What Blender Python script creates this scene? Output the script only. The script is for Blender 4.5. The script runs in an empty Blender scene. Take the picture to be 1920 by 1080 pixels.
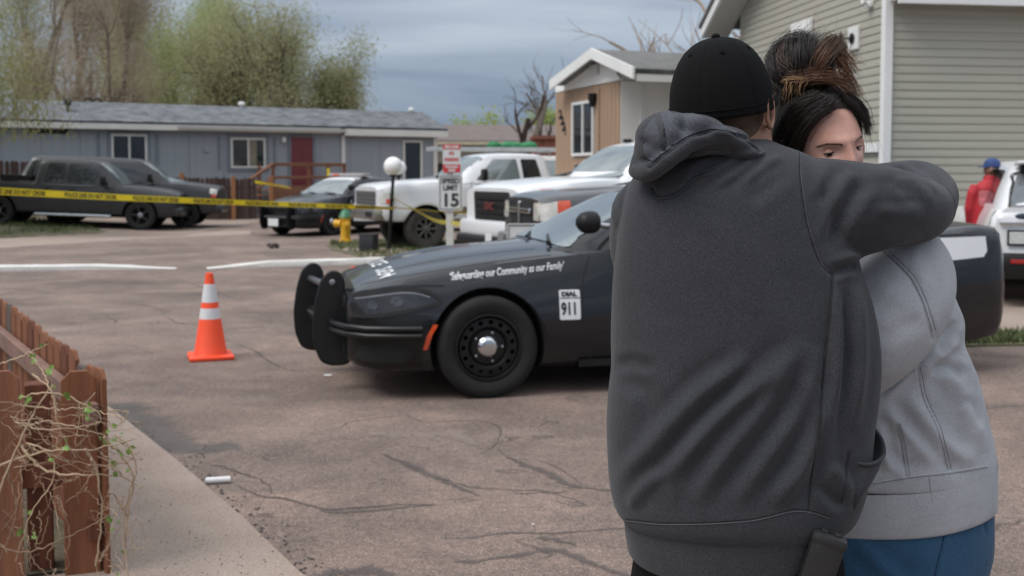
import bpy, bmesh, math, random
import numpy as np
from mathutils import Vector, Matrix
from mathutils.bvhtree import BVHTree

random.seed(7); RNG = np.random.default_rng(7)
SC = bpy.context.scene
COL = SC.collection

# ------------------------------------------------------------------ camera
CAM_Z = 1.58; FPX = 2000.0; PY = 440.0; PITCH = math.atan(114.0/2000.0)
cam_d = bpy.data.cameras.new('camera'); cam = bpy.data.objects.new('camera', cam_d); COL.objects.link(cam)
cam_d.sensor_width = 36.0; cam_d.lens = FPX/1920.0*36.0
cam_d.shift_y = -100.0/1920.0
cam_d.clip_end = 3000.0; cam_d.clip_start = 0.05
cam.location = (0, 0, CAM_Z); cam.rotation_euler = (math.pi/2-PITCH, 0, 0)
cam_d.dof.use_dof = True; cam_d.dof.focus_distance = 2.1; cam_d.dof.aperture_fstop = 6.0
SC.camera = cam

# ------------------------------------------------------------------ sky, sun, exposure
SUN_EL = math.radians(54); SUN_AZ = math.radians(240)     # azimuth: compass direction the light comes from (0 = +Y)
world = bpy.data.worlds.new('World'); SC.world = world; world.use_nodes = True
def build_world():
    nt = world.node_tree; N = nt.nodes; L = nt.links
    N.clear()
    out = N.new('ShaderNodeOutputWorld'); bg = N.new('ShaderNodeBackground'); bg.inputs['Strength'].default_value = 0.1
    sky = N.new('ShaderNodeTexSky'); sky.sky_type = 'NISHITA'; sky.sun_disc = False
    sky.sun_elevation = SUN_EL; sky.sun_rotation = SUN_AZ; sky.air_density = 1.0; sky.dust_density = 2.0
    tc = N.new('ShaderNodeTexCoord')
    sep = N.new('ShaderNodeSeparateXYZ'); L.new(tc.outputs['Generated'], sep.inputs[0])
    # overcast luminance: the even brightening of a clouded sky towards the zenith
    mr = N.new('ShaderNodeMapRange'); mr.inputs['From Min'].default_value = 0.0; mr.inputs['From Max'].default_value = 0.9
    mr.inputs['To Min'].default_value = 0.0; mr.inputs['To Max'].default_value = 1.0
    L.new(sep.outputs['Z'], mr.inputs['Value'])
    base = N.new('ShaderNodeMix'); base.data_type = 'RGBA'
    base.inputs['A'].default_value = (1.26, 1.70, 2.36, 1); base.inputs['B'].default_value = (8.6, 9.0, 9.5, 1)
    L.new(mr.outputs['Result'], base.inputs['Factor'])
    # stratus layers: noise on direction, stretched sideways
    mp = N.new('ShaderNodeMapping'); mp.inputs['Scale'].default_value = (1.6, 1.6, 9.0)
    L.new(tc.outputs['Generated'], mp.inputs['Vector'])
    nz = N.new('ShaderNodeTexNoise'); nz.inputs['Scale'].default_value = 1.5; nz.inputs['Detail'].default_value = 5.0
    nz.inputs['Roughness'].default_value = 0.5; nz.inputs['Distortion'].default_value = 0.35
    L.new(mp.outputs[0], nz.inputs['Vector'])
    cr = N.new('ShaderNodeValToRGB'); cr.color_ramp.elements[0].position = 0.37; cr.color_ramp.elements[1].position = 0.66
    cr.color_ramp.elements[0].color = (0.66, 0.71, 0.79, 1); cr.color_ramp.elements[1].color = (1.42, 1.36, 1.28, 1)
    L.new(nz.outputs['Fac'], cr.inputs['Fac'])
    mul = N.new('ShaderNodeMix'); mul.data_type = 'RGBA'; mul.blend_type = 'MULTIPLY'; mul.inputs['Factor'].default_value = 1.0
    L.new(base.outputs['Result'], mul.inputs['A']); L.new(cr.outputs['Color'], mul.inputs['B'])
    fin = N.new('ShaderNodeMix'); fin.data_type = 'RGBA'; fin.inputs['Factor'].default_value = 0.92
    L.new(sky.outputs['Color'], fin.inputs['A']); L.new(mul.outputs['Result'], fin.inputs['B'])
    L.new(fin.outputs['Result'], bg.inputs['Color']); L.new(bg.outputs[0], out.inputs['Surface'])
build_world()
sun_d = bpy.data.lights.new('sun', 'SUN'); sun = bpy.data.objects.new('sun', sun_d); COL.objects.link(sun)
sun_d.energy = 1.5; sun_d.angle = math.radians(28); sun_d.color = (1.0, 0.965, 0.92)
_sd = Vector((math.sin(SUN_AZ)*math.cos(SUN_EL), math.cos(SUN_AZ)*math.cos(SUN_EL), math.sin(SUN_EL)))
sun.rotation_euler = _sd.to_track_quat('Z', 'Y').to_euler(); sun.location = (0, 0, 30)
SC.view_settings.view_transform = 'Standard'; SC.view_settings.look = 'None'
SC.view_settings.exposure = 0.60; SC.view_settings.gamma = 1.0; SC.view_settings.use_curve_mapping = False
SC.cycles.use_denoising = True
SC.cycles.max_bounces = 6; SC.cycles.transparent_max_bounces = 8

# ------------------------------------------------------------------ pixel -> place
_cp, _sp = math.cos(PITCH), math.sin(PITCH)
def ray(u, v):
    a = (u-960.0)/FPX; b = (PY-v)/FPX
    return Vector((a, _cp+b*_sp, -_sp+b*_cp))
def G(u, v, z=0.0):
    r = ray(u, v); t = (z-CAM_Z)/r.z
    return Vector((0, 0, CAM_Z))+r*t
def P(u, v, D):
    r = ray(u, v); return Vector((0, 0, CAM_Z))+r*(D/r.y)
def proj(p):
    """(n,3) world points -> (n,2) photograph pixels"""
    p = np.asarray(p); x = p[:, 0]; y = p[:, 1]; z = p[:, 2]-CAM_Z
    f = y*_cp-z*_sp; up = y*_sp+z*_cp
    return np.stack([960+FPX*x/f, PY-FPX*up/f], 1)

# ------------------------------------------------------------------ objects
def tag(o, label=None, cat=None, group=None, kind=None):
    if label: o['label'] = label
    if cat: o['category'] = cat
    if group: o['group'] = group
    if kind: o['kind'] = kind
    return o
def empty(name, loc=(0, 0, 0), rz=0.0, parent=None):
    o = bpy.data.objects.new(name, None); COL.objects.link(o); o.location = loc; o.rotation_euler = (0, 0, rz)
    o.empty_display_size = 0.1
    if parent: o.parent = parent
    return o
def mesh_obj(name, me, mat=None, parent=None, smooth=None):
    if mat is not None:
        for m in (mat if isinstance(mat, (list, tuple)) else [mat]): me.materials.append(m)
    if smooth is not None:
        me.polygons.foreach_set('use_smooth', [True]*len(me.polygons))
        if smooth < 180: me.set_sharp_from_angle(angle=math.radians(smooth))
    o = bpy.data.objects.new(name, me); COL.objects.link(o)
    if parent: o.parent = parent
    return o
def pyobj(name, V, F, mat=None, parent=None, smooth=None):
    me = bpy.data.meshes.new(name); me.from_pydata([tuple(v) for v in V], [], [tuple(f) for f in F]); me.update()
    return mesh_obj(name, me, mat, parent, smooth)
def quads_obj(name, V, Q, mat=None, parent=None, smooth=None):
    """fast path: numpy verts, all-quad (or all-tri) faces"""
    V = np.asarray(V, dtype=np.float32); Q = np.asarray(Q, dtype=np.int32); k = Q.shape[1]
    me = bpy.data.meshes.new(name); me.vertices.add(len(V)); me.vertices.foreach_set('co', V.ravel())
    me.loops.add(Q.size); me.loops.foreach_set('vertex_index', Q.ravel())
    me.polygons.add(len(Q)); me.polygons.foreach_set('loop_start', np.arange(0, Q.size, k, dtype=np.int32))
    me.update(calc_edges=True); me.validate()
    return mesh_obj(name, me, mat, parent, smooth)

class MB:
    """collects shapes into one mesh"""
    def __init__(s): s.V = []; s.F = []
    def add(s, V, F):
        n = len(s.V); s.V += [tuple(v) for v in V]; s.F += [tuple(i+n for i in f) for f in F]; return s
    def box(s, c, d, rz=0.0, M=None):
        x, y, z = (k/2 for k in d); pts = [Vector((a*x, b*y, e*z)) for e in (-1, 1) for a, b in ((-1, -1), (1, -1), (1, 1), (-1, 1))]
        R = M if M is not None else Matrix.Rotation(rz, 3, 'Z')
        s.add([R @ p+Vector(c) for p in pts], [(3, 2, 1, 0), (4, 5, 6, 7), (0, 1, 5, 4), (1, 2, 6, 5), (2, 3, 7, 6), (3, 0, 4, 7)]); return s
    def bbox(s, c, d, b=0.01, rz=0.0, M=None):
        """box with chamfered edges"""
        bm = bmesh.new(); bmesh.ops.create_cube(bm, size=1.0)
        for v in bm.verts: v.co = Vector((v.co.x*d[0], v.co.y*d[1], v.co.z*d[2]))
        bmesh.ops.bevel(bm, geom=bm.edges[:], offset=min(b, min(d)*0.45), segments=2, affect='EDGES', profile=0.5)
        R = M if M is not None else Matrix.Rotation(rz, 3, 'Z')
        bm.verts.index_update()
        s.add([R @ v.co+Vector(c) for v in bm.verts], [[v.index for v in f.verts] for f in bm.faces]); bm.free(); return s
    def prism(s, poly, axis, a, b):
        """polygon (2-D) extruded along axis between a and b"""
        def q(p, t): return {'x': (t, p[0], p[1]), 'y': (p[0], t, p[1]), 'z': (p[0], p[1], t)}[axis]
        n = len(poly); V = [q(p, a) for p in poly]+[q(p, b) for p in poly]
        F = [tuple(range(n)), tuple(range(2*n-1, n-1, -1))]+[(i, i+n, (i+1) % n+n, (i+1) % n) for i in range(n)]
        s.add(V, F); return s
    def tube(s, pts, r, n=8, cap=True):
        pts = [Vector(p) for p in pts]; k = len(pts)
        if not hasattr(r, '__len__'): r = [r]*k
        V = []; F = []; prev = None
        for i, p in enumerate(pts):
            t = (pts[min(i+1, k-1)]-pts[max(i-1, 0)])
            t = t.normalized() if t.length > 1e-9 else Vector((0, 0, 1))
            if prev is None:
                a = t.cross(Vector((0, 0, 1)))
                if a.length < 1e-3: a = t.cross(Vector((1, 0, 0)))
                a.normalize()
            else:
                a = prev-t*prev.dot(t); a = a.normalized() if a.length > 1e-6 else t.orthogonal().normalized()
            prev = a; b = t.cross(a)
            for j in range(n):
                th = 2*math.pi*j/n; V.append(p+(a*math.cos(th)+b*math.sin(th))*r[i])
        for i in range(k-1):
            for j in range(n): F.append((i*n+j, i*n+(j+1) % n, (i+1)*n+(j+1) % n, (i+1)*n+j))
        if cap: F.append(tuple(range(n-1, -1, -1))); F.append(tuple((k-1)*n+j for j in range(n)))
        s.add(V, F); return s
    def lathe(s, prof, n=32, M=None, closed=False, cap=True):
        """prof: (radius, height) about z; M maps to place"""
        V = []; F = []; k = len(prof)
        for (r, h) in prof:
            for j in range(n):
                th = 2*math.pi*j/n; p = Vector((r*math.cos(th), r*math.sin(th), h)); V.append(M @ p if M is not None else p)
        for i in range(k if closed else k-1):
            i2 = (i+1) % k
            for j in range(n): F.append((i*n+j, i*n+(j+1) % n, i2*n+(j+1) % n, i2*n+j))
        if not closed and cap:
            if prof[0][0] > 1e-6: F.append(tuple(range(n-1, -1, -1)))
            if prof[-1][0] > 1e-6: F.append(tuple((k-1)*n+j for j in range(n)))
        s.add(V, F); return s
    def sphere(s, c, r, n=16, m=10, M=None):
        V = []; F = []
        if not hasattr(r, '__len__'): r = (r, r, r)
        for i in range(m+1):
            ph = math.pi*i/m
            for j in range(n):
                th = 2*math.pi*j/n; p = Vector((r[0]*math.sin(ph)*math.cos(th), r[1]*math.sin(ph)*math.sin(th), r[2]*math.cos(ph)))
                V.append((M @ p if M is not None else p)+Vector(c))
        for i in range(m):
            for j in range(n): F.append((i*n+j, (i+1)*n+j, (i+1)*n+(j+1) % n, i*n+(j+1) % n))
        s.add(V, F); return s
    def build(s, name, mat=None, parent=None, smooth=None, weld=False):
        me = bpy.data.meshes.new(name); me.from_pydata(s.V, [], s.F); me.update()
        if weld:
            bm = bmesh.new(); bm.from_mesh(me); bmesh.ops.remove_doubles(bm, verts=bm.verts, dist=1e-5)
            bmesh.ops.recalc_face_normals(bm, faces=bm.faces); bm.to_mesh(me); bm.free()
        return mesh_obj(name, me, mat, parent, smooth)

def copy_tree(o, parent=None):
    c = o.copy(); COL.objects.link(c); c.parent = parent
    for ch in o.children: copy_tree(ch, c)
    return c

# ------------------------------------------------------------------ materials
_MATS = {}
def mat(name, col, rough=0.7, var=0.12, vs=4.0, bump=0.0, bs=60.0, metal=0.0, spec=0.5, coat=0.0, speck=0.0, ss=300.0, ior=1.5, trans=0.0, emit=0.0, col2=None, stretch=None, alpha=1.0, sheen=0.0):
    if name in _MATS: return _MATS[name]
    m = bpy.data.materials.new(name); m.use_nodes = True; nt = m.node_tree; N = nt.nodes; L = nt.links
    b = N['Principled BSDF']
    b.inputs['Roughness'].default_value = rough; b.inputs['Metallic'].default_value = metal; b.inputs['IOR'].default_value = ior
    b.inputs['Specular IOR Level'].default_value = spec; b.inputs['Coat Weight'].default_value = coat; b.inputs['Coat Roughness'].default_value = 0.04
    b.inputs['Transmission Weight'].default_value = trans; b.inputs['Alpha'].default_value = alpha
    if sheen: b.inputs['Sheen Weight'].default_value = sheen; b.inputs['Sheen Roughness'].default_value = 0.6
    if emit: b.inputs['Emission Color'].default_value = (*col, 1); b.inputs['Emission Strength'].default_value = emit
    tc = N.new('ShaderNodeTexCoord'); vec = tc.outputs['Object']
    if stretch:
        mp = N.new('ShaderNodeMapping'); mp.inputs['Scale'].default_value = stretch; L.new(vec, mp.inputs['Vector']); vec = mp.outputs[0]
    c2 = col2 if col2 else tuple(min(1, c*(1+var)) for c in col); c1 = col if col2 else tuple(c*(1-var) for c in col)
    nz = N.new('ShaderNodeTexNoise'); nz.inputs['Scale'].default_value = vs; nz.inputs['Detail'].default_value = 6; nz.inputs['Roughness'].default_value = 0.6
    L.new(vec, nz.inputs['Vector'])
    cr = N.new('ShaderNodeValToRGB'); cr.color_ramp.elements[0].position = 0.3; cr.color_ramp.elements[1].position = 0.7
    cr.color_ramp.elements[0].color = (*c1, 1); cr.color_ramp.elements[1].color = (*c2, 1)
    L.new(nz.outputs['Fac'], cr.inputs['Fac']); colo = cr.outputs['Color']
    if speck:
        n2 = N.new('ShaderNodeTexNoise'); n2.inputs['Scale'].default_value = ss; n2.inputs['Detail'].default_value = 2
        L.new(tc.outputs['Object'], n2.inputs['Vector'])
        r2 = N.new('ShaderNodeMapRange'); r2.inputs['From Min'].default_value = 0.3; r2.inputs['From Max'].default_value = 0.7
        r2.inputs['To Min'].default_value = 1-speck; r2.inputs['To Max'].default_value = 1+speck; L.new(n2.outputs['Fac'], r2.inputs['Value'])
        mx = N.new('ShaderNodeMix'); mx.data_type = 'RGBA'; mx.blend_type = 'MULTIPLY'; mx.inputs['Factor'].default_value = 1
        L.new(colo, mx.inputs['A']); L.new(r2.outputs['Result'], mx.inputs['B']); colo = mx.outputs['Result']
    L.new(colo, b.inputs['Base Color'])
    if bump:
        n3 = N.new('ShaderNodeTexNoise'); n3.inputs['Scale'].default_value = bs; n3.inputs['Detail'].default_value = 4; L.new(vec, n3.inputs['Vector'])
        bp = N.new('ShaderNodeBump'); bp.inputs['Strength'].default_value = bump; bp.inputs['Distance'].default_value = 0.01
        L.new(n3.outputs['Fac'], bp.inputs['Height']); L.new(bp.outputs[0], b.inputs['Normal'])
    _MATS[name] = m; return m

# ------------------------------------------------------------------ lettering
_DG = None
def text_mesh(txt, size=1.0, shear=0.0, bold=0.0, spacing=1.0, align='LEFT', vscale=1.0):
    """2-D lettering -> (verts Nx2, faces)"""
    cu = bpy.data.curves.new('lettering', 'FONT'); cu.body = txt; cu.size = size; cu.shear = shear; cu.offset = bold
    cu.space_character = spacing; cu.align_x = align; cu.resolution_u = 3; cu.fill_mode = 'BOTH'
    o = bpy.data.objects.new('lettering', cu); COL.objects.link(o)
    dg = bpy.context.evaluated_depsgraph_get(); dg.update()
    me = bpy.data.meshes.new_from_object(o.evaluated_get(dg))
    V = [(v.co.x, v.co.y*vscale) for v in me.vertices]; F = [tuple(p.vertices) for p in me.polygons]
    bpy.data.objects.remove(o); bpy.data.curves.remove(cu); bpy.data.meshes.remove(me)
    return V, F

# ------------------------------------------------------------------ modifiers evaluated to plain meshes
def evaluated(o):
    dg = bpy.context.evaluated_depsgraph_get(); dg.update()
    return bpy.data.meshes.new_from_object(o.evaluated_get(dg))
def fuse(mb, voxel, smooth=4, fac=0.5):
    """several closed shapes -> one continuous skin (numpy verts, quads)"""
    o = mb.build('fuse_tmp')
    m = o.modifiers.new('r', 'REMESH'); m.mode = 'VOXEL'; m.voxel_size = voxel; m.use_smooth_shade = True
    if smooth:
        s = o.modifiers.new('s', 'SMOOTH'); s.factor = fac; s.iterations = smooth
    me = evaluated(o); bpy.data.objects.remove(o)
    return me
def me_arrays(me):
    n = len(me.vertices); V = np.empty(n*3, np.float32); me.vertices.foreach_get('co', V)
    Nn = np.empty(n*3, np.float32); me.vertex_normals.foreach_get('vector', Nn)
    return V.reshape(-1, 3).astype(float), Nn.reshape(-1, 3).astype(float)
def me_set(me, V):
    me.vertices.foreach_set('co', np.asarray(V, np.float32).ravel()); me.update()
def polydist(q, line):
    """distance of (n,2) points to a polyline, and position 0..1 along it"""
    q = np.asarray(q, float); best = np.full(len(q), 1e9); par = np.zeros(len(q)); L = np.asarray(line, float)
    seg = np.linalg.norm(L[1:]-L[:-1], axis=1); tot = seg.sum(); acc = 0
    for i in range(len(L)-1):
        d = L[i+1]-L[i]; t = np.clip(((q-L[i]) @ d)/max(d @ d, 1e-9), 0, 1)
        dist = np.linalg.norm(q-(L[i]+t[:, None]*d), axis=1); m = dist < best
        best[m] = dist[m]; par[m] = (acc+t[m]*seg[i])/tot; acc += seg[i]
    return best, par
def smoothline(pts, n=40):
    """Catmull-Rom through control points"""
    p = np.asarray(pts, float); k = len(p)
    if k < 3: t = np.linspace(0, 1, n)[:, None]; return p[0]*(1-t)+p[-1]*t
    q = np.vstack([2*p[0]-p[1], p, 2*p[-1]-p[-2]]); out = []
    for s in np.linspace(0, k-1, n):
        i = min(int(s), k-2); t = s-i; a, b, c, d = q[i], q[i+1], q[i+2], q[i+3]
        out.append(0.5*((2*b)+(c-a)*t+(2*a-5*b+4*c-d)*t*t+(3*b-a-3*c+d)*t**3))
    return np.array(out)
# ================================================================== materials of the place
M_WHITE = mat('white_paint', (0.72, 0.72, 0.70), 0.5, 0.05, 2.0)
M_TRIM = mat('trim_white', (0.66, 0.65, 0.60), 0.55, 0.06, 1.5)
M_BLACK = mat('black_plastic', (0.0085, 0.0085, 0.009), 0.5, 0.2, 5, spec=0.3)
M_DARK = mat('dark_recess', (0.010, 0.010, 0.011), 0.8, 0.2, 5)
M_CHROME = mat('chrome', (0.62, 0.63, 0.65), 0.15, 0.05, 3, metal=1.0)
M_STEEL = mat('dull_steel', (0.32, 0.32, 0.33), 0.4, 0.1, 8, metal=0.9)
M_GLASS_D = mat('dark_glass', (0.018, 0.022, 0.024), 0.04, 0.3, 1.5, ior=1.55, spec=0.6)
M_GLASS = mat('car_glass', (0.15, 0.18, 0.18), 0.03, 0.35, 1.2, ior=1.9, spec=0.75)
M_CONC = mat('concrete', (0.265, 0.205, 0.168), 0.9, 0.14, 1.6, bump=0.35, bs=110, speck=0.28, ss=150, col2=(0.335, 0.268, 0.222))
M_GRASSY = mat('turf_soil', (0.075, 0.085, 0.035), 0.95, 0.3, 1.6, bump=0.5, bs=30, col2=(0.15, 0.125, 0.075))
M_DIRT = mat('dirt', (0.24, 0.185, 0.15), 0.95, 0.2, 0.6, bump=0.4, bs=25, speck=0.2, ss=60)
M_BLADE = mat('grass_blade', (0.095, 0.118, 0.042), 0.7, 0.4, 6)
M_GRIT = mat('grit_dark', (0.062, 0.055, 0.052), 0.9, 0.3, 6.0)

def asphalt():
    m = bpy.data.materials.new('asphalt'); m.use_nodes = True; nt = m.node_tree; N = nt.nodes; L = nt.links; b = N['Principled BSDF']
    b.inputs['Roughness'].default_value = 0.88; b.inputs['Specular IOR Level'].default_value = 0.35
    tc = N.new('ShaderNodeTexCoord')
    def noise(sc, det=5, ro=0.6, dist=0.0, vec=None):
        n = N.new('ShaderNodeTexNoise'); n.inputs['Scale'].default_value = sc; n.inputs['Detail'].default_value = det
        n.inputs['Roughness'].default_value = ro; n.inputs['Distortion'].default_value = dist
        L.new(vec or tc.outputs['Object'], n.inputs['Vector']); return n.outputs['Fac']
    def ramp(f, p0, c0, p1, c1):
        r = N.new('ShaderNodeValToRGB'); r.color_ramp.elements[0].position = p0; r.color_ramp.elements[1].position = p1
        r.color_ramp.elements[0].color = (*c0, 1); r.color_ramp.elements[1].color = (*c1, 1); L.new(f, r.inputs['Fac']); return r.outputs['Color']
    def mix(a, bb, f, mode='MIX'):
        x = N.new('ShaderNodeMix'); x.data_type = 'RGBA'; x.blend_type = mode
        if isinstance(f, float): x.inputs['Factor'].default_value = f
        else: L.new(f, x.inputs['Factor'])
        L.new(a, x.inputs['A']); L.new(bb, x.inputs['B']); return x.outputs['Result']
    base = ramp(noise(0.6, 8, 0.66, 0.5), 0.30, (0.128, 0.100, 0.090), 0.70, (0.275, 0.215, 0.185))
    base = mix(base, ramp(noise(2.7, 6, 0.65, 0.3), 0.30, (0.80, 0.80, 0.81), 0.72, (1.20, 1.18, 1.16)), 1.0, 'MULTIPLY')
    # long worn streaks along the lane (x direction)
    mp = N.new('ShaderNodeMapping'); mp.inputs['Scale'].default_value = (0.35, 1.1, 1); mp.inputs['Rotation'].default_value = (0, 0, 0.12)
    L.new(tc.outputs['Object'], mp.inputs['Vector'])
    streak = ramp(noise(1.1, 5, 0.6, 0.6, mp.outputs[0]), 0.38, (0.88, 0.885, 0.90), 0.66, (1.12, 1.10, 1.08))
    c = mix(base, streak, 1.0, 'MULTIPLY')
    # stones in the surface, three sizes so they read near and far
    for sc, lo, hi in ((190.0, 0.42, 1.70), (75.0, 0.66, 1.38), (26.0, 0.82, 1.20)):
        st = ramp(noise(sc, 2, 0.5), 0.34, (lo, lo, lo), 0.70, (hi, hi*0.985, hi*0.97))
        c = mix(c, st, 1.0, 'MULTIPLY')
    # dark oily blots
    bl = ramp(noise(0.9, 7, 0.7, 0.8), 0.60, (1, 1, 1), 0.78, (0.55, 0.55, 0.57)); c = mix(c, bl, 1.0, 'MULTIPLY')
    L.new(c, b.inputs['Base Color'])
    bp = N.new('ShaderNodeBump'); bp.inputs['Strength'].default_value = 0.7; bp.inputs['Distance'].default_value = 0.008
    L.new(noise(120.0, 5, 0.75), bp.inputs['Height']); L.new(bp.outputs[0], b.inputs['Normal'])
    return m
M_ASPH = asphalt()

def sheet(name, pts, z, m, thick=0.0, kind='structure', parent=None):
    mb = MB()
    if thick: mb.prism([(p[0], p[1]) for p in pts], 'z', z-thick, z)
    else: mb.add([(p[0], p[1], z) for p in pts], [tuple(range(len(pts)))])
    o = mb.build(name, m, parent, weld=bool(thick))
    if not parent: tag(o, kind=kind)
    return o
sheet('ground', [(-900, -60), (900, -60), (900, 1600), (-900, 1600)], -0.012, M_DIRT)
road = sheet('road', [(-34, -14), (34, -14), (34, 25.0), (9, 27.5), (-1, 31), (-9.6, 36.3), (-16, 32), (-34, 26)], 0.0, M_ASPH)

def gp(*uv): return [G(u, v)[:2] for u, v in uv]
# near pavement beside the picket fence
sw = gp((700, 1180), (560, 1080), (452, 975), (330, 868), (205, 768))
d = Vector(sw[-1])-Vector(sw[0]); d.normalize(); nrm = Vector((-d.y, d.x))
sidewalk = sheet('sidewalk', [tuple(Vector(sw[0])-d*3.4)]+sw+[tuple(Vector(sw[-1])+nrm*3.0), tuple(Vector(sw[0])-d*3.4+nrm*3.2)], 0.022, M_CONC, 0.03)
# crumbs of asphalt along the pavement edge
def crumbs(name, line, n, spread, smin, smax, m, seed, parent=None):
    r = np.random.default_rng(seed); V = []; F = []; L = smoothline(line, 60)
    for i in range(n):
        p = L[r.integers(0, 60)]+r.normal(0, spread, 2); s = r.uniform(smin, smax)
        k = len(V); a = r.uniform(0, 6.28); h = s*r.uniform(0.3, 0.7)
        for j in range(4): V.append((p[0]+s*math.cos(a+j*1.57+r.uniform(-.3, .3)), p[1]+s*math.sin(a+j*1.57), 0.0))
        V.append((p[0], p[1], h)); F += [(k+j, k+(j+1) % 4, k+4) for j in range(4)]
    o = pyobj(name, V, F, m, parent)
    return o
cr = crumbs('loose_grit', [p for p in sw], 420, 0.07, 0.003, 0.011, M_GRIT, 3); cr.location.z = 0.003
tag(cr, 'dark crumbs of broken asphalt along the pavement edge', 'grit', kind='stuff')
cr = crumbs('pavement_grit', [(p[0]-0.22, p[1]-0.12) for p in sw], 240, 0.16, 0.002, 0.006, M_GRIT, 4); cr.location.z = 0.023
tag(cr, 'dark specks of grit scattered over the concrete pavement', 'grit', kind='stuff')

# far pavement, lawn and verge
sheet('far_sidewalk', gp((-260, 480), (0, 466), (200, 453), (330, 446), (470, 440), (470, 433), (330, 436), (190, 441), (0, 447), (-260, 452)), 0.006, M_CONC)
def slope_z(x, y):
    a = min(1.0, max(0.0, (y-26.6)/1.6)); a = a*a*(3-2*a); return 0.045*max(0.0, min(9.0, -9.6-x))*a
def rise(name, x0, x1, y0, y1, m, dz, inside=None):
    nx, ny = 40, 26; V = []; F = []
    for i in range(nx+1):
        for j in range(ny+1):
            x = x0+(x1-x0)*i/nx; y = y0+(y1-y0)*j/ny; V.append((x, y, slope_z(x, y)+dz))
    for i in range(nx):
        for j in range(ny):
            if inside and not inside(x0+(x1-x0)*(i+.5)/nx, y0+(y1-y0)*(j+.5)/ny): continue
            F.append((i*(ny+1)+j, (i+1)*(ny+1)+j, (i+1)*(ny+1)+j+1, i*(ny+1)+j+1))
    tag(pyobj(name, V, F, m, smooth=180), kind='structure')
rise('dirt_slope', -26, -8.4, 26.6, 36.0, M_DIRT, 0.008)
LAWN = gp((-260, 451), (0, 446), (195, 440), (150, 427), (0, 414), (-260, 405))
def in_poly(p, x, y):
    c = False
    for i in range(len(p)):
        a, b = p[i], p[i-1]
        if (a[1] > y) != (b[1] > y) and x < (b[0]-a[0])*(y-a[1])/(b[1]-a[1])+a[0]: c = not c
    return c
rise('lawn', -26, -9.5, 25.6, 31.5, M_GRASSY, 0.020, lambda x, y: in_poly(LAWN, x, y))
sheet('verge', gp((612, 462), (628, 470), (690, 486), (800, 490), (1000, 486), (1000, 452), (760, 447), (620, 452)), 0.02, M_GRASSY, 0.03)
sheet('footpath', gp((640, 470), (688, 482), (770, 481), (760, 466), (660, 462)), 0.026, M_CONC)
sheet('side_verge', gp((1780, 652), (2300, 640), (2300, 618), (1815, 625)), 0.02, M_GRASSY, 0.03)
sheet('driveway', gp((1780, 622), (2400, 615), (2400, 520), (1750, 540)), 0.006, M_CONC)

def grass(name, poly_px, n, hmin, hmax, seed, label, z=0.02):
    pts = [Vector(p) for p in gp(*poly_px)]; r = np.random.default_rng(seed); V = []; F = []
    xs = [p.x for p in pts]; ys = [p.y for p in pts]
    def inside(x, y):
        c = False
        for i in range(len(pts)):
            a, b = pts[i], pts[i-1]
            if (a.y > y) != (b.y > y) and x < (b.x-a.x)*(y-a.y)/(b.y-a.y)+a.x: c = not c
        return c
    k = 0; tries = 0
    while k < n and tries < n*8:
        tries += 1
        x = r.uniform(min(xs), max(xs)); y = r.uniform(min(ys), max(ys))
        if not inside(x, y): continue
        if math.sin(x*2.3+seed)*math.sin(y*3.1)+r.uniform(-1, 1) < -0.35: continue
        h = r.uniform(hmin, hmax); a = r.uniform(0, 6.28); w = h*0.16; lx, ly = r.normal(0, h*0.4, 2)
        zz = z+slope_z(x, y); i = len(V); V += [(x-w*math.cos(a), y-w*math.sin(a), zz), (x+w*math.cos(a), y+w*math.sin(a), zz), (x+lx, y+ly, zz+h)]; F.append((i, i+1, i+2)); k += 1
    o = pyobj(name, V, F, M_BLADE); tag(o, label, 'grass', kind='stuff')
grass('lawn_grass', [(-200, 449), (0, 445), (190, 439), (150, 428), (0, 416), (-200, 408)], 7000, 0.04, 0.11, 1, 'short green grass in front of the black pickup truck', 0.03)
grass('verge_grass', [(618, 463), (690, 486), (800, 490), (1000, 486), (1000, 455), (620, 453)], 5200, 0.03, 0.10, 2, 'patchy grass around the hydrant and speed limit sign')
grass('side_grass', [(1785, 651), (2200, 640), (2200, 620), (1818, 626)], 4200, 0.03, 0.08, 5, 'strip of green grass behind the tail of the police sedan')

# white painted kerbs
def kerb(name, p0, p1, w, h, taper0, taper1, label):
    a = Vector(p0[:2]); b = Vector(p1[:2]); L = (b-a).length; e = (b-a)/L; nn = Vector((-e.y, e.x)); n = int(L/0.25)
    r = np.random.default_rng(5); V = []; F = []; k = 6
    for i in range(n+1):
        t = i/n*L; f = 1.0
        if taper0: f = min(f, max(0.06, t/taper0))
        if taper1: f = min(f, max(0.06, (L-t)/taper1))
        c = a+e*t; j = r.normal(0, 0.006)
        for (y, z) in ((-w, -0.01), (-w, h*0.75*f), (-w*0.8, h*f), (w*0.8, h*f), (w, h*0.75*f), (w, -0.01)):
            q = c+nn*(y+j); V.append((q.x, q.y, z+(r.normal(0, 0.003) if z > 0 else 0)))
    for i in range(n):
        for j in range(k-1): F.append((i*k+j, i*k+j+1, (i+1)*k+j+1, (i+1)*k+j))
    F.append(tuple(range(k))); F.append(tuple(n*k+j for j in range(k-1, -1, -1)))
    o = pyobj(name, V, F, mat('kerb_paint', (0.62, 0.61, 0.57), 0.75, 0.12, 1.2, bump=0.3, bs=40, col2=(0.70, 0.69, 0.66), speck=0.1, ss=30), smooth=40)
    tag(o, kind='structure')
kerb('kerb_left', G(-400, 512), G(330, 503), 0.11, 0.085, 0, 1.2, '')
kerb('kerb_middle', G(388, 503), G(980, 486), 0.10, 0.10, 1.0, 0, '')

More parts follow.
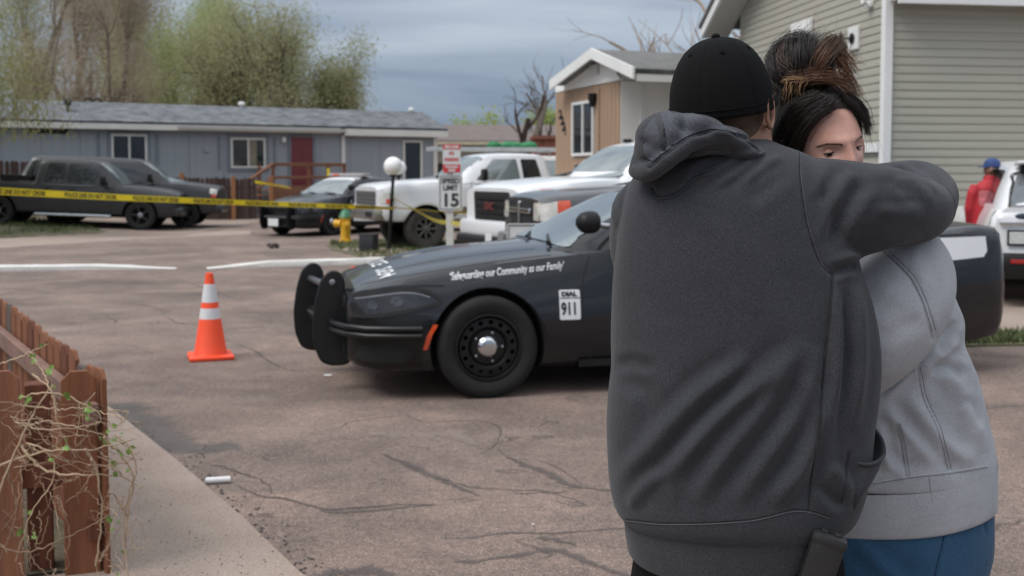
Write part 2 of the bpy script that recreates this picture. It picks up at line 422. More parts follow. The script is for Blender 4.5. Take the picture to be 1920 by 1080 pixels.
# tar seams, cracks and patches, traced on the ground
def tar_mat(name, col, var):
    """old bitumen whose rim frays out into the stones around it"""
    m = mat(name, col, 0.85, var, 5.0, bump=0.4, bs=120, speck=0.4, ss=240); nt = m.node_tree; N = nt.nodes; L = nt.links; b = N['Principled BSDF']
    at_ = N.new('ShaderNodeAttribute'); at_.attribute_name = 'edge'; tc = N.new('ShaderNodeTexCoord')
    n1 = N.new('ShaderNodeTexNoise'); n1.inputs['Scale'].default_value = 26; n1.inputs['Detail'].default_value = 8; n1.inputs['Roughness'].default_value = 0.75; L.new(tc.outputs['Object'], n1.inputs['Vector'])
    ad = N.new('ShaderNodeMath'); ad.operation = 'ADD'; L.new(at_.outputs['Fac'], ad.inputs[0]); L.new(n1.outputs['Fac'], ad.inputs[1])
    mr = N.new('ShaderNodeMapRange'); mr.inputs['From Min'].default_value = 0.78; mr.inputs['From Max'].default_value = 1.05; mr.inputs['To Max'].default_value = 0.62; L.new(ad.outputs[0], mr.inputs['Value']); L.new(mr.outputs[0], b.inputs['Alpha'])
    return m
M_TAR = tar_mat('old_tar', (0.105, 0.088, 0.080), 0.2); M_TARD = tar_mat('crack_dark', (0.050, 0.042, 0.038), 0.3)
def tar(name, uv, w, m, seed, z=0.004, n=90):
    pts = smoothline([G(u, v)[:2] for u, v in uv], n); r = np.random.default_rng(seed); V = []; F = []; E = []
    if not hasattr(w, '__len__'): w = [w*0.35, w, w*0.9, w*0.3]
    ww = np.interp(np.linspace(0, 1, n), np.linspace(0, 1, len(w)), w)*0.95
    sm = lambda k: np.convolve(r.normal(0, 1, n+2*k), np.ones(k)/k**0.6, 'same')[k:k+n]
    wob = (sm(9)*0.10+sm(3)*0.05)*ww+sm(15)*0.012; jw = 1+0.28*sm(5)
    for i in range(n):
        t = pts[min(i+1, n-1)]-pts[max(i-1, 0)]; t /= max(np.linalg.norm(t), 1e-9); nn = np.array([-t[1], t[0]]); c = pts[i]+nn*wob[i]
        endf = min(1.0, min(i, n-1-i)/5.0)
        for k in (-1, -0.5, 0, 0.5, 1): V.append((*(c+nn*k*ww[i]*0.62*max(0.2, jw[i])), 0)); E.append((1-abs(k))*0.75*endf)
    for i in range(n-1):
        for j in range(4): F.append((5*i+j, 5*i+j+1, 5*i+6+j, 5*i+5+j))
    o = pyobj(name, V, F, m, road); o.location.z = z
    at_ = o.data.attributes.new('edge', 'FLOAT', 'POINT'); at_.data.foreach_set('value', E)
S = 'tar_seam'; K = 'crack'
tar(S, [(715, 848), (770, 872), (830, 900), (905, 935)], 0.085, M_TAR, 1)
tar(K, [(800, 893), (880, 912), (960, 918), (1035, 922), (1100, 930)], 0.022, M_TARD, 2, 0.005)
tar(K, [(440, 905), (490, 930), (530, 937), (610, 957), (690, 953), (760, 947), (840, 945)], 0.035, M_TARD, 3, 0.005)
tar(S, [(590, 958), (660, 962), (740, 955), (820, 946)], 0.07, M_TAR, 4)
tar(S, [(838, 1056), (900, 1050), (970, 1040), (1030, 1034), (1080, 1045), (1160, 1072), (1260, 1110)], 0.085, M_TAR, 5)
tar(S, [(815, 1009), (900, 1006), (960, 1000), (1040, 1000), (1140, 992), (1260, 984)], 0.035, M_TAR, 6)
tar(S, [(1010, 1005), (1040, 1012), (1080, 1025)], 0.07, M_TAR, 7)
tar(S, [(590, 1086), (640, 1072), (700, 1075), (760, 1100)], 0.14, M_TAR, 8)
tar(K, [(735, 765), (770, 780), (800, 792), (850, 789), (900, 792), (935, 803), (940, 822), (915, 845), (880, 856)], 0.022, M_TAR, 9)
tar(S, [(940, 855), (985, 870), (1030, 888), (1070, 905), (1120, 918), (1200, 925)], 0.10, M_TAR, 10)
tar(K, [(930, 835), (960, 860), (1010, 867), (1050, 880), (1090, 908), (1150, 915)], 0.014, M_TARD, 11, 0.0055)
tar(K, [(620, 812), (650, 795), (700, 786), (760, 780)], 0.022, M_TAR, 12)
tar(K, [(150, 527), (260, 530), (340, 527), (430, 556), (520, 556), (610, 553)], 0.03, M_TAR, 13)
tar(K, [(90, 608), (170, 606), (220, 604), (185, 585)], 0.04, M_TAR, 14)
tar(K, [(300, 585), (330, 605), (380, 608), (470, 604), (560, 600)], 0.035, M_TAR, 15)
tar(K, [(420, 618), (470, 615), (500, 614)], 0.05, M_TARD, 16, 0.005)
tar(K, [(420, 635), (480, 660), (530, 690), (590, 700)], 0.03, M_TAR, 17)
tar(K, [(100, 566), (200, 568), (280, 575), (330, 595)], 0.03, M_TAR, 18)
tar(K, [(0, 540), (60, 545), (120, 552), (210, 548)], 0.03, M_TAR, 19)
tar(K, [(385, 868), (430, 880), (500, 905), (520, 930)], 0.02, M_TARD, 20, 0.005)
tar(K, [(1700, 760), (1800, 770), (1900, 762), (1990, 768)], 0.03, M_TAR, 22)
tar(K, [(1840, 1005), (1900, 980), (1960, 975)], 0.03, M_TAR, 23)
tar('tar_patch', [(205, 755), (240, 775), (285, 800), (330, 830), (375, 845), (460, 832)], [0.35, 0.42, 0.40, 0.34, 0.22], tar_mat('patch_tar', (0.125, 0.116, 0.108), 0.2), 21, 0.003)
tar('dust', [(690, 810), (740, 815), (800, 812), (860, 815), (900, 840)], [0.1, 0.35, 0.3, 0.1], tar_mat('dust', (0.27, 0.212, 0.182), 0.15), 24, 0.003)

rc_ = np.random.default_rng(77)
for k in range(34):
    u = rc_.uniform(150, 1150); v = rc_.uniform(520, 1060); L_ = rc_.uniform(30, 120)*(v-326)/420; pts_ = [(u, v)]
    for j in range(4): u += L_*0.3*rc_.choice((-1, 1, 1)); v += rc_.normal(0, 5)*(v-326)/420; pts_.append((u, v))
    if v > 480: tar('crack', pts_, rc_.uniform(0.010, 0.028), M_TARD if k % 3 == 0 else M_TAR, 100+k, 0.0035, 50)
# ================================================================== buildings
class Frame:
    """a building's own axes: x along the front, y into the depth, z up"""
    def __init__(s, name, origin, ang, label, cat):
        s.o = Vector((origin[0], origin[1])); s.a = ang; s.e = Vector((math.cos(ang), math.sin(ang))); s.n = Vector((-math.sin(ang), math.cos(ang)))
        s.root = empty(name, (origin[0], origin[1], 0), ang)
        tag(s.root, label, cat)
    def hit(s, u, v, y=0.0):
        """pixel on the plane y = const -> local x, z"""
        r = ray(u, v); num = (s.o+s.n*y).dot(s.n); t = num/Vector((r.x, r.y)).dot(s.n)
        p = Vector((0, 0, CAM_Z))+r*t; q = Vector((p.x, p.y))-s.o
        return q.dot(s.e), p.z
    def hitx(s, u, v, x=0.0):
        """pixel on the plane x = const -> local y, z"""
        r = ray(u, v); num = (s.o+s.e*x).dot(s.e); t = num/Vector((r.x, r.y)).dot(s.e)
        p = Vector((0, 0, CAM_Z))+r*t; q = Vector((p.x, p.y))-s.o
        return q.dot(s.n), p.z

def window(parent, x0, x1, z0, z1, y, m_frame, w=0.05, mull=(0.5,), axis='y', out=-1, m_glass=None, curtain=False):
    """sliding window: frame, mullion, panes; lies in the plane y (or x)"""
    def bx(mb, a0, a1, c0, c1, d0, d1):
        if axis == 'y': mb.box(((a0+a1)/2, (d0+d1)/2, (c0+c1)/2), (a1-a0, abs(d1-d0), c1-c0))
        else: mb.box(((d0+d1)/2, (a0+a1)/2, (c0+c1)/2), (abs(d1-d0), a1-a0, c1-c0))
    mb = MB(); d0 = y; d1 = y+out*0.05
    bx(mb, x0, x1, z1-w, z1, d0, d1); bx(mb, x0, x1, z0, z0+w, d0, d1); bx(mb, x0, x0+w, z0+w, z1-w, d0, d1); bx(mb, x1-w, x1, z0+w, z1-w, d0, d1)
    fr = mb.build('window', m_frame, parent)
    cuts = [x0+w]+[x0+(x1-x0)*m for m in mull]+[x1-w]
    for k, c in enumerate(cuts[1:-1]):
        mb = MB(); bx(mb, c-w*0.45, c+w*0.45, z0+w, z1-w, d0, d1+out*0.004); mb.build('mullion', m_frame, fr)
    for k in range(len(cuts)-1):
        mb = MB(); bx(mb, cuts[k], cuts[k+1], z0+w, z1-w, d0+out*0.012, d0+out*0.02); mb.build('pane', m_glass or M_GLASS_D, fr)
        if curtain and k == 1:
            cx0, cx1 = cuts[k]+0.02, cuts[k]+(cuts[k+1]-cuts[k])*0.55; nseg = 10; V = []; F = []
            for i in range(nseg+1):
                t = i/nseg; xx = cx0+(cx1-cx0)*t; dd = d0+out*(0.0235+0.004*math.sin(t*22))
                for zz in (z0+w, z1-w): V.append((xx, dd, zz) if axis == 'y' else (dd, xx, zz))
            for i in range(nseg): F.append((2*i, 2*i+2, 2*i+3, 2*i+1))
            pyobj('curtain', V, F, mat('curtain', (0.22, 0.20, 0.15), 0.9, 0.2, 3), fr)
    return fr

def shingle_mat(name, c1, c2, c3):
    m = bpy.data.materials.new(name); m.use_nodes = True; nt = m.node_tree; N = nt.nodes; L = nt.links; b = N['Principled BSDF']; b.inputs['Roughness'].default_value = 0.95
    tc = N.new('ShaderNodeTexCoord'); br = N.new('ShaderNodeTexBrick'); br.inputs['Scale'].default_value = 1.0
    br.inputs['Brick Width'].default_value = 0.34; br.inputs['Row Height'].default_value = 0.14; br.inputs['Mortar Size'].default_value = 0.008
    br.inputs['Color1'].default_value = (*c1, 1); br.inputs['Color2'].default_value = (*c2, 1); br.inputs['Mortar'].default_value = (c1[0]*.5, c1[1]*.5, c1[2]*.5, 1); br.inputs['Bias'].default_value = 0.0
    L.new(tc.outputs['Object'], br.inputs['Vector'])
    nz = N.new('ShaderNodeTexNoise'); nz.inputs['Scale'].default_value = 2.2; nz.inputs['Detail'].default_value = 6; L.new(tc.outputs['Object'], nz.inputs['Vector'])
    rp = N.new('ShaderNodeMapRange'); rp.inputs['From Min'].default_value = 0.48; rp.inputs['From Max'].default_value = 0.75; L.new(nz.outputs['Fac'], rp.inputs['Value'])
    mx = N.new('ShaderNodeMix'); mx.data_type = 'RGBA'; L.new(rp.outputs['Result'], mx.inputs['Factor']); L.new(br.outputs['Color'], mx.inputs['A']); mx.inputs['B'].default_value = (*c3, 1)
    L.new(mx.outputs['Result'], b.inputs['Base Color'])
    bp = N.new('ShaderNodeBump'); bp.inputs['Strength'].default_value = 0.6; bp.inputs['Distance'].default_value = 0.02; L.new(br.outputs['Fac'], bp.inputs['Height']); bp.invert = True; L.new(bp.outputs[0], b.inputs['Normal'])
    return m
M_SH_BLUE = shingle_mat('blue_grey_shingle', (0.075, 0.082, 0.095), (0.21, 0.215, 0.225), (0.12, 0.128, 0.14))
M_SH_GREY = shingle_mat('grey_shingle', (0.13, 0.13, 0.125), (0.19, 0.185, 0.18), (0.15, 0.15, 0.145))
M_SH_BROWN = shingle_mat('brown_shingle', (0.15, 0.12, 0.11), (0.20, 0.165, 0.155), (0.17, 0.14, 0.13))
def gable_roof(parent, x0, x1, y0, y1, ze, zr, over, m, yr=None, thick=0.10, name='roof'):
    """two slopes, ridge along x; UV-free: object axes carry the shingles"""
    yr = (y0+y1)/2 if yr is None else yr; objs = []
    for (ya, yb, za, zb) in ((y0-over, yr, ze, zr), (y1+over, yr, ze, zr)):
        L = math.hypot(yb-ya, zb-za); ang = math.atan2(zb-za, yb-ya)
        mb = MB(); mb.box(((x0+x1)/2, L/2, thick/2), (x1-x0, L, thick))
        o = mb.build(name, m, parent); o.location = (0, ya, za); o.rotation_euler = (ang, 0, 0); objs.append(o)
        if ya > yb:
            o.location = (x0+x1, ya, za); o.rotation_euler = (math.atan2(zb-za, ya-yb), 0, math.pi)
    return objs

# ---------------- blue-grey mobile home behind the black trucks
BE = math.atan2(0.488, 0.873); R0 = Vector((-3.1, 43.8)); LB = 26.0
BO = R0-Vector((math.cos(BE), math.sin(BE)))*LB
bh = Frame('mobile_home', BO, BE, 'long blue-grey mobile home with a dark red door behind the brown fence', 'mobile home')
M_BLUE = mat('blue_siding', (0.275, 0.300, 0.322), 0.75, 0.07, 0.8, bump=0.15, bs=8, stretch=(8, 8, 0.5))
ZE = 3.30
xs_trim = bh.hit(643, 300)[0]
n_pan = int(LB/1.22)
for i in range(n_pan):
    x0 = i*LB/n_pan; x1 = (i+1)*LB/n_pan
    mb = MB(); mb.box(((x0+x1)/2, 0.03, (0.55+ZE)/2), (x1-x0-0.012, 0.06, ZE-0.55)); mb.build('wall_panel', M_BLUE, bh.root)
mb = MB(); mb.box((LB/2, 2.2, (0.5+ZE)/2), (LB-0.12, 4.2, ZE-0.5)); mb.build('wall', M_BLUE, bh.root)
mb = MB(); mb.box((LB/2, 0.06, 0.27), (LB-0.05, 0.05, 0.54)); mb.build('skirting', mat('skirt_blue', (0.17, 0.20, 0.24), 0.8, 0.1, 1), bh.root)
gable_roof(bh.root, -0.3, LB+0.35, 0.0, 4.3, ZE+0.02, 4.12, 0.32, M_SH_BLUE)
# gable end infill
mb = MB(); mb.prism([(0.02, ZE-0.02), (4.28, ZE-0.02), (2.15, 4.06)], 'x', LB-0.10, LB-0.03); mb.build('gable', M_BLUE, bh.root)
mb = MB(); mb.box((xs_trim/2-0.2, -0.30, ZE-0.06), (xs_trim+0.0, 0.06, 0.20)); mb.build('fascia', M_TRIM, bh.root)
mb = MB(); mb.box(((xs_trim+LB)/2+0.16, -0.31, ZE-0.10), (LB-xs_trim+0.40, 0.06, 0.26)); mb.build('fascia', M_TRIM, bh.root)
mb = MB(); mb.box((LB/2, -0.135, ZE-0.03), (LB, 0.27, 0.03)); mb.build('soffit', M_TRIM, bh.root)
xg = bh.hit(330, 240)[0]
mb = MB(); mb.box(((xg+xs_trim)/2, -0.375, ZE-0.05), (xs_trim-xg, 0.06, 0.12)); mb.build('gutter', mat('gutter_grey', (0.42, 0.41, 0.38), 0.5, 0.05, 2), bh.root)
mb = MB(); mb.box((xs_trim, -0.045, (0.6+ZE-0.2)/2), (0.13, 0.08, ZE-0.8)); mb.build('corner_trim', M_TRIM, bh.root)
mb = MB(); mb.box((LB-0.07, -0.045, (0.6+ZE-0.2)/2), (0.16, 0.08, ZE-0.8)); mb.build('corner_trim', M_TRIM, bh.root)
def px_window(fr, u0, u1, v0, v1, **k):
    x0, z1 = fr.hit(u0, v0); x1, _ = fr.hit(u1, v0); _, z0 = fr.hit((u0+u1)/2, v1)
    return window(fr.root, x0, x1, z0, z1, 0.0, M_TRIM, **k), (x0, x1, z0, z1)
_, w1 = px_window(bh, 208, 275, 251, 309, w=0.07, mull=(0.5,))
_, w2 = px_window(bh, 432, 497, 258, 315, w=0.07, mull=(0.5,), curtain=True)
px_window(bh, 755, 791, 263, 345, w=0.08, mull=())
M_SHUT = mat('blue_shutter', (0.165, 0.19, 0.215), 0.7, 0.08, 2)
for (a, b, c, d) in (w1, w2):     # narrow shutters and the darker surround
    for sx in (a-0.42, b+0.36):
        mb = MB(); mb.box((sx, -0.02, (c+d)/2), (0.09, 0.04, d-c+0.05)); mb.build('shutter', M_SHUT, bh.root)
    mb = MB(); wv = 0.13
    mb.box(((a+b)/2, -0.015, d+wv/2+.003), (b-a+2*wv, 0.03, wv)); mb.box(((a+b)/2, -0.015, c-wv/2-.003), (b-a+2*wv, 0.03, wv))
    mb.box((a-wv/2-.003, -0.015, (c+d)/2), (wv, 0.03, d-c)); mb.box((b+wv/2+.003, -0.015, (c+d)/2), (wv, 0.03, d-c)); mb.build('window_surround', M_SHUT, bh.root)
dx0, dz1 = bh.hit(545, 257); dx1, _ = bh.hit(585, 257)
mb = MB(); mb.box(((dx0+dx1)/2, -0.02, (1.02+dz1)/2), (dx1-dx0, 0.05, dz1-1.02)); door = mb.build('door', mat('dark_red_paint', (0.16, 0.028, 0.034), 0.45, 0.08, 2), bh.root)
mb = MB()
for kx in (0.28, 0.72):
    for kz, kh in ((1.5, 0.55), (2.35, 0.75)): mb.bbox((dx0+(dx1-dx0)*kx, -0.05, kz), (0.26, 0.02, kh), 0.01)
mb.build('door_panel', _MATS['dark_red_paint'], door)
mb = MB(); mb.sphere((dx0+0.08, -0.08, 1.95), 0.035); mb.build('door_knob', M_STEEL, door)
mb = MB(); mb.box((dx0-0.06, -0.03, (1.02+dz1)/2), (0.10, 0.06, dz1-1.0)); mb.box((dx1+0.06, -0.03, (1.02+dz1)/2), (0.10, 0.06, dz1-1.0)); mb.box(((dx0+dx1)/2, -0.03, dz1+0.055), (dx1-dx0+0.02, 0.06, 0.1)); mb.build('door_frame', M_SHUT, bh.root)
lx_, lz_ = bh.hit(531, 262); mb = MB(); mb.lathe([(0.07, 0.0), (0.09, 0.06), (0.075, 0.15), (0.03, 0.2)], 12); o = mb.build('porch_light', M_WHITE, bh.root, smooth=40); o.location = (lx_, -0.09, lz_-0.1)
for u, v in ((387, 281), (386, 281)): pass
vx, vz = bh.hit(387, 281); mb = MB(); mb.bbox((vx, -0.02, vz), (0.22, 0.05, 0.2), 0.02); mb.build('wall_vent', M_BLUE, bh.root)
vx, vz = bh.hit(90, 246); mb = MB(); mb.box((vx, -0.02, vz), (1.3, 0.05, 0.16)); mb.build('wall_vent', M_DARK, bh.root)
for (u, yy, hh, mm) in ((453, 2.0, 0.32, M_WHITE), (771, 2.0, 0.30, M_WHITE), (127, 0.8, 0.55, M_BLACK)):    # roof stacks
    px = bh.hit(u, 200, yy)[0]; zb = ZE+0.82*(yy+0.32)/2.47
    mb = MB(); mb.lathe([(0.055, -0.1), (0.055, hh*0.55), (0.13, hh*0.6), (0.13, hh*0.85), (0.07, hh)], 12); o = mb.build('roof_stack', mm, bh.root, smooth=40); o.location = (px, yy, zb)
for u in (165, 182):
    px = bh.hit(u, 200, 2.2)[0]; mb = MB(); mb.tube([(0.16*math.cos(t), 0, 0.2*math.sin(t)) for t in np.linspace(0, math.pi, 9)], 0.035, 6); o = mb.build('roof_pipe', M_BLACK, bh.root); o.location = (px, 2.15, 4.14)

# ---------------- wooden porch in front of the red door
pf = Frame('porch', bh.o+bh.e*(bh.hit(566, 300)[0])-bh.n*0.12, BE, 'brown timber porch with railing and stair below the red door', 'porch')
M_DECK = mat('deck_wood', (0.17, 0.072, 0.035), 0.75, 0.2, 1.2, bump=0.3, bs=10, stretch=(1, 1, 6))
xa = pf.hit(480, 330, -1.9)[0]; xb = pf.hit(512, 330, -1.9)[0]; xc = pf.hit(645, 330, -1.9)[0]
for i in range(10):
    mb = MB(); mb.bbox(((xb+xc)/2, -0.10-i*0.185, 0.98), (xc-xb, 0.175, 0.04), 0.006); mb.build('deck_board', M_DECK, pf.root)
for px, pyy in ((xb, -1.9), ((xb+xc)/2, -1.9), (xc, -1.9), (xc, -0.15), (xb, -0.15)):
    mb = MB(); mb.bbox((px, pyy, 0.97), (0.1, 0.1, 1.94), 0.01); mb.build('post', M_DECK, pf.root)
for zz, hh in ((1.92, 0.12), (1.45, 0.1), (1.05, 0.18)):
    mb = MB(); mb.bbox(((xb+xc)/2, -1.97, zz), (xc-xb+0.1, 0.045, hh), 0.008); mb.build('rail', M_DECK, pf.root)
    mb = MB(); mb.bbox((xc+0.07, -1.02, zz), (0.045, 1.75, hh), 0.008); mb.build('rail', M_DECK, pf.root)
for i in range(int((xc-xb)/0.15)):
    mb = MB(); mb.bbox((xb+0.08+i*0.15, -1.98, 0.50), (0.135, 0.03, 0.94), 0.004); mb.build('skirt_board', M_DECK, pf.root)
for zz in (0.0, -0.5):
    mb = MB(); mb.tube([(xb, -1.97, 1.95+zz), (xa-0.9, -1.97, 0.95+zz)], 0.06, 4); mb.build('stair_rail', M_DECK, pf.root)
for i in range(5):
    mb = MB(); mb.bbox((xb-0.2-i*0.3, -1.2, 0.80-i*0.18), (0.3, 1.3, 0.04), 0.006); mb.build('step', M_DECK, pf.root)
mb = MB(); mb.bbox((xa-0.9, -1.97, 0.42), (0.1, 0.1, 0.84), 0.01); mb.build('post', M_DECK, pf.root)

# ---------------- dark board fence along the mobile home
FA = Vector((-9.8, 37.0)); ff_o = FA-Vector((math.cos(BE), math.sin(BE)))*16.0
ff = Frame('board_fence', ff_o, BE, 'dark brown weathered board fence in front of the blue-grey mobile home', 'fence')
M_FB = [mat('fence_brown_%d' % i, c, 0.9, 0.25, 1.5, bump=0.3, bs=12, stretch=(6, 6, 0.6)) for i, c in enumerate(((0.050, 0.030, 0.024), (0.066, 0.038, 0.030), (0.085, 0.055, 0.046), (0.042, 0.026, 0.022)))]
xe = ff.hit(478, 380)[0]; xstep = ff.hit(286, 380)[0]; x = 0.0; k = 0
pk = []
for i, m in enumerate(M_FB):
    mb = MB(); mb.prism([(-0.068, 0), (0.068, 0), (0.068, 0.96), (0.045, 1.0), (-0.045, 1.0), (-0.068, 0.96)], 'y', -0.012, 0.012); me = bpy.data.meshes.new('picket'); me.from_pydata(mb.V, [], mb.F); me.materials.append(m); pk.append(me)
while x < xe:
    hgt = (1.98 if x < xstep else 1.50-0.10*(x-xstep)/(xe-xstep))+random.uniform(-0.03, 0.03)
    o = bpy.data.objects.new('picket', pk[random.choice((0, 0, 1, 1, 2, 3))]); COL.objects.link(o); o.parent = ff.root
    o.location = (x, random.uniform(-0.006, 0.006), 0.0); o.scale = (1, 1, hgt); o.rotation_euler = (0, random.uniform(-0.012, 0.012), 0); x += 0.148
for zz in (0.35, 1.1):
    mb = MB(); mb.box((xe/2, 0.04, zz), (xe, 0.05, 0.09)); mb.build('rail', M_FB[1], ff.root)
M_POST = mat('post_orange', (0.30, 0.13, 0.055), 0.8, 0.15, 2, stretch=(4, 4, 0.7))
for u, hh in ((122, 2.1), (214, 2.02), (341, 1.62), (437, 1.50), (508, 1.5)):
    px = ff.hit(u, 380)[0]; mb = MB(); mb.bbox((px, -0.065, hh/2), (0.13 if u > 300 else 0.16, 0.09, hh), 0.008); mb.build('post', M_POST, ff.root)

# ---------------- tan and white home
C1 = Vector((2.22, 22.0)); C0 = Vector((1.05, 25.3))
tv = (C1-C0); TA = math.atan2(tv.y, tv.x); WT = tv.length
th = Frame('tan_home', C0, TA, 'tan and white mobile home with grey roof behind the white pickups', 'mobile home')
M_TAN = mat('tan_panel', (0.335, 0.225, 0.150), 0.8, 0.06, 1.2, bump=0.2, bs=6, stretch=(10, 10, 0.4))
M_OFF = mat('offwhite_panel', (0.75, 0.735, 0.70), 0.7, 0.07, 0.8, col2=(0.82, 0.81, 0.78))
ZT = th.hit(1160, 148)[1]; zr = th.hit(1108, 96)[1]; LT = 13.0
mb = MB(); mb.box((WT/2, LT/2, (ZT+0.3)/2+0.1), (WT-0.1, LT-0.1, ZT-0.3)); mb.build('wall', M_OFF, th.root)
for i in range(3):      # grooved tan sheets of the gable end
    x0 = WT*i/3; x1 = WT*(i+1)/3; mb = MB(); mb.box(((x0+x1)/2, 0.02, (0.4+ZT-0.05)/2), (x1-x0-0.006, 0.08, ZT-0.45)); wp = mb.build('wall_panel', M_TAN, th.root)
    for j in range(1, 6):
        mb = MB(); mb.box((x0+(x1-x0)*j/6, -0.022, (0.4+ZT-0.05)/2), (0.02, 0.01, ZT-0.45)); mb.build('groove_batten', M_TAN, wp)
for i in range(10):
    y0 = LT*i/10; y1 = LT*(i+1)/10; mb = MB(); mb.box((WT-0.02, (y0+y1)/2, (0.4+ZT-0.05)/2), (0.07, y1-y0-0.012, ZT-0.45)); mb.build('wall_panel', M_OFF, th.root)
mb = MB(); mb.box((WT+0.025, 0.5, (0.4+ZT)/2), (0.03, 0.12, ZT-0.45)); mb.build('corner_trim', M_WHITE, th.root)
(xl_, zl_), (xr, zr), (xq_, zq_) = th.hit(1032, 152, -0.38), th.hit(1109, 92, -0.38), th.hit(1187, 128, -0.38)
mb = MB(); mb.prism([(0.0, ZT-0.03), (WT, ZT-0.03), (WT, zq_-0.05), (xr, zr-0.12), (0.0, zl_+0.05)], 'y', -0.03, 0.06); mb.build('gable', M_OFF, th.root)
# roof: ridge runs into the depth
for (xa_, za_) in ((xl_, zl_), (xq_, zq_)):
    sgn = 1 if xr > xa_ else -1
    ang = math.atan2(zr-za_, abs(xr-xa_)); Lr = math.hypot(zr-za_, xr-xa_)
    mb = MB(); mb.box(((LT+0.7)/2, Lr/2, 0.05), (LT+0.7, Lr, 0.1)); o = mb.build('roof', M_SH_GREY, th.root)
    ex = Vector((0, 1, 0)); ey = Vector((sgn*math.cos(ang), 0, math.sin(ang))); ez = ex.cross(ey)
    if ez.z < 0: ez = -ez
    o.matrix_local = Matrix(((ex.x, ey.x, ez.x, xa_), (ex.y, ey.y, ez.y, -0.35), (ex.z, ey.z, ez.z, za_-0.10), (0, 0, 0, 1)))
    mb = MB(); mb.prism([(xa_-0.02*sgn, za_-0.20), (xr, zr-0.20), (xr, zr+0.02), (xa_-0.02*sgn, za_+0.02)], 'y', -0.40, -0.353); mb.build('bargeboard', M_WHITE, th.root)
mb = MB(); mb.box((xq_-0.03, LT/2, zq_-0.14), (0.05, LT+0.6, 0.20)); mb.build('fascia', M_TRIM, th.root)
x0, z1 = th.hit(1077, 193); x1, _ = th.hit(1117, 193); _, z0 = th.hit(1095, 292)
window(th.root, x0, x1, z0, z1, -0.022, M_WHITE, w=0.06, mull=(0.52,))
mb = MB(); mb.box((x1+0.20, -0.03, (z0+z1)/2-0.3), (0.14, 0.05, z1-z0+1.0)); mb.build('downpipe', M_TAN, th.root)
vx, vz = th.hit(1119, 131); mb = MB(); mb.bbox((vx, -0.05, vz), (0.42, 0.05, 0.24), 0.01); vent = mb.build('gable_vent', mat('vent_grey', (0.5, 0.5, 0.5), 0.6), th.root)
for i in range(5):
    mb = MB(); mb.box((vx, -0.082, vz-0.09+i*0.045), (0.36, 0.012, 0.02)); mb.build('slat', M_OFF, vent)
lx_, lz_ = th.hit(1121, 186); mb = MB(); mb.lathe([(0.10, 0.12), (0.09, -0.02), (0.05, -0.16), (0.02, -0.17)], 10); o = mb.build('wall_lamp', M_BLACK, th.root, smooth=30); o.location = (lx_, -0.13, lz_)
# house number, black digits stepping down
for ch, u, v in (('2', 1052, 215), ('2', 1055, 226), ('2', 1058, 237), ('1', 1061, 246)):
    V, F = text_mesh(ch, 0.30, bold=0.008); px, pz = th.hit(u, v)
    pyobj('house_number', [(px+a*1.6-0.1, -0.028, pz-0.1+b) for a, b in V], F, M_BLACK, th.root)

# ---------------- sage sided house at right
HA = math.radians(8); HC = Vector(((1657-960)/2000*16.0, 16.0))
gh = Frame('sided_house', HC, HA, 'sage green clapboard house with white corner trim behind the couple', 'house')
M_SAGE = mat('sage_siding', (0.345, 0.33, 0.275), 0.6, 0.05, 1.0, bump=0.12, bs=14, stretch=(0.4, 0.4, 6), col2=(0.39, 0.375, 0.315))
z_eave = 4.16; zb_ = 1.10; course = 0.124; LR = 11.0; LL = 6.2
ncs = int((z_eave-zb_)/course)+1
def siding(parent, a0, a1, z, axis, m):
    """one clapboard: thick butt at the bottom, thin at the top, with the small groove of double-lap vinyl"""
    h = course+0.02
    prof = [(0.0, z), (-0.026, z), (-0.024, z+h*0.42), (-0.017, z+h*0.46), (-0.019, z+h*0.50), (-0.006, z+h), (0.0, z+h)]
    mb = MB(); mb.prism([(p, q) for p, q in prof], 'x', a0, a1)        # profile in (y,z), run along x
    o = mb.build('siding_board', m, parent)
    if axis == 'x': o.rotation_euler = (0, 0, math.pi/2); o.scale = (1, -1, 1)
    return o
for i in range(ncs):
    z = zb_+i*course
    siding(gh.root, 0.06, LR, z, 'y', M_SAGE)
for i in range(int((5.4-zb_)/course)):
    z = zb_+i*course
    # the gable narrows towards the ridge
    yend = LL
    o = siding(gh.root, 0.06, yend, z, 'x', M_SAGE); o.location.x = 0.0
mb = MB(); mb.box((LR/2, LL/2, (zb_+z_eave)/2), (LR-0.02, LL-0.02, z_eave-zb_)); mb.build('wall', M_SAGE, gh.root)
mb = MB(); mb.bbox((0.0, 0.0, (zb_+z_eave)/2), (0.13, 0.13, z_eave-zb_+0.1), 0.008); mb.build('corner_trim', M_WHITE, gh.root)
for i in range(9):
    mb = MB(); mb.box((0.05+(i+0.5)*LR/9, -0.01, zb_/2), (LR/9-0.01, 0.04, zb_-0.004)); mb.build('skirting_panel', M_WHITE, gh.root)
mb = MB(); mb.box((-0.02, LL/2, zb_/2), (0.04, LL, zb_-0.004)); mb.build('skirting_panel', M_WHITE, gh.root)
mb = MB(); mb.box((-0.05, 0.80, 1.98), (0.06, 1.45, 0.14)); mb.build('trim_board', M_WHITE, gh.root)
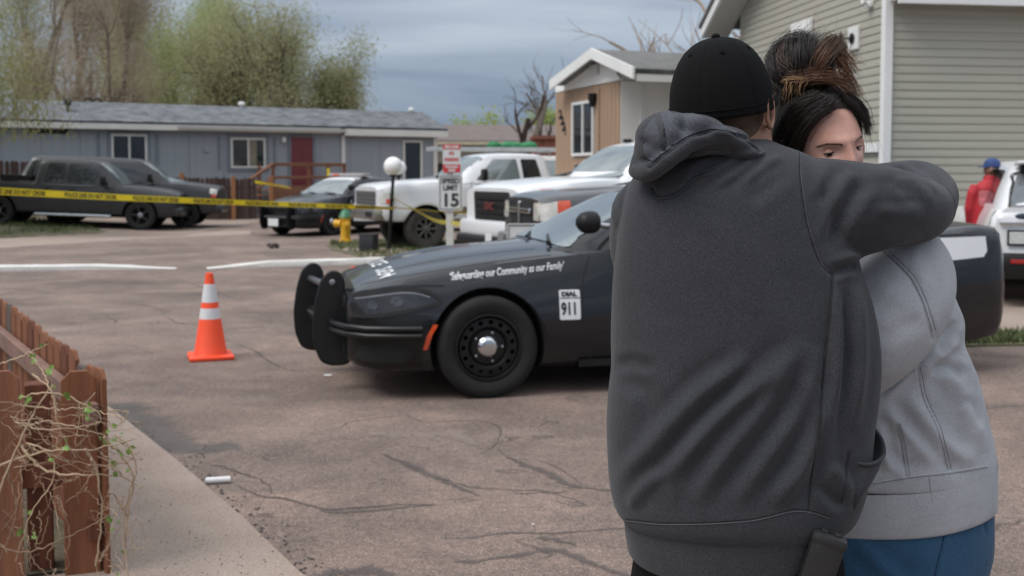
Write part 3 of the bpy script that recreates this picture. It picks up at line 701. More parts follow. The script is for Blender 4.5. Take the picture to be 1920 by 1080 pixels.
# far eave of the gable end and rake towards the ridge
yl, zl = gh.hitx(1384, 52, 0.0)
slope = 0.52
rk = MB(); rl = 4.4
o_eave = (yl+0.55); z_far = zl-0.16
rk.prism([(o_eave, z_far), (o_eave, z_far+0.20), (o_eave-rl, z_far+0.20+rl*slope), (o_eave-rl, z_far+rl*slope)], 'x', -0.62, -0.56); rk.build('bargeboard', M_WHITE, gh.root)
mb = MB(); mb.prism([(o_eave, z_far+0.0), (o_eave, z_far+0.03), (o_eave-rl, z_far+0.03+rl*slope), (o_eave-rl, z_far+rl*slope)], 'x', -0.555, -0.03); mb.build('soffit', mat('soffit_grey', (0.46, 0.45, 0.41), 0.7, 0.05, 2), gh.root)
mb = MB(); mb.prism([(o_eave+0.05, z_far+0.205), (o_eave+0.05, z_far+0.28), (o_eave-rl, z_far+0.28+(rl+0.05)*slope), (o_eave-rl, z_far+0.205+(rl+.05)*slope)], 'x', -0.66, LR+0.4); mb.build('roof', M_SH_GREY, gh.root)
mb = MB(); mb.prism([(-0.35, z_eave+0.02), (o_eave-rl, z_far+0.205+(rl+.05)*slope), (o_eave-rl, z_far+0.28+(rl+.05)*slope), (-0.35, z_eave+0.095)], 'x', 0.0, LR+0.4); mb.build('roof', M_SH_GREY, gh.root)
mb = MB(); mb.box((LR/2+0.2, -0.33, z_eave-0.04), (LR+0.4, 0.05, 0.12)); mb.build('fascia', M_WHITE, gh.root)
mb = MB(); mb.box((LR/2+0.2, -0.16, z_eave-0.02), (LR+0.4, 0.30, 0.03)); mb.build('soffit', _MATS['soffit_grey'], gh.root)
# lamp and plates on the gable wall
y0, z0 = gh.hitx(1606, 72, 0.0)
mb = MB(); mb.bbox((-0.045, y0, z0), (0.05, 0.34, 0.36), 0.01); plate = mb.build('mount_plate', M_WHITE, gh.root)
mb = MB(); mb.lathe([(0.075, 0), (0.085, 0.02), (0.04, 0.045)], 14, Matrix.Rotation(-math.pi/2, 4, 'Y')); mb.tube([(-0.03, 0, 0), (-0.16, 0, 0.0), (-0.20, 0, 0.10), (-0.20, 0, 0.0)], 0.016, 8)
mb.lathe([(0.02, 0.0), (0.05, -0.05), (0.12, -0.13), (0.125, -0.17)], 16, Matrix.Translation((-0.20, 0, 0))); o = mb.build('barn_lamp', M_BLACK, gh.root, smooth=40); o.location = (-0.07, y0, z0)
y1, z1 = gh.hitx(1508, 58, 0.0)
mb = MB(); mb.bbox((-0.05, y1, z1), (0.06, 0.85, 0.34), 0.01); mb.build('vent_plate', M_WHITE, gh.root)
y1, z1 = gh.hitx(1637, 8, 0.0)
mb = MB(); mb.bbox((-0.06, y1, z1), (0.08, 0.16, 0.10), 0.02); mb.tube([(-0.08, y1, z1), (-0.2, y1-0.05, z1+0.03)], 0.03, 8); mb.build('camera_bracket', M_WHITE, gh.root)

# ---------------- brown roofed house and red shed far behind
fh = Frame('brown_house', (-9.0, 62.0), math.radians(4), 'low house with brown shingle roof between the two mobile homes', 'house')
zt0 = P(930, 236, 66).z; ze0 = P(930, 266, 61).z
mb = MB(); mb.box((7.5, 4.0, ze0/2), (17, 8, ze0-0.1)); mb.build('wall', mat('beige_wall', (0.30, 0.27, 0.21), 0.8, 0.08, 1), fh.root)
gable_roof(fh.root, -1.5, 17, 0, 8, ze0, zt0, 0.6, M_SH_BROWN)
mb = MB(); mb.box((7.7, -0.62, ze0-0.05), (18, 0.06, 0.2)); mb.build('fascia', mat('beige_trim', (0.42, 0.38, 0.28), 0.7), fh.root)
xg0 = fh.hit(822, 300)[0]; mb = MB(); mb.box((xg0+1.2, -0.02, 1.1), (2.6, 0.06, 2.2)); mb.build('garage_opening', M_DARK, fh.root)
mb = MB(); mb.lathe([(0.1, 0), (0.1, .5), (.16, .52), (.16, .66)], 10); o = mb.build('roof_stack', M_STEEL, fh.root); o.location = (fh.hit(995, 250, 2)[0], 2.0, ze0+0.8)
sh = Frame('red_shed', tuple(P(1004, 300, 42)[:2]), math.radians(6), 'small rusty red shed top beyond the tan home', 'shed')
zs = P(1004, 254, 42).z
for i in range(5):
    mb = MB(); mb.box((0.13+i*0.30, 0.6, (zs-0.15)/2), (0.285, 1.2, zs-0.15)); mb.build('wall_board', mat('rust_red', (0.20, 0.07, 0.05), 0.8, 0.25, 2), sh.root)
mb = MB(); mb.prism([(-0.1, zs-0.14), (1.3, zs-0.14), (1.3, zs-0.06), (-0.1, zs)], 'x', -0.1, 1.6); mb.build('roof', _MATS['rust_red'], sh.root)
# ================================================================== vehicles
# local axes: the vehicle faces -x (front at x = 0), its left side is -y, z up
def pchip(xs, ys, q):
    """monotone cubic through stations; ys (n, ...)"""
    xs = np.asarray(xs, float); ys = np.asarray(ys, float); sh = ys.shape[1:]; ys = ys.reshape(len(xs), -1); q = np.asarray(q, float)
    h = np.diff(xs)[:, None]; dl = np.diff(ys, axis=0)/h; m = np.zeros_like(ys)
    a = dl[:-1]; b = dl[1:]; ok = (a*b) > 0
    w1 = 2*h[1:]+h[:-1]; w2 = h[1:]+2*h[:-1]
    with np.errstate(divide='ignore', invalid='ignore'): mm = (w1+w2)/(w1/a+w2/b)
    m[1:-1] = np.where(ok, mm, 0); m[0] = dl[0]; m[-1] = dl[-1]
    i = np.clip(np.searchsorted(xs, q, 'right')-1, 0, len(xs)-2); hh = h[i]; t = ((q-xs[i])[:, None])/hh
    r = (2*t**3-3*t**2+1)*ys[i]+(t**3-2*t**2+t)*hh*m[i]+(-2*t**3+3*t**2)*ys[i+1]+(t**3-t**2)*hh*m[i+1]
    return r.reshape((len(q),)+sh)
def resample(pts, n):
    """polyline of (y,z) control points -> n points of a smooth curve through them"""
    s = smoothline(pts, 160); d = np.r_[0, np.cumsum(np.linalg.norm(np.diff(s, axis=0), axis=1))]
    t = np.linspace(0, d[-1], n); return np.stack([np.interp(t, d, s[:, 0]), np.interp(t, d, s[:, 1])], 1)
def loft(stations, sect, nx=70, ns=30):
    """stations: rows (x, p1, p2, ...); sect(params) -> half section from bottom centre to top centre. Closed mirrored loft."""
    st = np.array(stations, float); xs = st[:, 0]
    q = np.unique(np.concatenate([np.linspace(xs[0], xs[-1], nx), xs])); par = pchip(xs, st[:, 1:], q)
    V = []; F = []; k = 2*ns-2
    for x, p in zip(q, par):
        h = resample(sect(p), ns); ring = [(x, -a, b) for a, b in h]+[(x, a, b) for a, b in h[-2:0:-1]]
        V += ring
    m = len(q)
    for i in range(m-1):
        for j in range(k): F.append((i*k+j, (i+1)*k+j, (i+1)*k+(j+1) % k, i*k+(j+1) % k))
    F.append(tuple(range(k))); F.append(tuple((m-1)*k+j for j in range(k-1, -1, -1)))
    return V, F
def sec_body(p):
    """w, zb, zm, ws, zs, zt : half width, bottom, height of widest line, shoulder half width / height, top centre"""
    w, zb, zm, ws, zs, zt = p
    return [(0, zb), (w*0.5, zb), (w*0.86, zb+0.005), (w*0.955, zb+0.04), (w*0.99, zb+(zm-zb)*0.45), (w, zm), (w*0.4+ws*0.6+0.004, zm+(zs-zm)*0.62), (ws, zs-0.012), (ws-0.018, zs+0.004), (ws*0.86, zs+(zt-zs)*0.42), (ws*0.5, zs+(zt-zs)*0.82), (0, zt)]
def sec_cab(p):
    """wb, zb, wr, zr : belt half width / height, roof rail half width, roof centre height"""
    wb, zb, wr, zr = p; h = zr-zb
    return [(0, zb), (wb*0.5, zb), (wb-0.01, zb), (wb, zb+0.01), (wb+(wr-wb)*0.45, zb+h*0.47), (wr+0.01, zb+h*0.86), (wr-0.045, zb+h*0.955), (wr*0.6, zb+h*0.99), (0, zr)]
def bvh_of(objs):
    V = []; F = []
    for o in objs:
        n = len(V); V += [v.co.copy() for v in o.data.vertices]; F += [[i+n for i in p.vertices] for p in o.data.polygons]
    return BVHTree.FromPolygons(V, F)
def cut(o, cutters):
    for c in cutters:
        m = o.modifiers.new('b', 'BOOLEAN'); m.operation = 'DIFFERENCE'; m.object = c; m.solver = 'EXACT'
    me = evaluated(o); o.modifiers.clear(); old = o.data; o.data = me; bpy.data.meshes.remove(old)
    for c in cutters: bpy.data.objects.remove(c)
    return o
def polyclip_grid(poly, step):
    """polygon filled with small triangles (2-D)"""
    bm = bmesh.new(); vs = [bm.verts.new((p[0], p[1], 0)) for p in poly]; f = bm.faces.new(vs)
    xs = [p[0] for p in poly]; ys = [p[1] for p in poly]
    for ax, lo, hi in ((0, min(xs), max(xs)), (1, min(ys), max(ys))):
        n = int((hi-lo)/step)
        for i in range(1, n+1):
            c = lo+(hi-lo)*i/(n+1); co = (c, 0, 0) if ax == 0 else (0, c, 0); no = (1, 0, 0) if ax == 0 else (0, 1, 0)
            bmesh.ops.bisect_plane(bm, geom=bm.verts[:]+bm.edges[:]+bm.faces[:], plane_co=co, plane_no=no)
    bmesh.ops.triangulate(bm, faces=bm.faces[:]); bm.verts.index_update()
    V = [(v.co.x, v.co.y) for v in bm.verts]; F = [[v.index for v in f.verts] for f in bm.faces]; bm.free(); return V, F
def drape(name, V2, F, bvh, axis, m, parent, off=0.004, side=-1, far=None, smooth=60, one=False):
    """2-D shape laid onto the bodywork. axis 'y': (x,z) seen from the side `side`; 'x': (y,z) seen from front (side -1) or back (+1); 'z': (x,y) from above"""
    out = []; bad = set()
    for i, (a, b) in enumerate(V2):
        if axis == 'y': org = Vector((a, side*3.0, b)); d = Vector((0, -side, 0))
        elif axis == 'x': org = Vector((side*9.0, a, b)); d = Vector((-side, 0, 0))
        else: org = Vector((a, b, 5.0)); d = Vector((0, 0, -1))
        h, n, _, _ = bvh.ray_cast(org, d)
        if h is None: bad.add(i); out.append(Vector((0, 0, 0))); continue
        if n.dot(d) > 0: n = -n
        out.append(h+n*off)
    F2 = [f for f in F if not any(i in bad for i in f)]
    if one:
        F2 = [f for f in F2 if max((out[f[0]]-out[f[1]]).length, (out[f[1]]-out[f[2]]).length) < 0.6]; F2 = largest(F2); use = sorted({i for f in F2 for i in f}); mp = {k: j for j, k in enumerate(use)}; out = [out[i] for i in use]; F2 = [[mp[i] for i in f] for f in F2]
    o = pyobj(name, out, F2, m, parent, smooth=smooth)
    return o
def largest(F):
    """only the biggest connected patch of faces"""
    par = {}
    def find(a):
        while par.setdefault(a, a) != a: par[a] = par[par[a]]; a = par[a]
        return a
    for f in F:
        for i in f[1:]: par[find(i)] = find(f[0])
    cnt = {}
    for f in F: cnt[find(f[0])] = cnt.get(find(f[0]), 0)+1
    if not cnt: return F
    b = max(cnt, key=cnt.get); return [f for f in F if find(f[0]) == b]
def panel(name, poly, bvh, axis, m, parent, off=0.004, side=-1, step=0.10, rnd=0.0):
    if rnd: poly = round_poly(poly, rnd)
    V, F = polyclip_grid(poly, step); return drape(name, V, F, bvh, axis, m, parent, off, side, one=True)
def round_poly(poly, r, n=4):
    out = []; k = len(poly); P2 = [Vector(p) for p in poly]
    for i in range(k):
        a, b, c = P2[i-1], P2[i], P2[(i+1) % k]; u = (a-b); w = (c-b); rr = min(r, u.length*0.45, w.length*0.45)
        p, q = b+u.normalized()*rr, b+w.normalized()*rr
        for t in np.linspace(0, 1, n+1): out.append(tuple(p*(1-t)**2+b*2*t*(1-t)+q*t*t))
    return out
def seam(name, pts, bvh, axis, m, parent, w=0.007, off=0.002, side=-1, n=40):
    L = smoothline(pts, n) if len(pts) > 2 else np.array([np.array(pts[0])*(1-t)+np.array(pts[1])*t for t in np.linspace(0, 1, n)])
    V = []; F = []
    for i in range(n):
        t = L[min(i+1, n-1)]-L[max(i-1, 0)]; t = t/max(np.linalg.norm(t), 1e-9); nn = np.array([-t[1], t[0]])
        V += [tuple(L[i]+nn*w/2), tuple(L[i]-nn*w/2)]
    for i in range(n-1): F.append((2*i, 2*i+1, 2*i+3, 2*i+2))
    return drape(name, V, F, bvh, axis, m, parent, off, side)
M_TYRE = mat('tyre_rubber', (0.011, 0.0105, 0.010), 0.85, 0.3, 6, bump=0.3, bs=80)
M_TYRE_D = mat('dusty_tyre', (0.055, 0.050, 0.043), 0.95, 0.4, 5, bump=0.4, bs=60)
def wheel(parent, x, y, r, w, rim_r, side, style, m_rim, m_cap=None, m_tyre=None, steer=0.0):
    """tyre (part) > rim, spokes, hub cap"""
    M = Matrix.Rotation(math.pi/2 if side < 0 else -math.pi/2, 4, 'X')     # lathe z -> outward
    t = rim_r; mb = MB(); nl = 28
    prof = [(t, -w*0.42), (t+0.02, -w*0.47), (r-0.035, -w*0.5), (r-0.012, -w*0.44), (r, -w*0.36), (r, -w*0.2), (r-0.008, -w*0.18), (r-0.008, -w*0.15), (r, -w*0.13), (r, w*0.13), (r-0.008, w*0.15), (r-0.008, w*0.18), (r, w*0.2), (r, w*0.36), (r-0.012, w*0.44), (r-0.035, w*0.5), (r-0.06, w*0.505), (t+0.02, w*0.47), (t, w*0.42)]
    mb.lathe(prof, 56, M, closed=True); 
    # shoulder lugs
    for i in range(44 if style != 'steel' else 0):
        th = 2*math.pi*i/44
        for s2 in (-1, 1):
            R = M @ Matrix.Rotation(th, 4, 'Z'); c = R @ Vector((r-0.0145, 0, s2*w*0.40)); mb.box(c, (0.020, r*0.085, w*0.16), M=(R.to_3x3()))
    o = mb.build('wheel', m_tyre or M_TYRE, parent, smooth=35); o.location = (x, y, r); o.rotation_euler = (0, 0, steer)
    zf = w*0.36
    mb = MB()
    if style == 'steel':      # black steel disc with round holes, chrome centre
        mb.lathe([(t+0.004, w*0.46), (t-0.012, w*0.47), (t-0.02, w*0.36), (t-0.045, w*0.22)], 48, M, cap=False)
        bm = bmesh.new(); ro = t-0.02; hr = t-0.058; nh = 15; hs = 0.0165
        # annulus ring with holes: build by sectors
        ob = MB(); ob.lathe([(ro, 0.0), (hr+0.028, 0.022), (hr-0.03, 0.026), (t*0.55, 0.0), (t*0.50, 0.012), (0.001, 0.02), (0.001, -0.012), (t*0.5, -0.015), (t*0.56, -0.018), (hr, -0.004), (ro, -0.02)], 90, closed=True)
        disc = ob.build('rim_tmp', m_rim); bm.free()
        cs = []
        cm = MB()
        for i in range(nh):
            th = 2*math.pi*(i+.5)/nh; cm.lathe([(hs, -0.06), (hs, 0.08)], 14, Matrix.Translation((hr*math.cos(th), hr*math.sin(th), 0)))
        c = cm.build('c_tmp'); cs.append(c); cut(disc, cs)
        V = [M @ (v.co+Vector((0, 0, w*0.30))) for v in disc.data.vertices]; F = [list(p.vertices) for p in disc.data.polygons]; bpy.data.objects.remove(disc)
        mb.add(V, F)
        rim = mb.build('rim', m_rim, o, smooth=35)
        mb = MB(); mb.lathe([(0.088, w*0.28), (0.086, w*0.33), (0.074, w*0.40), (0.060, w*0.45), (0.055, w*0.47), (0.05, w*0.475), (0.0001, w*0.48)], 32, M); mb.build('hub_cap', m_cap or M_CHROME, o, smooth=50)
        for i in range(5):
            th = 2*math.pi*i/5; mb = MB(); mb.lathe([(0.011, w*0.30), (0.011, w*0.36), (0.006, w*0.375)], 6, M @ Matrix.Translation((0.105*math.cos(th), 0.105*math.sin(th), 0))); mb.build('lug_nut', M_STEEL, o)
    else:                      # alloy with spokes
        nsp = {'five': 5, 'six': 6, 'eight': 8}[style]
        mb.lathe([(t+0.004, w*0.45), (t-0.014, w*0.46), (t-0.02, w*0.2), (t-0.03, -w*0.3)], 48, M, cap=False); rim = mb.build('rim', m_rim, o, smooth=35)
        mb = MB(); mb.lathe([(t-0.005, w*0.02), (0.001, w*0.02)], 32, M); mb.build('brake', M_DARK, o)
        for i in range(nsp):
            th = 2*math.pi*i/nsp; R = M @ Matrix.Rotation(th, 4, 'Z'); mb = MB()
            mb.bbox(R @ Vector((t*0.52, 0, w*0.33)), (t*0.92, t*0.20, 0.045), 0.01, M=R.to_3x3()); mb.build('spoke', m_rim, o)
        mb = MB(); mb.lathe([(t*0.30, w*0.25), (t*0.30, w*0.40), (t*0.2, w*0.44), (0.001, w*0.45)], 24, M); mb.build('hub_cap', m_cap or m_rim, o, smooth=40)
    return o
def well_cutter(x, r, w, depth, zc):
    mb = MB(); objs = []
    for s in (-1, 1):
        mb = MB(); mb.lathe([(r, 0), (r, depth)], 40, Matrix.Translation((x, s*(w+0.25), zc)) @ Matrix.Rotation(math.pi/2 if s > 0 else -math.pi/2, 4, 'X'))
        o = mb.build('c_tmp', [M_DARK, M_DARK]); o.data.polygons.foreach_set('material_index', [1]*len(o.data.polygons)); objs.append(o)
    return objs
def arch_lip(parent, x, zc, r, bvh, m, w=0.05, off=0.012, a0=-10, a1=190, side=-1):
    V = []; F = []; n = 40
    for i in range(n+1):
        a = math.radians(a0+(a1-a0)*i/n)
        for rr in (r+0.004, r+w*0.5, r+w): V.append((x+rr*math.cos(a), zc+rr*math.sin(a)))
    for i in range(n):
        for j in range(2): F.append((3*i+j, 3*i+j+1, 3*i+4+j, 3*i+3+j))
    return drape('wheel_arch', V, F, bvh, 'y', m, parent, off, side)
def place(root, fx, fy, heading, ref):
    """put the local point ref=(x,y) at world (fx,fy)"""
    c, s = math.cos(heading), math.sin(heading); root.location = (fx-(ref[0]*c-ref[1]*s), fy-(ref[0]*s+ref[1]*c), 0); root.rotation_euler = (0, 0, heading)
def put_text(name, txt, size, org, axis, bvh, m, parent, off=0.005, shear=0, bold=0, rot=0.0, side=-1, sx=1, sy=1, spacing=1.0, flip=1):
    V, F = text_mesh(txt, size, shear, bold, spacing); c, s = math.cos(rot), math.sin(rot)
    V2 = [(org[0]+flip*(a*sx*c-b*sy*s), org[1]+(a*sx*s+b*sy*c)) for a, b in V]
    return drape(name, V2, F, bvh, axis, m, parent, off, side, smooth=None)

# ------------------------------------------------------------------ black police sedan (foreground)
M_PAINT_K = mat('black_paint', (0.0075, 0.0085, 0.0105), 0.32, 0.08, 2, coat=0.6, spec=0.2)
M_PAINT_K.node_tree.nodes['Principled BSDF'].inputs['Coat IOR'].default_value = 1.6
M_PAINT_KD = mat('black_dull_paint', (0.020, 0.020, 0.021), 0.45, 0.15, 3, coat=0.15)
M_WHT_DEC = mat('white_vinyl', (0.66, 0.67, 0.68), 0.45, 0.04, 3)
M_LAMP_D = mat('smoked_lens', (0.007, 0.007, 0.008), 0.06, 0.5, 5, coat=0.45, spec=0.4, col2=(0.030, 0.031, 0.035))
M_AMBER = mat('amber_lens', (0.62, 0.07, 0.015), 0.15, 0.05, 4, coat=0.8)
M_RED = mat('red_lens', (0.33, 0.01, 0.01), 0.15, 0.05, 4, coat=0.8)
def sedan(name, steel=True):
    root = empty(name)
    #      x     w     zb    zm    ws    zs    zt
    st = [(0.00, 0.62, 0.26, 0.52, 0.60, 0.70, 0.735), (0.06, 0.74, 0.22, 0.50, 0.70, 0.755, 0.80), (0.20, 0.845, 0.20, 0.50, 0.79, 0.785, 0.862),
          (0.45, 0.915, 0.19, 0.52, 0.83, 0.835, 0.925), (0.95, 0.945, 0.19, 0.55, 0.845, 0.925, 1.005), (1.45, 0.95, 0.19, 0.56, 0.855, 0.975, 1.045), (1.75, 0.945, 0.19, 0.56, 0.86, 0.995, 1.06),
          (2.60, 0.94, 0.19, 0.56, 0.875, 1.01, 1.06), (3.50, 0.945, 0.19, 0.60, 0.89, 1.03, 1.08), (4.00, 0.95, 0.20, 0.62, 0.885, 1.055, 1.10), (4.45, 0.94, 0.22, 0.66, 0.86, 1.07, 1.115),
          (4.80, 0.90, 0.25, 0.66, 0.82, 1.085, 1.125), (4.95, 0.86, 0.28, 0.64, 0.79, 1.07, 1.105), (5.03, 0.78, 0.33, 0.60, 0.74, 0.94, 0.97)]
    st = [(x if x < 0.965 else 0.965+(x-0.965)*1.055, w, zb, zm+0.018*max(0, x-0.965), ws, zs+0.018*max(0, x-0.965), zt+0.018*max(0, x-0.965)) for x, w, zb, zm, ws, zs, zt in st]
    V, F = loft(st, sec_body, 90, 34); body = pyobj('body', V, F, [M_PAINT_K, M_DARK], root, smooth=40)
    #      x     wb    zb    wr    zr
    cb = [(1.42, 0.66, 0.985, 0.60, 1.000), (1.62, 0.80, 0.985, 0.70, 1.085), (1.95, 0.835, 0.985, 0.675, 1.255), (2.30, 0.845, 0.985, 0.645, 1.405), (2.55, 0.85, 0.985, 0.635, 1.452), (3.00, 0.855, 0.985, 0.635, 1.478),
          (3.45, 0.855, 0.985, 0.625, 1.445), (3.85, 0.845, 0.985, 0.61, 1.335), (4.25, 0.80, 0.985, 0.60, 1.175), (4.55, 0.72, 0.985, 0.58, 1.04)]
    cb = [(0.965+(x-0.965)*1.02, wb, zb, wr, zr+0.018*max(0, x-0.965)) for x, wb, zb, wr, zr in cb]
    V, F = loft(cb, sec_cab, 60, 26); cab = pyobj('greenhouse', V, F, M_PAINT_K, root, smooth=40)
    solid = bvh_of([body, cab])
    RW = 0.362; XF, XR = 0.965, 4.18
    cut(body, well_cutter(XF, RW+0.052, 0.95, 0.55, RW+0.005)+well_cutter(XR, RW+0.05, 0.95, 0.55, RW+0.005))
    body.data.polygons.foreach_set('use_smooth', [True]*len(body.data.polygons)); body.data.set_sharp_from_angle(angle=math.radians(38))
    for s in (-1, 1):
        wheel(root, XF, s*0.815, RW, 0.235, 0.236, s, 'steel', M_BLACK, steer=0.0); wheel(root, XR, s*0.815, RW, 0.235, 0.236, s, 'steel', M_BLACK)
        arch_lip(root, XF, RW+0.005, RW+0.052, solid, M_PAINT_K, 0.035, 0.010, 5, 175, s)
        # side glass, door seams, handles
        panel('window', [(2.00, 1.045), (2.42, 1.365), (2.72, 1.40), (2.82, 1.40), (2.86, 1.045)], solid, 'y', M_GLASS_D, root, 0.006, s, 0.12, 0.02)
        panel('window', [(2.93, 1.045), (2.92, 1.40), (3.30, 1.39), (3.72, 1.26), (3.84, 1.10), (3.80, 1.055)], solid, 'y', M_GLASS_D, root, 0.006, s, 0.12, 0.02)
        for line in ([(1.72, 0.99), (1.66, 0.80), (1.655, 0.55), (1.69, 0.30), (1.74, 0.245)], [(2.88, 1.02), (2.90, 0.7), (2.88, 0.25)], [(3.78, 1.03), (3.70, 0.8), (3.50, 0.55), (3.46, 0.25)], [(1.74, 0.245), (3.46, 0.245)]):
            seam('door_seam', line, solid, 'y', M_DARK, root, 0.008, 0.002, s)
        seam('hood_lip', [(0.0, 0.728), (0.16, 0.760), (0.34, 0.790), (0.50, 0.800), (0.66, 0.800)], solid, 'y', M_DARK, root, 0.012, 0.003, s)
        seam('hood_seam', [(0.10, s*0.60), (0.30, s*0.70), (0.8, s*0.775), (1.45, s*0.80)], solid, 'z', M_DARK, root, 0.007, 0.002)
        mb = MB()
        for hx in (2.70, 3.48): mb = MB(); mb.bbox((hx, s*0.945, 0.885), (0.20, 0.03, 0.028), 0.012); mb.build('door_handle', M_PAINT_K, root, smooth=40)
        # mirror
        mb = MB(); mb.sphere((2.02, s*1.02, 1.045), (0.085, 0.115, 0.075), 18, 12); mb.tube([(2.04, s*0.86, 0.995), (2.03, s*0.97, 1.03)], 0.026, 8); mir = mb.build('mirror', M_PAINT_K, root, smooth=60)
        # headlamp and its dark surround, fog recess, marker
        head = [(0.10, s*0.56), ]
        panel('headlamp', [(0.04, 0.60), (0.02, 0.715), (0.16, 0.742), (0.34, 0.768), (0.47, 0.762), (0.56, 0.735), (0.615, 0.695), (0.55, 0.672), (0.40, 0.640), (0.22, 0.612)], solid, 'y', M_LAMP_D, root, 0.009, s, 0.05, 0.015)
        for cx_, cz_, cr_ in ((0.17, 0.668, 0.030), (0.33, 0.695, 0.034)):  # pale discs added on the dark lens as painted highlights, not real projectors
            V2 = [(cx_+cr_*math.cos(t)*1.25, cz_+cr_*math.sin(t)) for t in np.linspace(0, 2*math.pi, 18, endpoint=False)]; drape('lens_highlight', V2+[(cx_, cz_)], [(i, (i+1) % 18, 18) for i in range(18)], solid, 'y', mat('highlight_silver', (0.09, 0.094, 0.102), 0.15, 0.4, 30, metal=0.7), root, 0.012, s)
        seam('running_light', [(0.06, 0.708), (0.20, 0.732), (0.36, 0.752), (0.47, 0.746), (0.555, 0.722)], solid, 'y', mat('running_white', (0.15, 0.155, 0.16), 0.2, 0.1, 9, coat=0.6), root, 0.009, 0.012, s)
        seam('headlamp_rim', [(0.02, 0.722), (0.16, 0.752), (0.34, 0.780), (0.48, 0.773), (0.57, 0.745), (0.63, 0.695), (0.55, 0.662), (0.40, 0.630), (0.22, 0.600), (0.04, 0.59)], solid, 'y', M_DARK, root, 0.026, 0.010, s, 60)
        panel('side_marker', [(0.500, 0.365), (0.530, 0.365), (0.565, 0.47), (0.605, 0.535), (0.572, 0.54), (0.525, 0.46)], solid, 'y', M_AMBER, root, 0.012, s, 0.03)
        panel('bumper_lower', [(0.02, 0.22), (0.012, 0.575), (0.22, 0.588), (0.42, 0.615), (0.54, 0.60), (0.545, 0.54), (0.50, 0.45), (0.49, 0.36), (0.50, 0.24)], solid, 'y', mat('bumper_black', (0.006, 0.006, 0.0066), 0.35, 0.2, 3, coat=0.25, spec=0.3), root, 0.003, s, 0.05)
        panel('lower_grille', [(0.06, 0.28), (0.05, 0.40), (0.36, 0.41), (0.44, 0.33), (0.36, 0.27)], solid, 'y', M_DARK, root, 0.005, s, 0.06, 0.03)
        seam('bumper_crease', [(0.02, 0.49), (0.2, 0.47), (0.49, 0.475)], solid, 'y', M_PAINT_KD, root, 0.03, 0.016, s)
        panel('rear_marker', [(4.62, 0.62), (4.66, 0.62), (4.73, 0.45), (4.69, 0.45)], solid, 'y', M_RED, root, 0.006, s, 0.03)
        mb = MB(); mb.box((2.5, s*0.88, 0.225), (1.75, 0.10, 0.05)); mb.build('rocker', M_BLACK, root)
    # grille, hood lip, glass
    panel('grille', [(-0.58, 0.62), (-0.60, 0.712), (0.60, 0.712), (0.58, 0.62)], solid, 'x', M_DARK, root, 0.006, -1, 0.06, 0.02)
    for zz in (0.637, 0.663, 0.69):
        seam('grille_bar', [(-0.56, zz), (0.56, zz)], solid, 'x', M_BLACK, root, 0.011, 0.016, -1, 30)
    panel('lower_intake', [(-0.52, 0.285), (-0.55, 0.43), (0.55, 0.43), (0.52, 0.285)], solid, 'x', M_DARK, root, 0.006, -1, 0.06, 0.03)
    panel('windshield', [(-0.745, 1.045), (-0.70, 1.09), (-0.58, 1.395), (-0.3, 1.425), (0.3, 1.425), (0.58, 1.395), (0.70, 1.09), (0.745, 1.045), (0.4, 1.06), (-0.4, 1.06)], solid, 'x', M_GLASS, root, 0.006, -1, 0.08, 0.03)
    panel('rear_window', [(-0.60, 1.13), (-0.52, 1.38), (0.52, 1.38), (0.60, 1.13)], solid, 'x', M_GLASS_D, root, 0.006, 1, 0.1, 0.03)
    panel('tail_lamp', [(-0.70, 0.86), (-0.70, 0.93), (0.70, 0.93), (0.70, 0.86)], solid, 'x', M_RED, root, 0.006, 1, 0.1)
    mb = MB()
    for a, b in (((1.50, -0.55, 1.075), (1.66, 0.05, 1.10)), ((1.50, 0.12, 1.08), (1.68, 0.62, 1.10))): mb.tube([a, b], 0.012, 6)
    mb.tube([(1.50, -0.55, 1.05), (1.50, -0.55, 1.085)], 0.016, 6); mb.build('wiper', M_BLACK, root)
    # raised hood creases
    for s in (-1, 1):
        V = []; F = []; n = 30
        for i in range(n+1):
            t = i/n; x = 0.25+1.15*t; y = s*(0.40+0.10*t)
            for k, (dy, dz) in enumerate(((-0.05, 0.0), (0, 0.012*math.sin(math.pi*min(1, t*1.2+0.05))), (0.05, 0.0))): V.append((x, y+dy, dz))
        b2 = []
        for (x, y, dz) in V:
            h, nn, _, _ = solid.ray_cast(Vector((x, y, 5)), Vector((0, 0, -1))); b2.append((x, y, (h.z if h else 1)+0.0015+dz))
        for i in range(n):
            for j in range(2): F.append((3*i+j, 3*i+j+1, 3*i+4+j, 3*i+3+j))
        pyobj('hood_crease', b2, F, M_PAINT_K, root, smooth=60)
    return root, solid
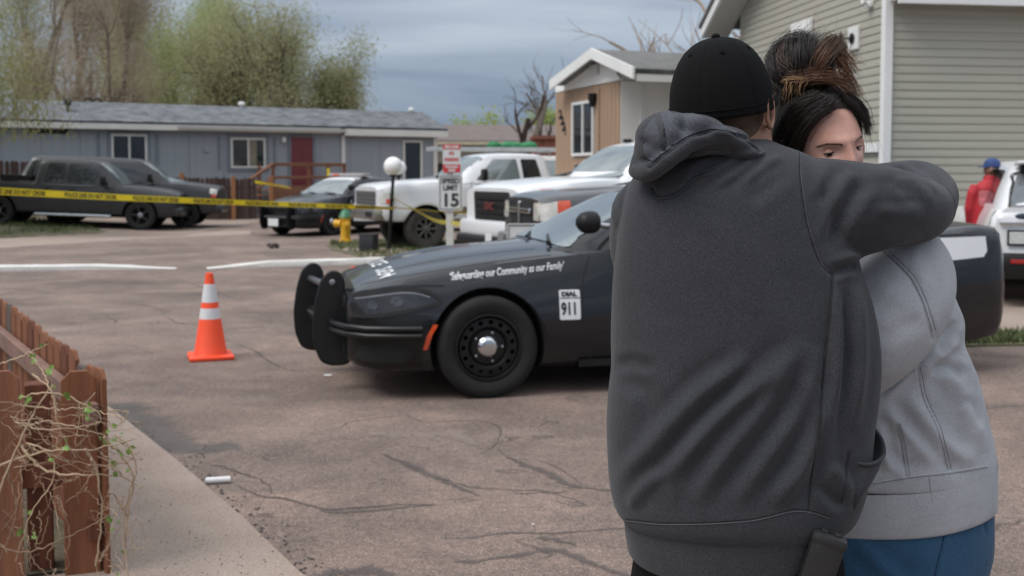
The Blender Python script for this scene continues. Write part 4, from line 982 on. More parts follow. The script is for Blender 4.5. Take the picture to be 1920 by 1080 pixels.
def push_bar(root, y_gap, x0=-0.16, skew=0.0):
    XA = x0
    M_PB = mat('push_bar_black', (0.006, 0.006, 0.0065), 0.42, 0.2, 6, bump=0.1, bs=120)
    out = [(0.035, 0.16), (0.10, 0.135), (0.20, 0.135), (0.245, 0.17), (0.24, 0.28), (0.20, 0.40), (0.185, 0.60), (0.19, 0.74), (0.155, 0.80), (0.10, 0.805), (0.045, 0.755), (0.005, 0.62), (-0.02, 0.44), (-0.01, 0.27)]
    for s in (-1, 1):
        x0 = XA-(skew if s > 0 else 0.0)
        poly = round_poly([(x0+a, b+0.06) for a, b in out], 0.05, 3)
        mb = MB(); mb.prism(poly, 'y', s*y_gap-0.018, s*y_gap+0.018); pl = mb.build('push_bar_plate', M_PB, root, smooth=30)
        rimv = [(p[0], s*y_gap, p[1]) for p in poly]+[(poly[0][0], s*y_gap, poly[0][1])]
        mb = MB(); mb.tube(rimv, 0.016, 8); mb.build('rubber_edge', M_BLACK, pl, smooth=60)
        mb = MB(); mb.lathe([(0.022, 0.0), (0.022, 0.012), (0.012, 0.016)], 8, Matrix.Translation((x0+0.11, s*(y_gap+0.018), 0.795)) @ Matrix.Rotation(-s*math.pi/2, 4, 'X')); mb.build('bolt', M_STEEL, pl)
        # wrap bars along the bumper corner
        for zz in (0.515, 0.465):
            mb = MB(); mb.tube([(x0+0.10, s*y_gap, zz), (x0+0.10, s*0.50, zz), (-0.01, s*0.72, zz), (0.12, s*0.87, zz), (0.32, s*0.935, zz), (0.49, s*0.965, zz)], 0.021, 8); mb.build('wrap_bar', M_PB, root, smooth=60)
    for zz, rr in ((0.755, 0.026), (0.50, 0.03)):
        mb = MB(); mb.tube([(XA+0.10, -y_gap, zz), (XA+0.10-skew, y_gap, zz)], rr, 12); mb.build('cross_bar', mat('cross_bar_grey', (0.12, 0.125, 0.13), 0.35, 0.1, 4, metal=0.5), root, smooth=60)
    mb = MB(); mb.box((XA+0.10-skew/2, 0, 0.50), (0.05, 2*y_gap-0.05, 0.09), rz=math.atan2(skew, 2*y_gap)); mb.build('cross_plate', M_PB, root)
def spot_lamp(root, s):
    R = Matrix.Translation((1.70, s*0.93, 1.235)) @ Matrix.Rotation(math.radians(20), 4, 'Z')
    mb = MB(); mb.lathe([(0.0001, -0.10), (0.045, -0.093), (0.072, -0.06), (0.082, -0.01), (0.08, 0.03), (0.074, 0.045)], 24, R @ Matrix.Rotation(math.radians(90), 4, 'Y'))
    sp = mb.build('spot_lamp', M_BLACK, root, smooth=50)
    mb = MB(); mb.lathe([(0.073, 0.046), (0.0001, 0.06)], 24, R @ Matrix.Rotation(math.radians(90), 4, 'Y')); mb.build('lens', M_CHROME, sp, smooth=50)
    mb = MB(); mb.tube([(1.75, s*0.91, 1.222), (1.84, s*0.86, 1.205), (1.93, s*0.79, 1.20), (2.0, s*0.70, 1.20)], [0.016, 0.022, 0.016, 0.016], 8); mb.build('arm', M_CHROME, sp, smooth=50)

car, solid = sedan('police_car')
push_bar(car, 0.36, -0.19, 0.11)
spot_lamp(car, -1)
put_text('slogan', '\u2018Safeguarding our Community as our Family\u2019', 0.070, (0.70, 0.835), 'y', solid, M_WHT_DEC, car, 0.005, shear=0.35, bold=0.0012, rot=0.085, sx=0.66, sy=1.0)
# DIAL / 911 square
panel('badge', [(1.475, 0.545), (1.475, 0.755), (1.63, 0.755), (1.63, 0.545)], solid, 'y', M_WHT_DEC, car, 0.004, -1, 0.08, 0.014)
put_text('badge_text', 'DIAL', 0.050, (1.493, 0.710), 'y', solid, M_BLACK, car, 0.0065, bold=0.003, sx=1.05, sy=0.85)
seam('badge_line', [(1.478, 0.697), (1.627, 0.697)], solid, 'y', M_BLACK, car, 0.005, 0.0065)
put_text('badge_text', '911', 0.112, (1.486, 0.583), 'y', solid, M_BLACK, car, 0.0065, bold=0.004, sx=0.72, sy=1.05)
# hood lettering, read from the front of the car
def hood_text(txt, size, x, y, sx=1.0, sy=1.0, shear=0.0):
    V, F = text_mesh(txt, size, shear, 0.004); 
    drape('hood_lettering', [(x-b*sy, y-a*sx) for a, b in V], F, solid, 'z', M_WHT_DEC, car, 0.004, smooth=None)
hood_text('POLICE', 0.20, 0.36, 0.60, 1.1, 0.85)
hood_text('2834', 0.17, 0.35, -0.30, 1.0, 0.95, 0.1)
# white band on the tail end
panel('door_band', [(2.95, 0.80), (2.98, 0.985), (4.60, 1.080), (5.02, 1.085), (5.02, 0.97), (4.98, 0.925), (4.2, 0.875)], solid, 'y', M_WHT_DEC, car, 0.004, -1, 0.12)
mb = MB(); mb.prism([(3.95, 1.245), (4.16, 1.165), (4.14, 1.29), (4.10, 1.33)], 'y', -0.015, 0.015); mb.build('fin_antenna', M_BLACK, car)
tag(car, 'black police sedan with push bar and DIAL 911 square on its fender', 'police car')
CAR_YAW = math.radians(13.5)
_w = G(917, 748); place(car, _w.x, _w.y, CAR_YAW, (0.965, -0.93))
# ------------------------------------------------------------------ trucks and other parked vehicles
def sec_truck(p):
    w, zb, zm, ws, zs, zt = p
    return [(0, zb), (w*0.6, zb), (w*0.9, zb+0.005), (w*0.975, zb+0.03), (w*0.995, zb+(zm-zb)*0.4), (w, zm), (w*0.3+ws*0.7, zm+(zs-zm)*0.7), (ws, zs-0.02), (ws-0.02, zs), (ws*0.85, zs+(zt-zs)*0.6), (ws*0.5, zs+(zt-zs)*0.92), (0, zt)]
M_WPAINT = mat('white_car_paint', (0.70, 0.71, 0.72), 0.3, 0.03, 1.0, coat=0.5)
M_WPAINT_D = mat('dirty_white_paint', (0.52, 0.50, 0.46), 0.5, 0.15, 1.0, col2=(0.64, 0.63, 0.60))
M_MUD = mat('mud_brown', (0.20, 0.145, 0.105), 0.9, 0.3, 3, bump=0.3, bs=20)
M_LAMP = mat('clear_lens', (0.50, 0.48, 0.44), 0.12, 0.25, 9, coat=0.8, col2=(0.72, 0.70, 0.66))
def pickup(name, paint, L=5.9, W=1.0, zb=0.42, hood=1.22, belt=1.20, roof=1.88, cab0=1.30, cabt0=2.05, cabt1=3.9, cab1=4.15, bed=1.25, R=0.40, xf=0.95, xr=4.5, tyre=None, rim='six', m_rim=None, suv=False,
           grille=None, m_bumper=None, glass=None, nose=0.9, style='plain', wind_side=None, cap=None, rim_r=0.23):
    root = empty(name)
    st = [(0.0, W*0.86, zb+0.12, 0.75, W*0.83, hood*nose-0.06, hood*nose), (0.08, W*0.93, zb+0.05, 0.78, W*0.88, hood*nose-0.03, hood*nose+0.05), (0.4, W*0.985, zb, 0.80, W*0.91, hood*(nose*0.6+0.4)-0.05, hood*(nose*0.4+0.6)+0.01),
          (cab0*0.85, W, zb, 0.82, W*0.93, hood-0.05, hood+0.015), (cab0+0.15, W, zb, 0.82, W*0.945, belt-0.01, max(hood, belt)+0.015), (cab1, W, zb, 0.82, W*0.95, belt, belt+0.02),
          (L*0.9, W, zb, 0.82, W*0.95, bed if not suv else belt, (bed if not suv else belt)+0.02), (L-0.06, W*0.98, zb+0.02, 0.82, W*0.93, bed if not suv else belt, (bed if not suv else belt)+0.02), (L, W*0.95, zb+0.06, 0.8, W*0.91, (bed if not suv else belt)-0.04, (bed if not suv else belt)-0.02)]
    V, F = loft(st, sec_truck, 60, 28); body = pyobj('body', V, F, [paint, M_DARK], root, smooth=40)
    wb = W*0.945; wr = W*0.72
    rc = cab1 if not suv else L-0.15
    rt1 = cabt1 if not suv else L-0.45
    cb = [(cab0, wb*0.92, belt-0.04, wr+0.12, belt+0.0), (cab0+0.12, wb*0.97, belt-0.04, wr+0.10, belt+0.10), ((cab0+cabt0)/2, wb, belt-0.04, wr+0.05, belt+(roof-belt)*0.56), (cabt0, wb, belt-0.04, wr+0.005, roof-0.05), (cabt0+0.25, wb, belt-0.04, wr, roof-0.01),
          ((cabt0+rt1)/2, wb, belt-0.04, wr, roof), (rt1-0.1, wb, belt-0.04, wr, roof-0.015), (rt1+0.05, wb, belt-0.04, wr, roof-0.05), (rc, wb*0.985, belt-0.04, wr+0.08, belt+0.12 if not suv else belt+0.18)]
    V, F = loft(cb, sec_cab, 50, 24); cab = pyobj('cab', V, F, paint, root, smooth=40)
    solid = bvh_of([body, cab]); zc = R+0.005
    cut(body, well_cutter(xf, R+0.075, W, 0.5, zc)+well_cutter(xr, R+0.075, W, 0.5, zc))
    body.data.polygons.foreach_set('use_smooth', [True]*len(body.data.polygons)); body.data.set_sharp_from_angle(angle=math.radians(38))
    g = glass or M_GLASS_D
    hz = belt+0.03; tz = roof-0.14
    for s in (-1, 1):
        for xx in (xf, xr):
            wheel(root, xx, s*(W-0.15), R, 0.27, rim_r, s, rim, m_rim or M_STEEL, m_cap=cap, m_tyre=tyre)
            arch_lip(root, xx, zc, R+0.075, solid, paint if style != 'dirty' else M_WPAINT_D, 0.05, 0.012, 0, 180, s)
        xb = cab0+0.42+(hz-belt)*0.8; mid = (cabt0+0.15+rt1)/2
        panel('window', [(xb, hz), (cabt0+0.12, tz), (mid-0.06, tz), (mid-0.03, hz)], solid, 'y', wind_side or g, root, 0.006, s, 0.15, 0.03)
        panel('window', [(mid+0.05, hz), (mid+0.04, tz), (rt1-0.16, tz), (rt1-0.08, hz)], solid, 'y', g, root, 0.006, s, 0.15, 0.03)
        if suv: panel('window', [(rt1-0.02, hz), (rt1-0.10, tz), (rt1+0.05, tz-0.05), (rt1+0.2, hz)], solid, 'y', g, root, 0.006, s, 0.15, 0.03)
        for line in ([(cab0+0.32, belt-0.03), (cab0+0.30, 0.8), (cab0+0.36, zb+0.08)], [(mid, belt-0.03), (mid, 0.8), (mid, zb+0.08)], [(rt1, belt-0.03), (rt1, 0.8), (rt1-0.02, zb+0.08)]):
            seam('door_seam', line, solid, 'y', M_DARK, root, 0.012, 0.003, s)
        for hx in (mid-0.18, rt1-0.18):
            mb = MB(); mb.bbox((hx, s*(W*0.985), belt-0.14), (0.16, 0.04, 0.035), 0.012); mb.build('door_handle', M_BLACK, root)
        mb = MB(); mb.bbox((cab0+0.55, s*(W+0.12), belt+0.14), (0.12, 0.22, 0.26), 0.05); mb.tube([(cab0+0.55, s*(W-0.08), belt+0.08), (cab0+0.55, s*(W+0.1), belt+0.1)], 0.03, 6); mb.build('mirror', M_BLACK, root, smooth=40)
        mb = MB(); mb.tube([(cab0+0.35, s*(W-0.02), zb-0.02), (cab1-0.05, s*(W-0.02), zb-0.02)], 0.045, 8); mb.build('side_step', M_CHROME if style == 'black' else M_BLACK, root, smooth=50)
    V2 = [(-wb*0.86, belt+0.05), (-wr*1.0, roof-0.12), (-wr*0.6, roof-0.085), (wr*0.6, roof-0.085), (wr*1.0, roof-0.12), (wb*0.86, belt+0.05)]
    panel('windshield', V2, solid, 'x', glass or M_GLASS, root, 0.006, -1, 0.12, 0.05)
    panel('rear_window', [(-wr*0.85, belt+0.14), (-wr*0.8, roof-0.2), (wr*0.8, roof-0.2), (wr*0.85, belt+0.14)], solid, 'x', M_GLASS_D, root, 0.006, 1, 0.2, 0.04)
    mb = MB(); mb.bbox((0.02, 0, zb+0.16), (0.24, W*1.86, 0.24), 0.05); mb.build('front_bumper', m_bumper or paint, root, smooth=40)
    mb = MB(); mb.bbox((L+0.02, 0, zb+0.18), (0.20, W*1.86, 0.20), 0.04); mb.build('rear_bumper', m_bumper or paint, root, smooth=40)
    for s in (-1, 1): panel('tail_lamp', [(s*W*0.80, 0.9), (s*W*0.80, 1.15), (s*W*0.9, 1.15), (s*W*0.9, 0.9)], solid, 'x', M_RED, root, 0.006, 1, 0.1)
    mb = MB(); mb.box((L*0.5, 0, zb+0.02), (L*0.86, W*1.1, 0.16)); mb.build('chassis', M_DARK, root)
    return root, solid
def plate_box(root, x, y, z, w=0.305, h=0.155, txt=None, m=None, rz=0):
    o = MB().bbox((0, 0, 0), (0.012, w, h), 0.005).build('licence_plate', m or M_WHT_DEC, root); o.location = (x, y, z); o.rotation_euler = (0, 0, rz)
    if txt:
        V, F = text_mesh(txt, h*0.62, bold=0.003, align='CENTER'); pyobj('plate_text', [(-0.0085, -a*0.8, b-h*0.22) for a, b in V], F, mat('plate_green', (0.05, 0.10, 0.08), 0.5), o)
    return o

# --- black crew-cab pickup at left
M_FLATBLK = mat('satin_black_paint', (0.017, 0.017, 0.018), 0.42, 0.1, 2, coat=0.25)
M_BRIM = mat('black_rim', (0.016, 0.016, 0.017), 0.35, 0.2, 4)
t1, s1 = pickup('pickup_truck', M_FLATBLK, L=5.85, W=0.98, zb=0.36, hood=1.20, belt=1.17, roof=1.88, cab0=1.42, cabt0=2.20, cabt1=3.62, cab1=3.80, bed=1.20, R=0.40, xf=1.0, xr=4.70, rim='five', m_rim=M_BRIM, style='black', nose=0.84, rim_r=0.25, cap=M_STEEL)
panel('headlamp', [(0.10, 0.82), (0.06, 0.98), (0.34, 1.02), (0.36, 0.88)], s1, 'y', M_LAMP_D, t1, 0.008, -1, 0.08, 0.03)
panel('headlamp', [(0.10, 0.82), (0.06, 0.98), (0.34, 1.02), (0.36, 0.88)], s1, 'y', M_LAMP_D, t1, 0.008, 1, 0.08, 0.03)
panel('grille', [(-0.6, 0.70), (-0.6, 0.98), (0.6, 0.98), (0.6, 0.70)], s1, 'x', M_DARK, t1, 0.008, -1, 0.1, 0.03)
mb = MB(); mb.box((4.3, 0.62, 1.29), (0.8, 0.4, 0.16)); mb.build('tool_box', M_BLACK, t1)
tag(t1, 'matte black crew-cab pickup parked beside the small lawn', 'pickup truck')
_w = G(262, 434); place(t1, _w.x, _w.y, math.radians(180+8), (1.0, 0.95)); t1.scale = (1, 1, 1); t1.rotation_euler.y = -math.radians(2.5); t1.location.z = slope_z(t1.location.x, t1.location.y)

# --- black truck behind it
t2, s2 = pickup('black_truck', M_FLATBLK, L=5.6, W=1.0, zb=0.40, hood=1.30, belt=1.26, roof=1.95, cab0=1.35, cabt0=2.25, cabt1=4.4, cab1=4.6, bed=1.3, R=0.40, xf=0.95, xr=4.4, rim='five', m_rim=M_BRIM, nose=0.90, rim_r=0.25, cap=M_CHROME, style='black', suv=True)
for s in (-1, 1):
    panel('headlamp', [(0.06, 0.98), (0.05, 1.12), (0.24, 1.15), (0.26, 1.0)], s2, 'y', M_LAMP, t2, 0.010, s, 0.06, 0.02)
    panel('turn_lamp', [(0.08, 0.90), (0.07, 0.97), (0.20, 0.975), (0.21, 0.91)], s2, 'y', M_AMBER, t2, 0.010, s, 0.06)
panel('grille', [(-0.6, 0.78), (-0.6, 1.08), (0.6, 1.08), (0.6, 0.78)], s2, 'x', M_DARK, t2, 0.008, -1, 0.1, 0.03)
tag(t2, 'black sport utility truck parked behind the matte black pickup', 'truck')
_w = G(337, 430); place(t2, _w.x, _w.y+0.4, math.radians(180+8), (0.95, 0.95)); t2.rotation_euler.y = -math.radians(2.0); t2.location.z = slope_z(t2.location.x, t2.location.y)

# --- white extended-cab pickup with muddy wheels
t3, s3 = pickup('white_pickup', M_WPAINT, L=6.0, W=1.0, zb=0.58, hood=1.46, belt=1.42, roof=2.04, cab0=1.72, cabt0=2.50, cabt1=3.80, cab1=4.0, bed=1.45, R=0.43, xf=1.02, xr=4.8, rim='eight', m_rim=mat('dusty_alloy', (0.12, 0.115, 0.105), 0.6, 0.2, 6, metal=0.4), tyre=M_TYRE_D,
                m_bumper=mat('dull_chrome', (0.36, 0.35, 0.33), 0.35, 0.2, 3, metal=0.8), nose=0.90, style='dirty', wind_side=M_GLASS)
panel('grille', [(-0.72, 0.92), (-0.74, 1.22), (0.74, 1.22), (0.72, 0.92)], s3, 'x', mat('grille_grey', (0.10, 0.10, 0.10), 0.5, 0.2, 6), t3, 0.010, -1, 0.1, 0.03)
for zz in (0.99, 1.07, 1.15): seam('grille_bar', [(-0.70, zz), (0.70, zz)], s3, 'x', M_STEEL, t3, 0.022, 0.022, -1, 24)
for s in (-1, 1):
    panel('headlamp', [(0.03, 0.97), (0.03, 1.17), (0.26, 1.20), (0.28, 1.0)], s3, 'y', M_LAMP, t3, 0.010, s, 0.06, 0.02)
    panel('turn_lamp', [(0.16, 0.96), (0.16, 1.06), (0.28, 1.06), (0.28, 0.96)], s3, 'y', M_AMBER, t3, 0.016, s, 0.06, 0.01)
    panel('mud_spatter', [(1.60, 0.62), (1.62, 0.90), (2.5, 0.86), (3.9, 0.84), (3.9, 0.62)], s3, 'y', M_MUD, t3, 0.005, s, 0.14, 0.05)
mb = MB(); mb.bbox((-0.11, -0.55, 0.74), (0.03, 0.40, 0.12), 0.02); mb.build('bumper_slot', M_DARK, t3)
tag(t3, 'white extended-cab pickup with muddy wheels behind the speed limit sign', 'pickup truck')
_w = G(800, 468); place(t3, _w.x, _w.y, math.radians(24), (1.02, -0.98))

# --- white heavy pickup with dark grille
t4, s4 = pickup('heavy_pickup', M_WPAINT, L=6.2, W=1.03, zb=0.62, hood=1.53, belt=1.47, roof=2.10, cab0=1.62, cabt0=2.45, cabt1=4.4, cab1=4.6, bed=1.5, R=0.43, xf=1.05, xr=5.0, rim='eight', nose=0.90, glass=M_GLASS, wind_side=M_GLASS)
panel('grille', [(-0.56, 0.88), (-0.60, 1.32), (0.60, 1.32), (0.56, 0.88)], s4, 'x', M_DARK, t4, 0.012, -1, 0.1, 0.05)
for zz in (0.93, 1.02, 1.12, 1.22): seam('grille_bar', [(-0.5, zz), (0.5, zz)], s4, 'x', M_BLACK, t4, 0.04, 0.03, -1, 20)
V, F = text_mesh('GMC', 0.15, bold=0.006, align='CENTER'); drape('grille_emblem', [(-a, 1.06+b) for a, b in V], F, s4, 'x', mat('emblem_red', (0.14, 0.03, 0.03), 0.3), t4, 0.05, -1, smooth=None)
for s in (-1, 1):
    panel('headlamp', [(0.02, 1.14), (0.02, 1.30), (0.30, 1.335), (0.42, 1.30), (0.30, 1.20)], s4, 'y', M_LAMP_D, t4, 0.012, s, 0.06, 0.03)
    panel('turn_lamp', [(0.30, 1.32), (0.30, 1.36), (0.52, 1.37), (0.50, 1.33)], s4, 'y', M_AMBER, t4, 0.012, s, 0.06)
mb = MB(); mb.bbox((-0.02, 0, 0.60), (0.30, 1.9, 0.16), 0.05); mb.build('air_dam', M_BLACK, t4)
plate_box(t4, -0.20, -0.30, 0.62, 0.20, 0.20, None)
for yy in (-0.4, 0.0, 0.4):
    mb = MB(); mb.bbox((2.62, yy, 2.11), (0.14, 0.10, 0.06), 0.025); mb.build('roof_marker', M_BLACK, t4)
tag(t4, 'large white pickup with tall black grille in front of the tan home', 'pickup truck')
_w = P(925, 440, 15.6); place(t4, _w.x, _w.y, math.radians(27), (0.0, -0.05))

# --- dark grey pickup, nose just above the police sedan
M_GREYP = mat('charcoal_paint', (0.050, 0.051, 0.054), 0.3, 0.1, 2, coat=0.6)
t5, s5 = pickup('grey_pickup', M_GREYP, L=5.8, W=1.0, zb=0.52, hood=1.42, belt=1.36, roof=1.98, cab0=1.85, cabt0=2.7, cabt1=4.3, cab1=4.5, bed=1.4, R=0.42, xf=1.0, xr=4.6, rim='five', nose=0.90, glass=M_GLASS, wind_side=M_GLASS)
panel('grille', [(-0.50, 0.88), (-0.52, 1.24), (0.52, 1.24), (0.50, 0.88)], s5, 'x', M_DARK, t5, 0.010, -1, 0.1, 0.04)
mb = MB(); mb.bbox((-0.02, 0.0, 1.11), (0.05, 0.98, 0.07), 0.02); mb.build('grille_bar', M_CHROME, t5)
mb = MB(); mb.bbox((-0.025, 0.0, 1.06), (0.06, 0.07, 0.34), 0.02); mb.build('grille_bar', M_CHROME, t5)
for s in (-1, 1):
    panel('headlamp', [(s*0.60, 1.00), (s*0.60, 1.22), (s*0.84, 1.22), (s*0.84, 1.00)][::s], s5, 'x', M_LAMP, t5, 0.014, -1, 0.06, 0.03)
    panel('headlamp', [(0.0, 1.0), (0.0, 1.21), (0.22, 1.235), (0.22, 1.02)], s5, 'y', M_LAMP, t5, 0.012, s, 0.06, 0.02)
    panel('turn_lamp', [(0.20, 1.02), (0.20, 1.235), (0.36, 1.25), (0.38, 1.06)], s5, 'y', M_AMBER, t5, 0.014, s, 0.06, 0.02)
mb = MB(); mb.box((-0.06, -0.60, 0.80), (0.06, 0.24, 0.30)); mb.build('rust_patch', M_MUD, t5)
tag(t5, 'charcoal pickup with orange turn lamp directly behind the police sedan', 'pickup truck')
_w = P(990, 400, 13.6); place(t5, _w.x, _w.y, math.radians(15), (0.0, -0.30))

# --- white van with ladder on the roof
vn, sv = pickup('white_van', M_WPAINT_D, L=5.4, W=1.0, zb=0.42, hood=1.30, belt=1.28, roof=2.10, cab0=0.75, cabt0=1.65, cabt1=4.8, cab1=5.2, bed=1.3, R=0.36, xf=0.85, xr=4.2, rim='five', nose=0.86, suv=True, glass=M_GLASS)
tag(vn, 'white van parked behind the muddy white pickup', 'van')
place(vn, -2.75, 29.0, math.radians(14), (0.0, -0.9))
ld = empty('ladder', (0, 0, 0)); tag(ld, 'aluminium extension ladder lying on the white van roof', 'ladder')
M_ALU = mat('aluminium', (0.55, 0.56, 0.56), 0.4, 0.1, 4, metal=0.5)
for yy in (-0.22, 0.22):
    mb = MB(); mb.bbox((2.3, yy, 0.0), (5.2, 0.04, 0.11), 0.01); mb.build('stile', M_ALU, ld)
for i in range(16):
    mb = MB(); mb.tube([(-0.1+i*0.32, -0.21, 0), (-0.1+i*0.32, 0.21, 0)], 0.018, 6); mb.build('rung', M_ALU, ld)
ld.location = (vn.location.x+0.9, vn.location.y+0.1, 2.27); ld.rotation_euler = (0, 0, math.radians(14))
rk = empty('roof_rack', (0, 0, 0)); tag(rk, 'black roof rack under the aluminium ladder', 'roof rack')
for xx in (1.2, 2.6, 4.0):
    mb = MB(); mb.tube([(xx, -0.62, -0.12), (xx, -0.62, 0.10), (xx, 0.62, 0.10), (xx, 0.62, -0.12)], 0.025, 6); mb.build('rack_bar', M_STEEL, rk)
rk.location = (vn.location.x, vn.location.y, 2.10); rk.rotation_euler = (0, 0, math.radians(14))
M_GREENB = mat('green_tarp', (0.03, 0.19, 0.075), 0.7, 0.25, 9, bump=0.5, bs=14)
bg = MB(); rb = np.random.default_rng(3)
for i in range(9): bg.sphere((rb.uniform(-0.6, 0.6), rb.uniform(-0.12, 0.12), rb.uniform(0, 0.06)), (0.22, 0.14, 0.12), 10, 6)
me = fuse(bg, 0.03, 3); o = mesh_obj('tarp_bundle', me, M_GREENB, smooth=180); _p = P(958, 274, 31.0); o.location = (_p.x, _p.y, 2.36); tag(o, 'green tarp bundle tied on the ladder', 'tarp')

# --- far police sedan, front towards us, door open
far, fs = sedan('police_cruiser')
push_bar(far, 0.45, -0.20)
spot_lamp(far, -1)
panel('white_door', [(1.72, 0.30), (1.70, 0.88), (3.62, 0.92), (3.46, 0.30)], fs, 'y', M_WHT_DEC, far, 0.004, -1, 0.14, 0.02)
put_text('door_text', 'POLICE', 0.40, (1.80, 0.52), 'y', fs, M_BLACK, far, 0.008, shear=0.25, bold=0.012, sx=1.1)
panel('white_roof', [(2.15, -0.55), (2.15, 0.55), (3.5, 0.55), (3.5, -0.55)], fs, 'z', M_WHT_DEC, far, 0.004, -1, 0.2, 0.1)
mb = MB(); mb.bbox((2.75, 0, 1.55), (0.28, 1.25, 0.09), 0.03); lb = mb.build('light_bar', mat('lightbar_grey', (0.35, 0.33, 0.33), 0.3, 0.1, 6), far, smooth=40)
mb = MB(); mb.bbox((2.60, 0.35, 1.555), (0.02, 0.22, 0.05), 0.008); mb.build('amber_light', M_AMBER, lb)
plate_box(far, -0.12, 0.10, 0.36, 0.34, 0.19, None)
dr = MB(); dr.bbox((0.58, 0, 0.63), (1.15, 0.09, 0.72), 0.03); door = dr.build('open_door', M_PAINT_K, far, smooth=40)
mb = MB(); mb.bbox((0.58, -0.046, 0.58), (1.08, 0.012, 0.46), 0.005); mb.build('white_panel', M_WHT_DEC, door)
mb = MB(); mb.prism([(0.10, 1.0), (0.48, 1.36), (1.10, 1.40), (1.14, 1.0)], 'y', -0.012, 0.012); mb.build('door_glass', M_GLASS, door)
mb = MB(); mb.tube([(0.06, 0, 1.0), (0.47, 0, 1.38), (1.12, 0, 1.42), (1.17, 0, 1.0)], 0.022, 6); mb.build('door_frame', M_PAINT_K, door)
V, F = text_mesh('POLICE', 0.30, 0.2, 0.01); pyobj('door_text', [(0.10+a*0.85, -0.0545, 0.50+b) for a, b in V], F, M_BLACK, door)
door.location = (1.72, -0.93, 0.0); door.rotation_euler = (0, 0, math.radians(-48))
tag(far, 'distant black and white police sedan with light bar and open door', 'police car')
_w = G(535, 443.5); place(far, _w.x, _w.y+0.3, math.radians(59), (0.3, 0.0))

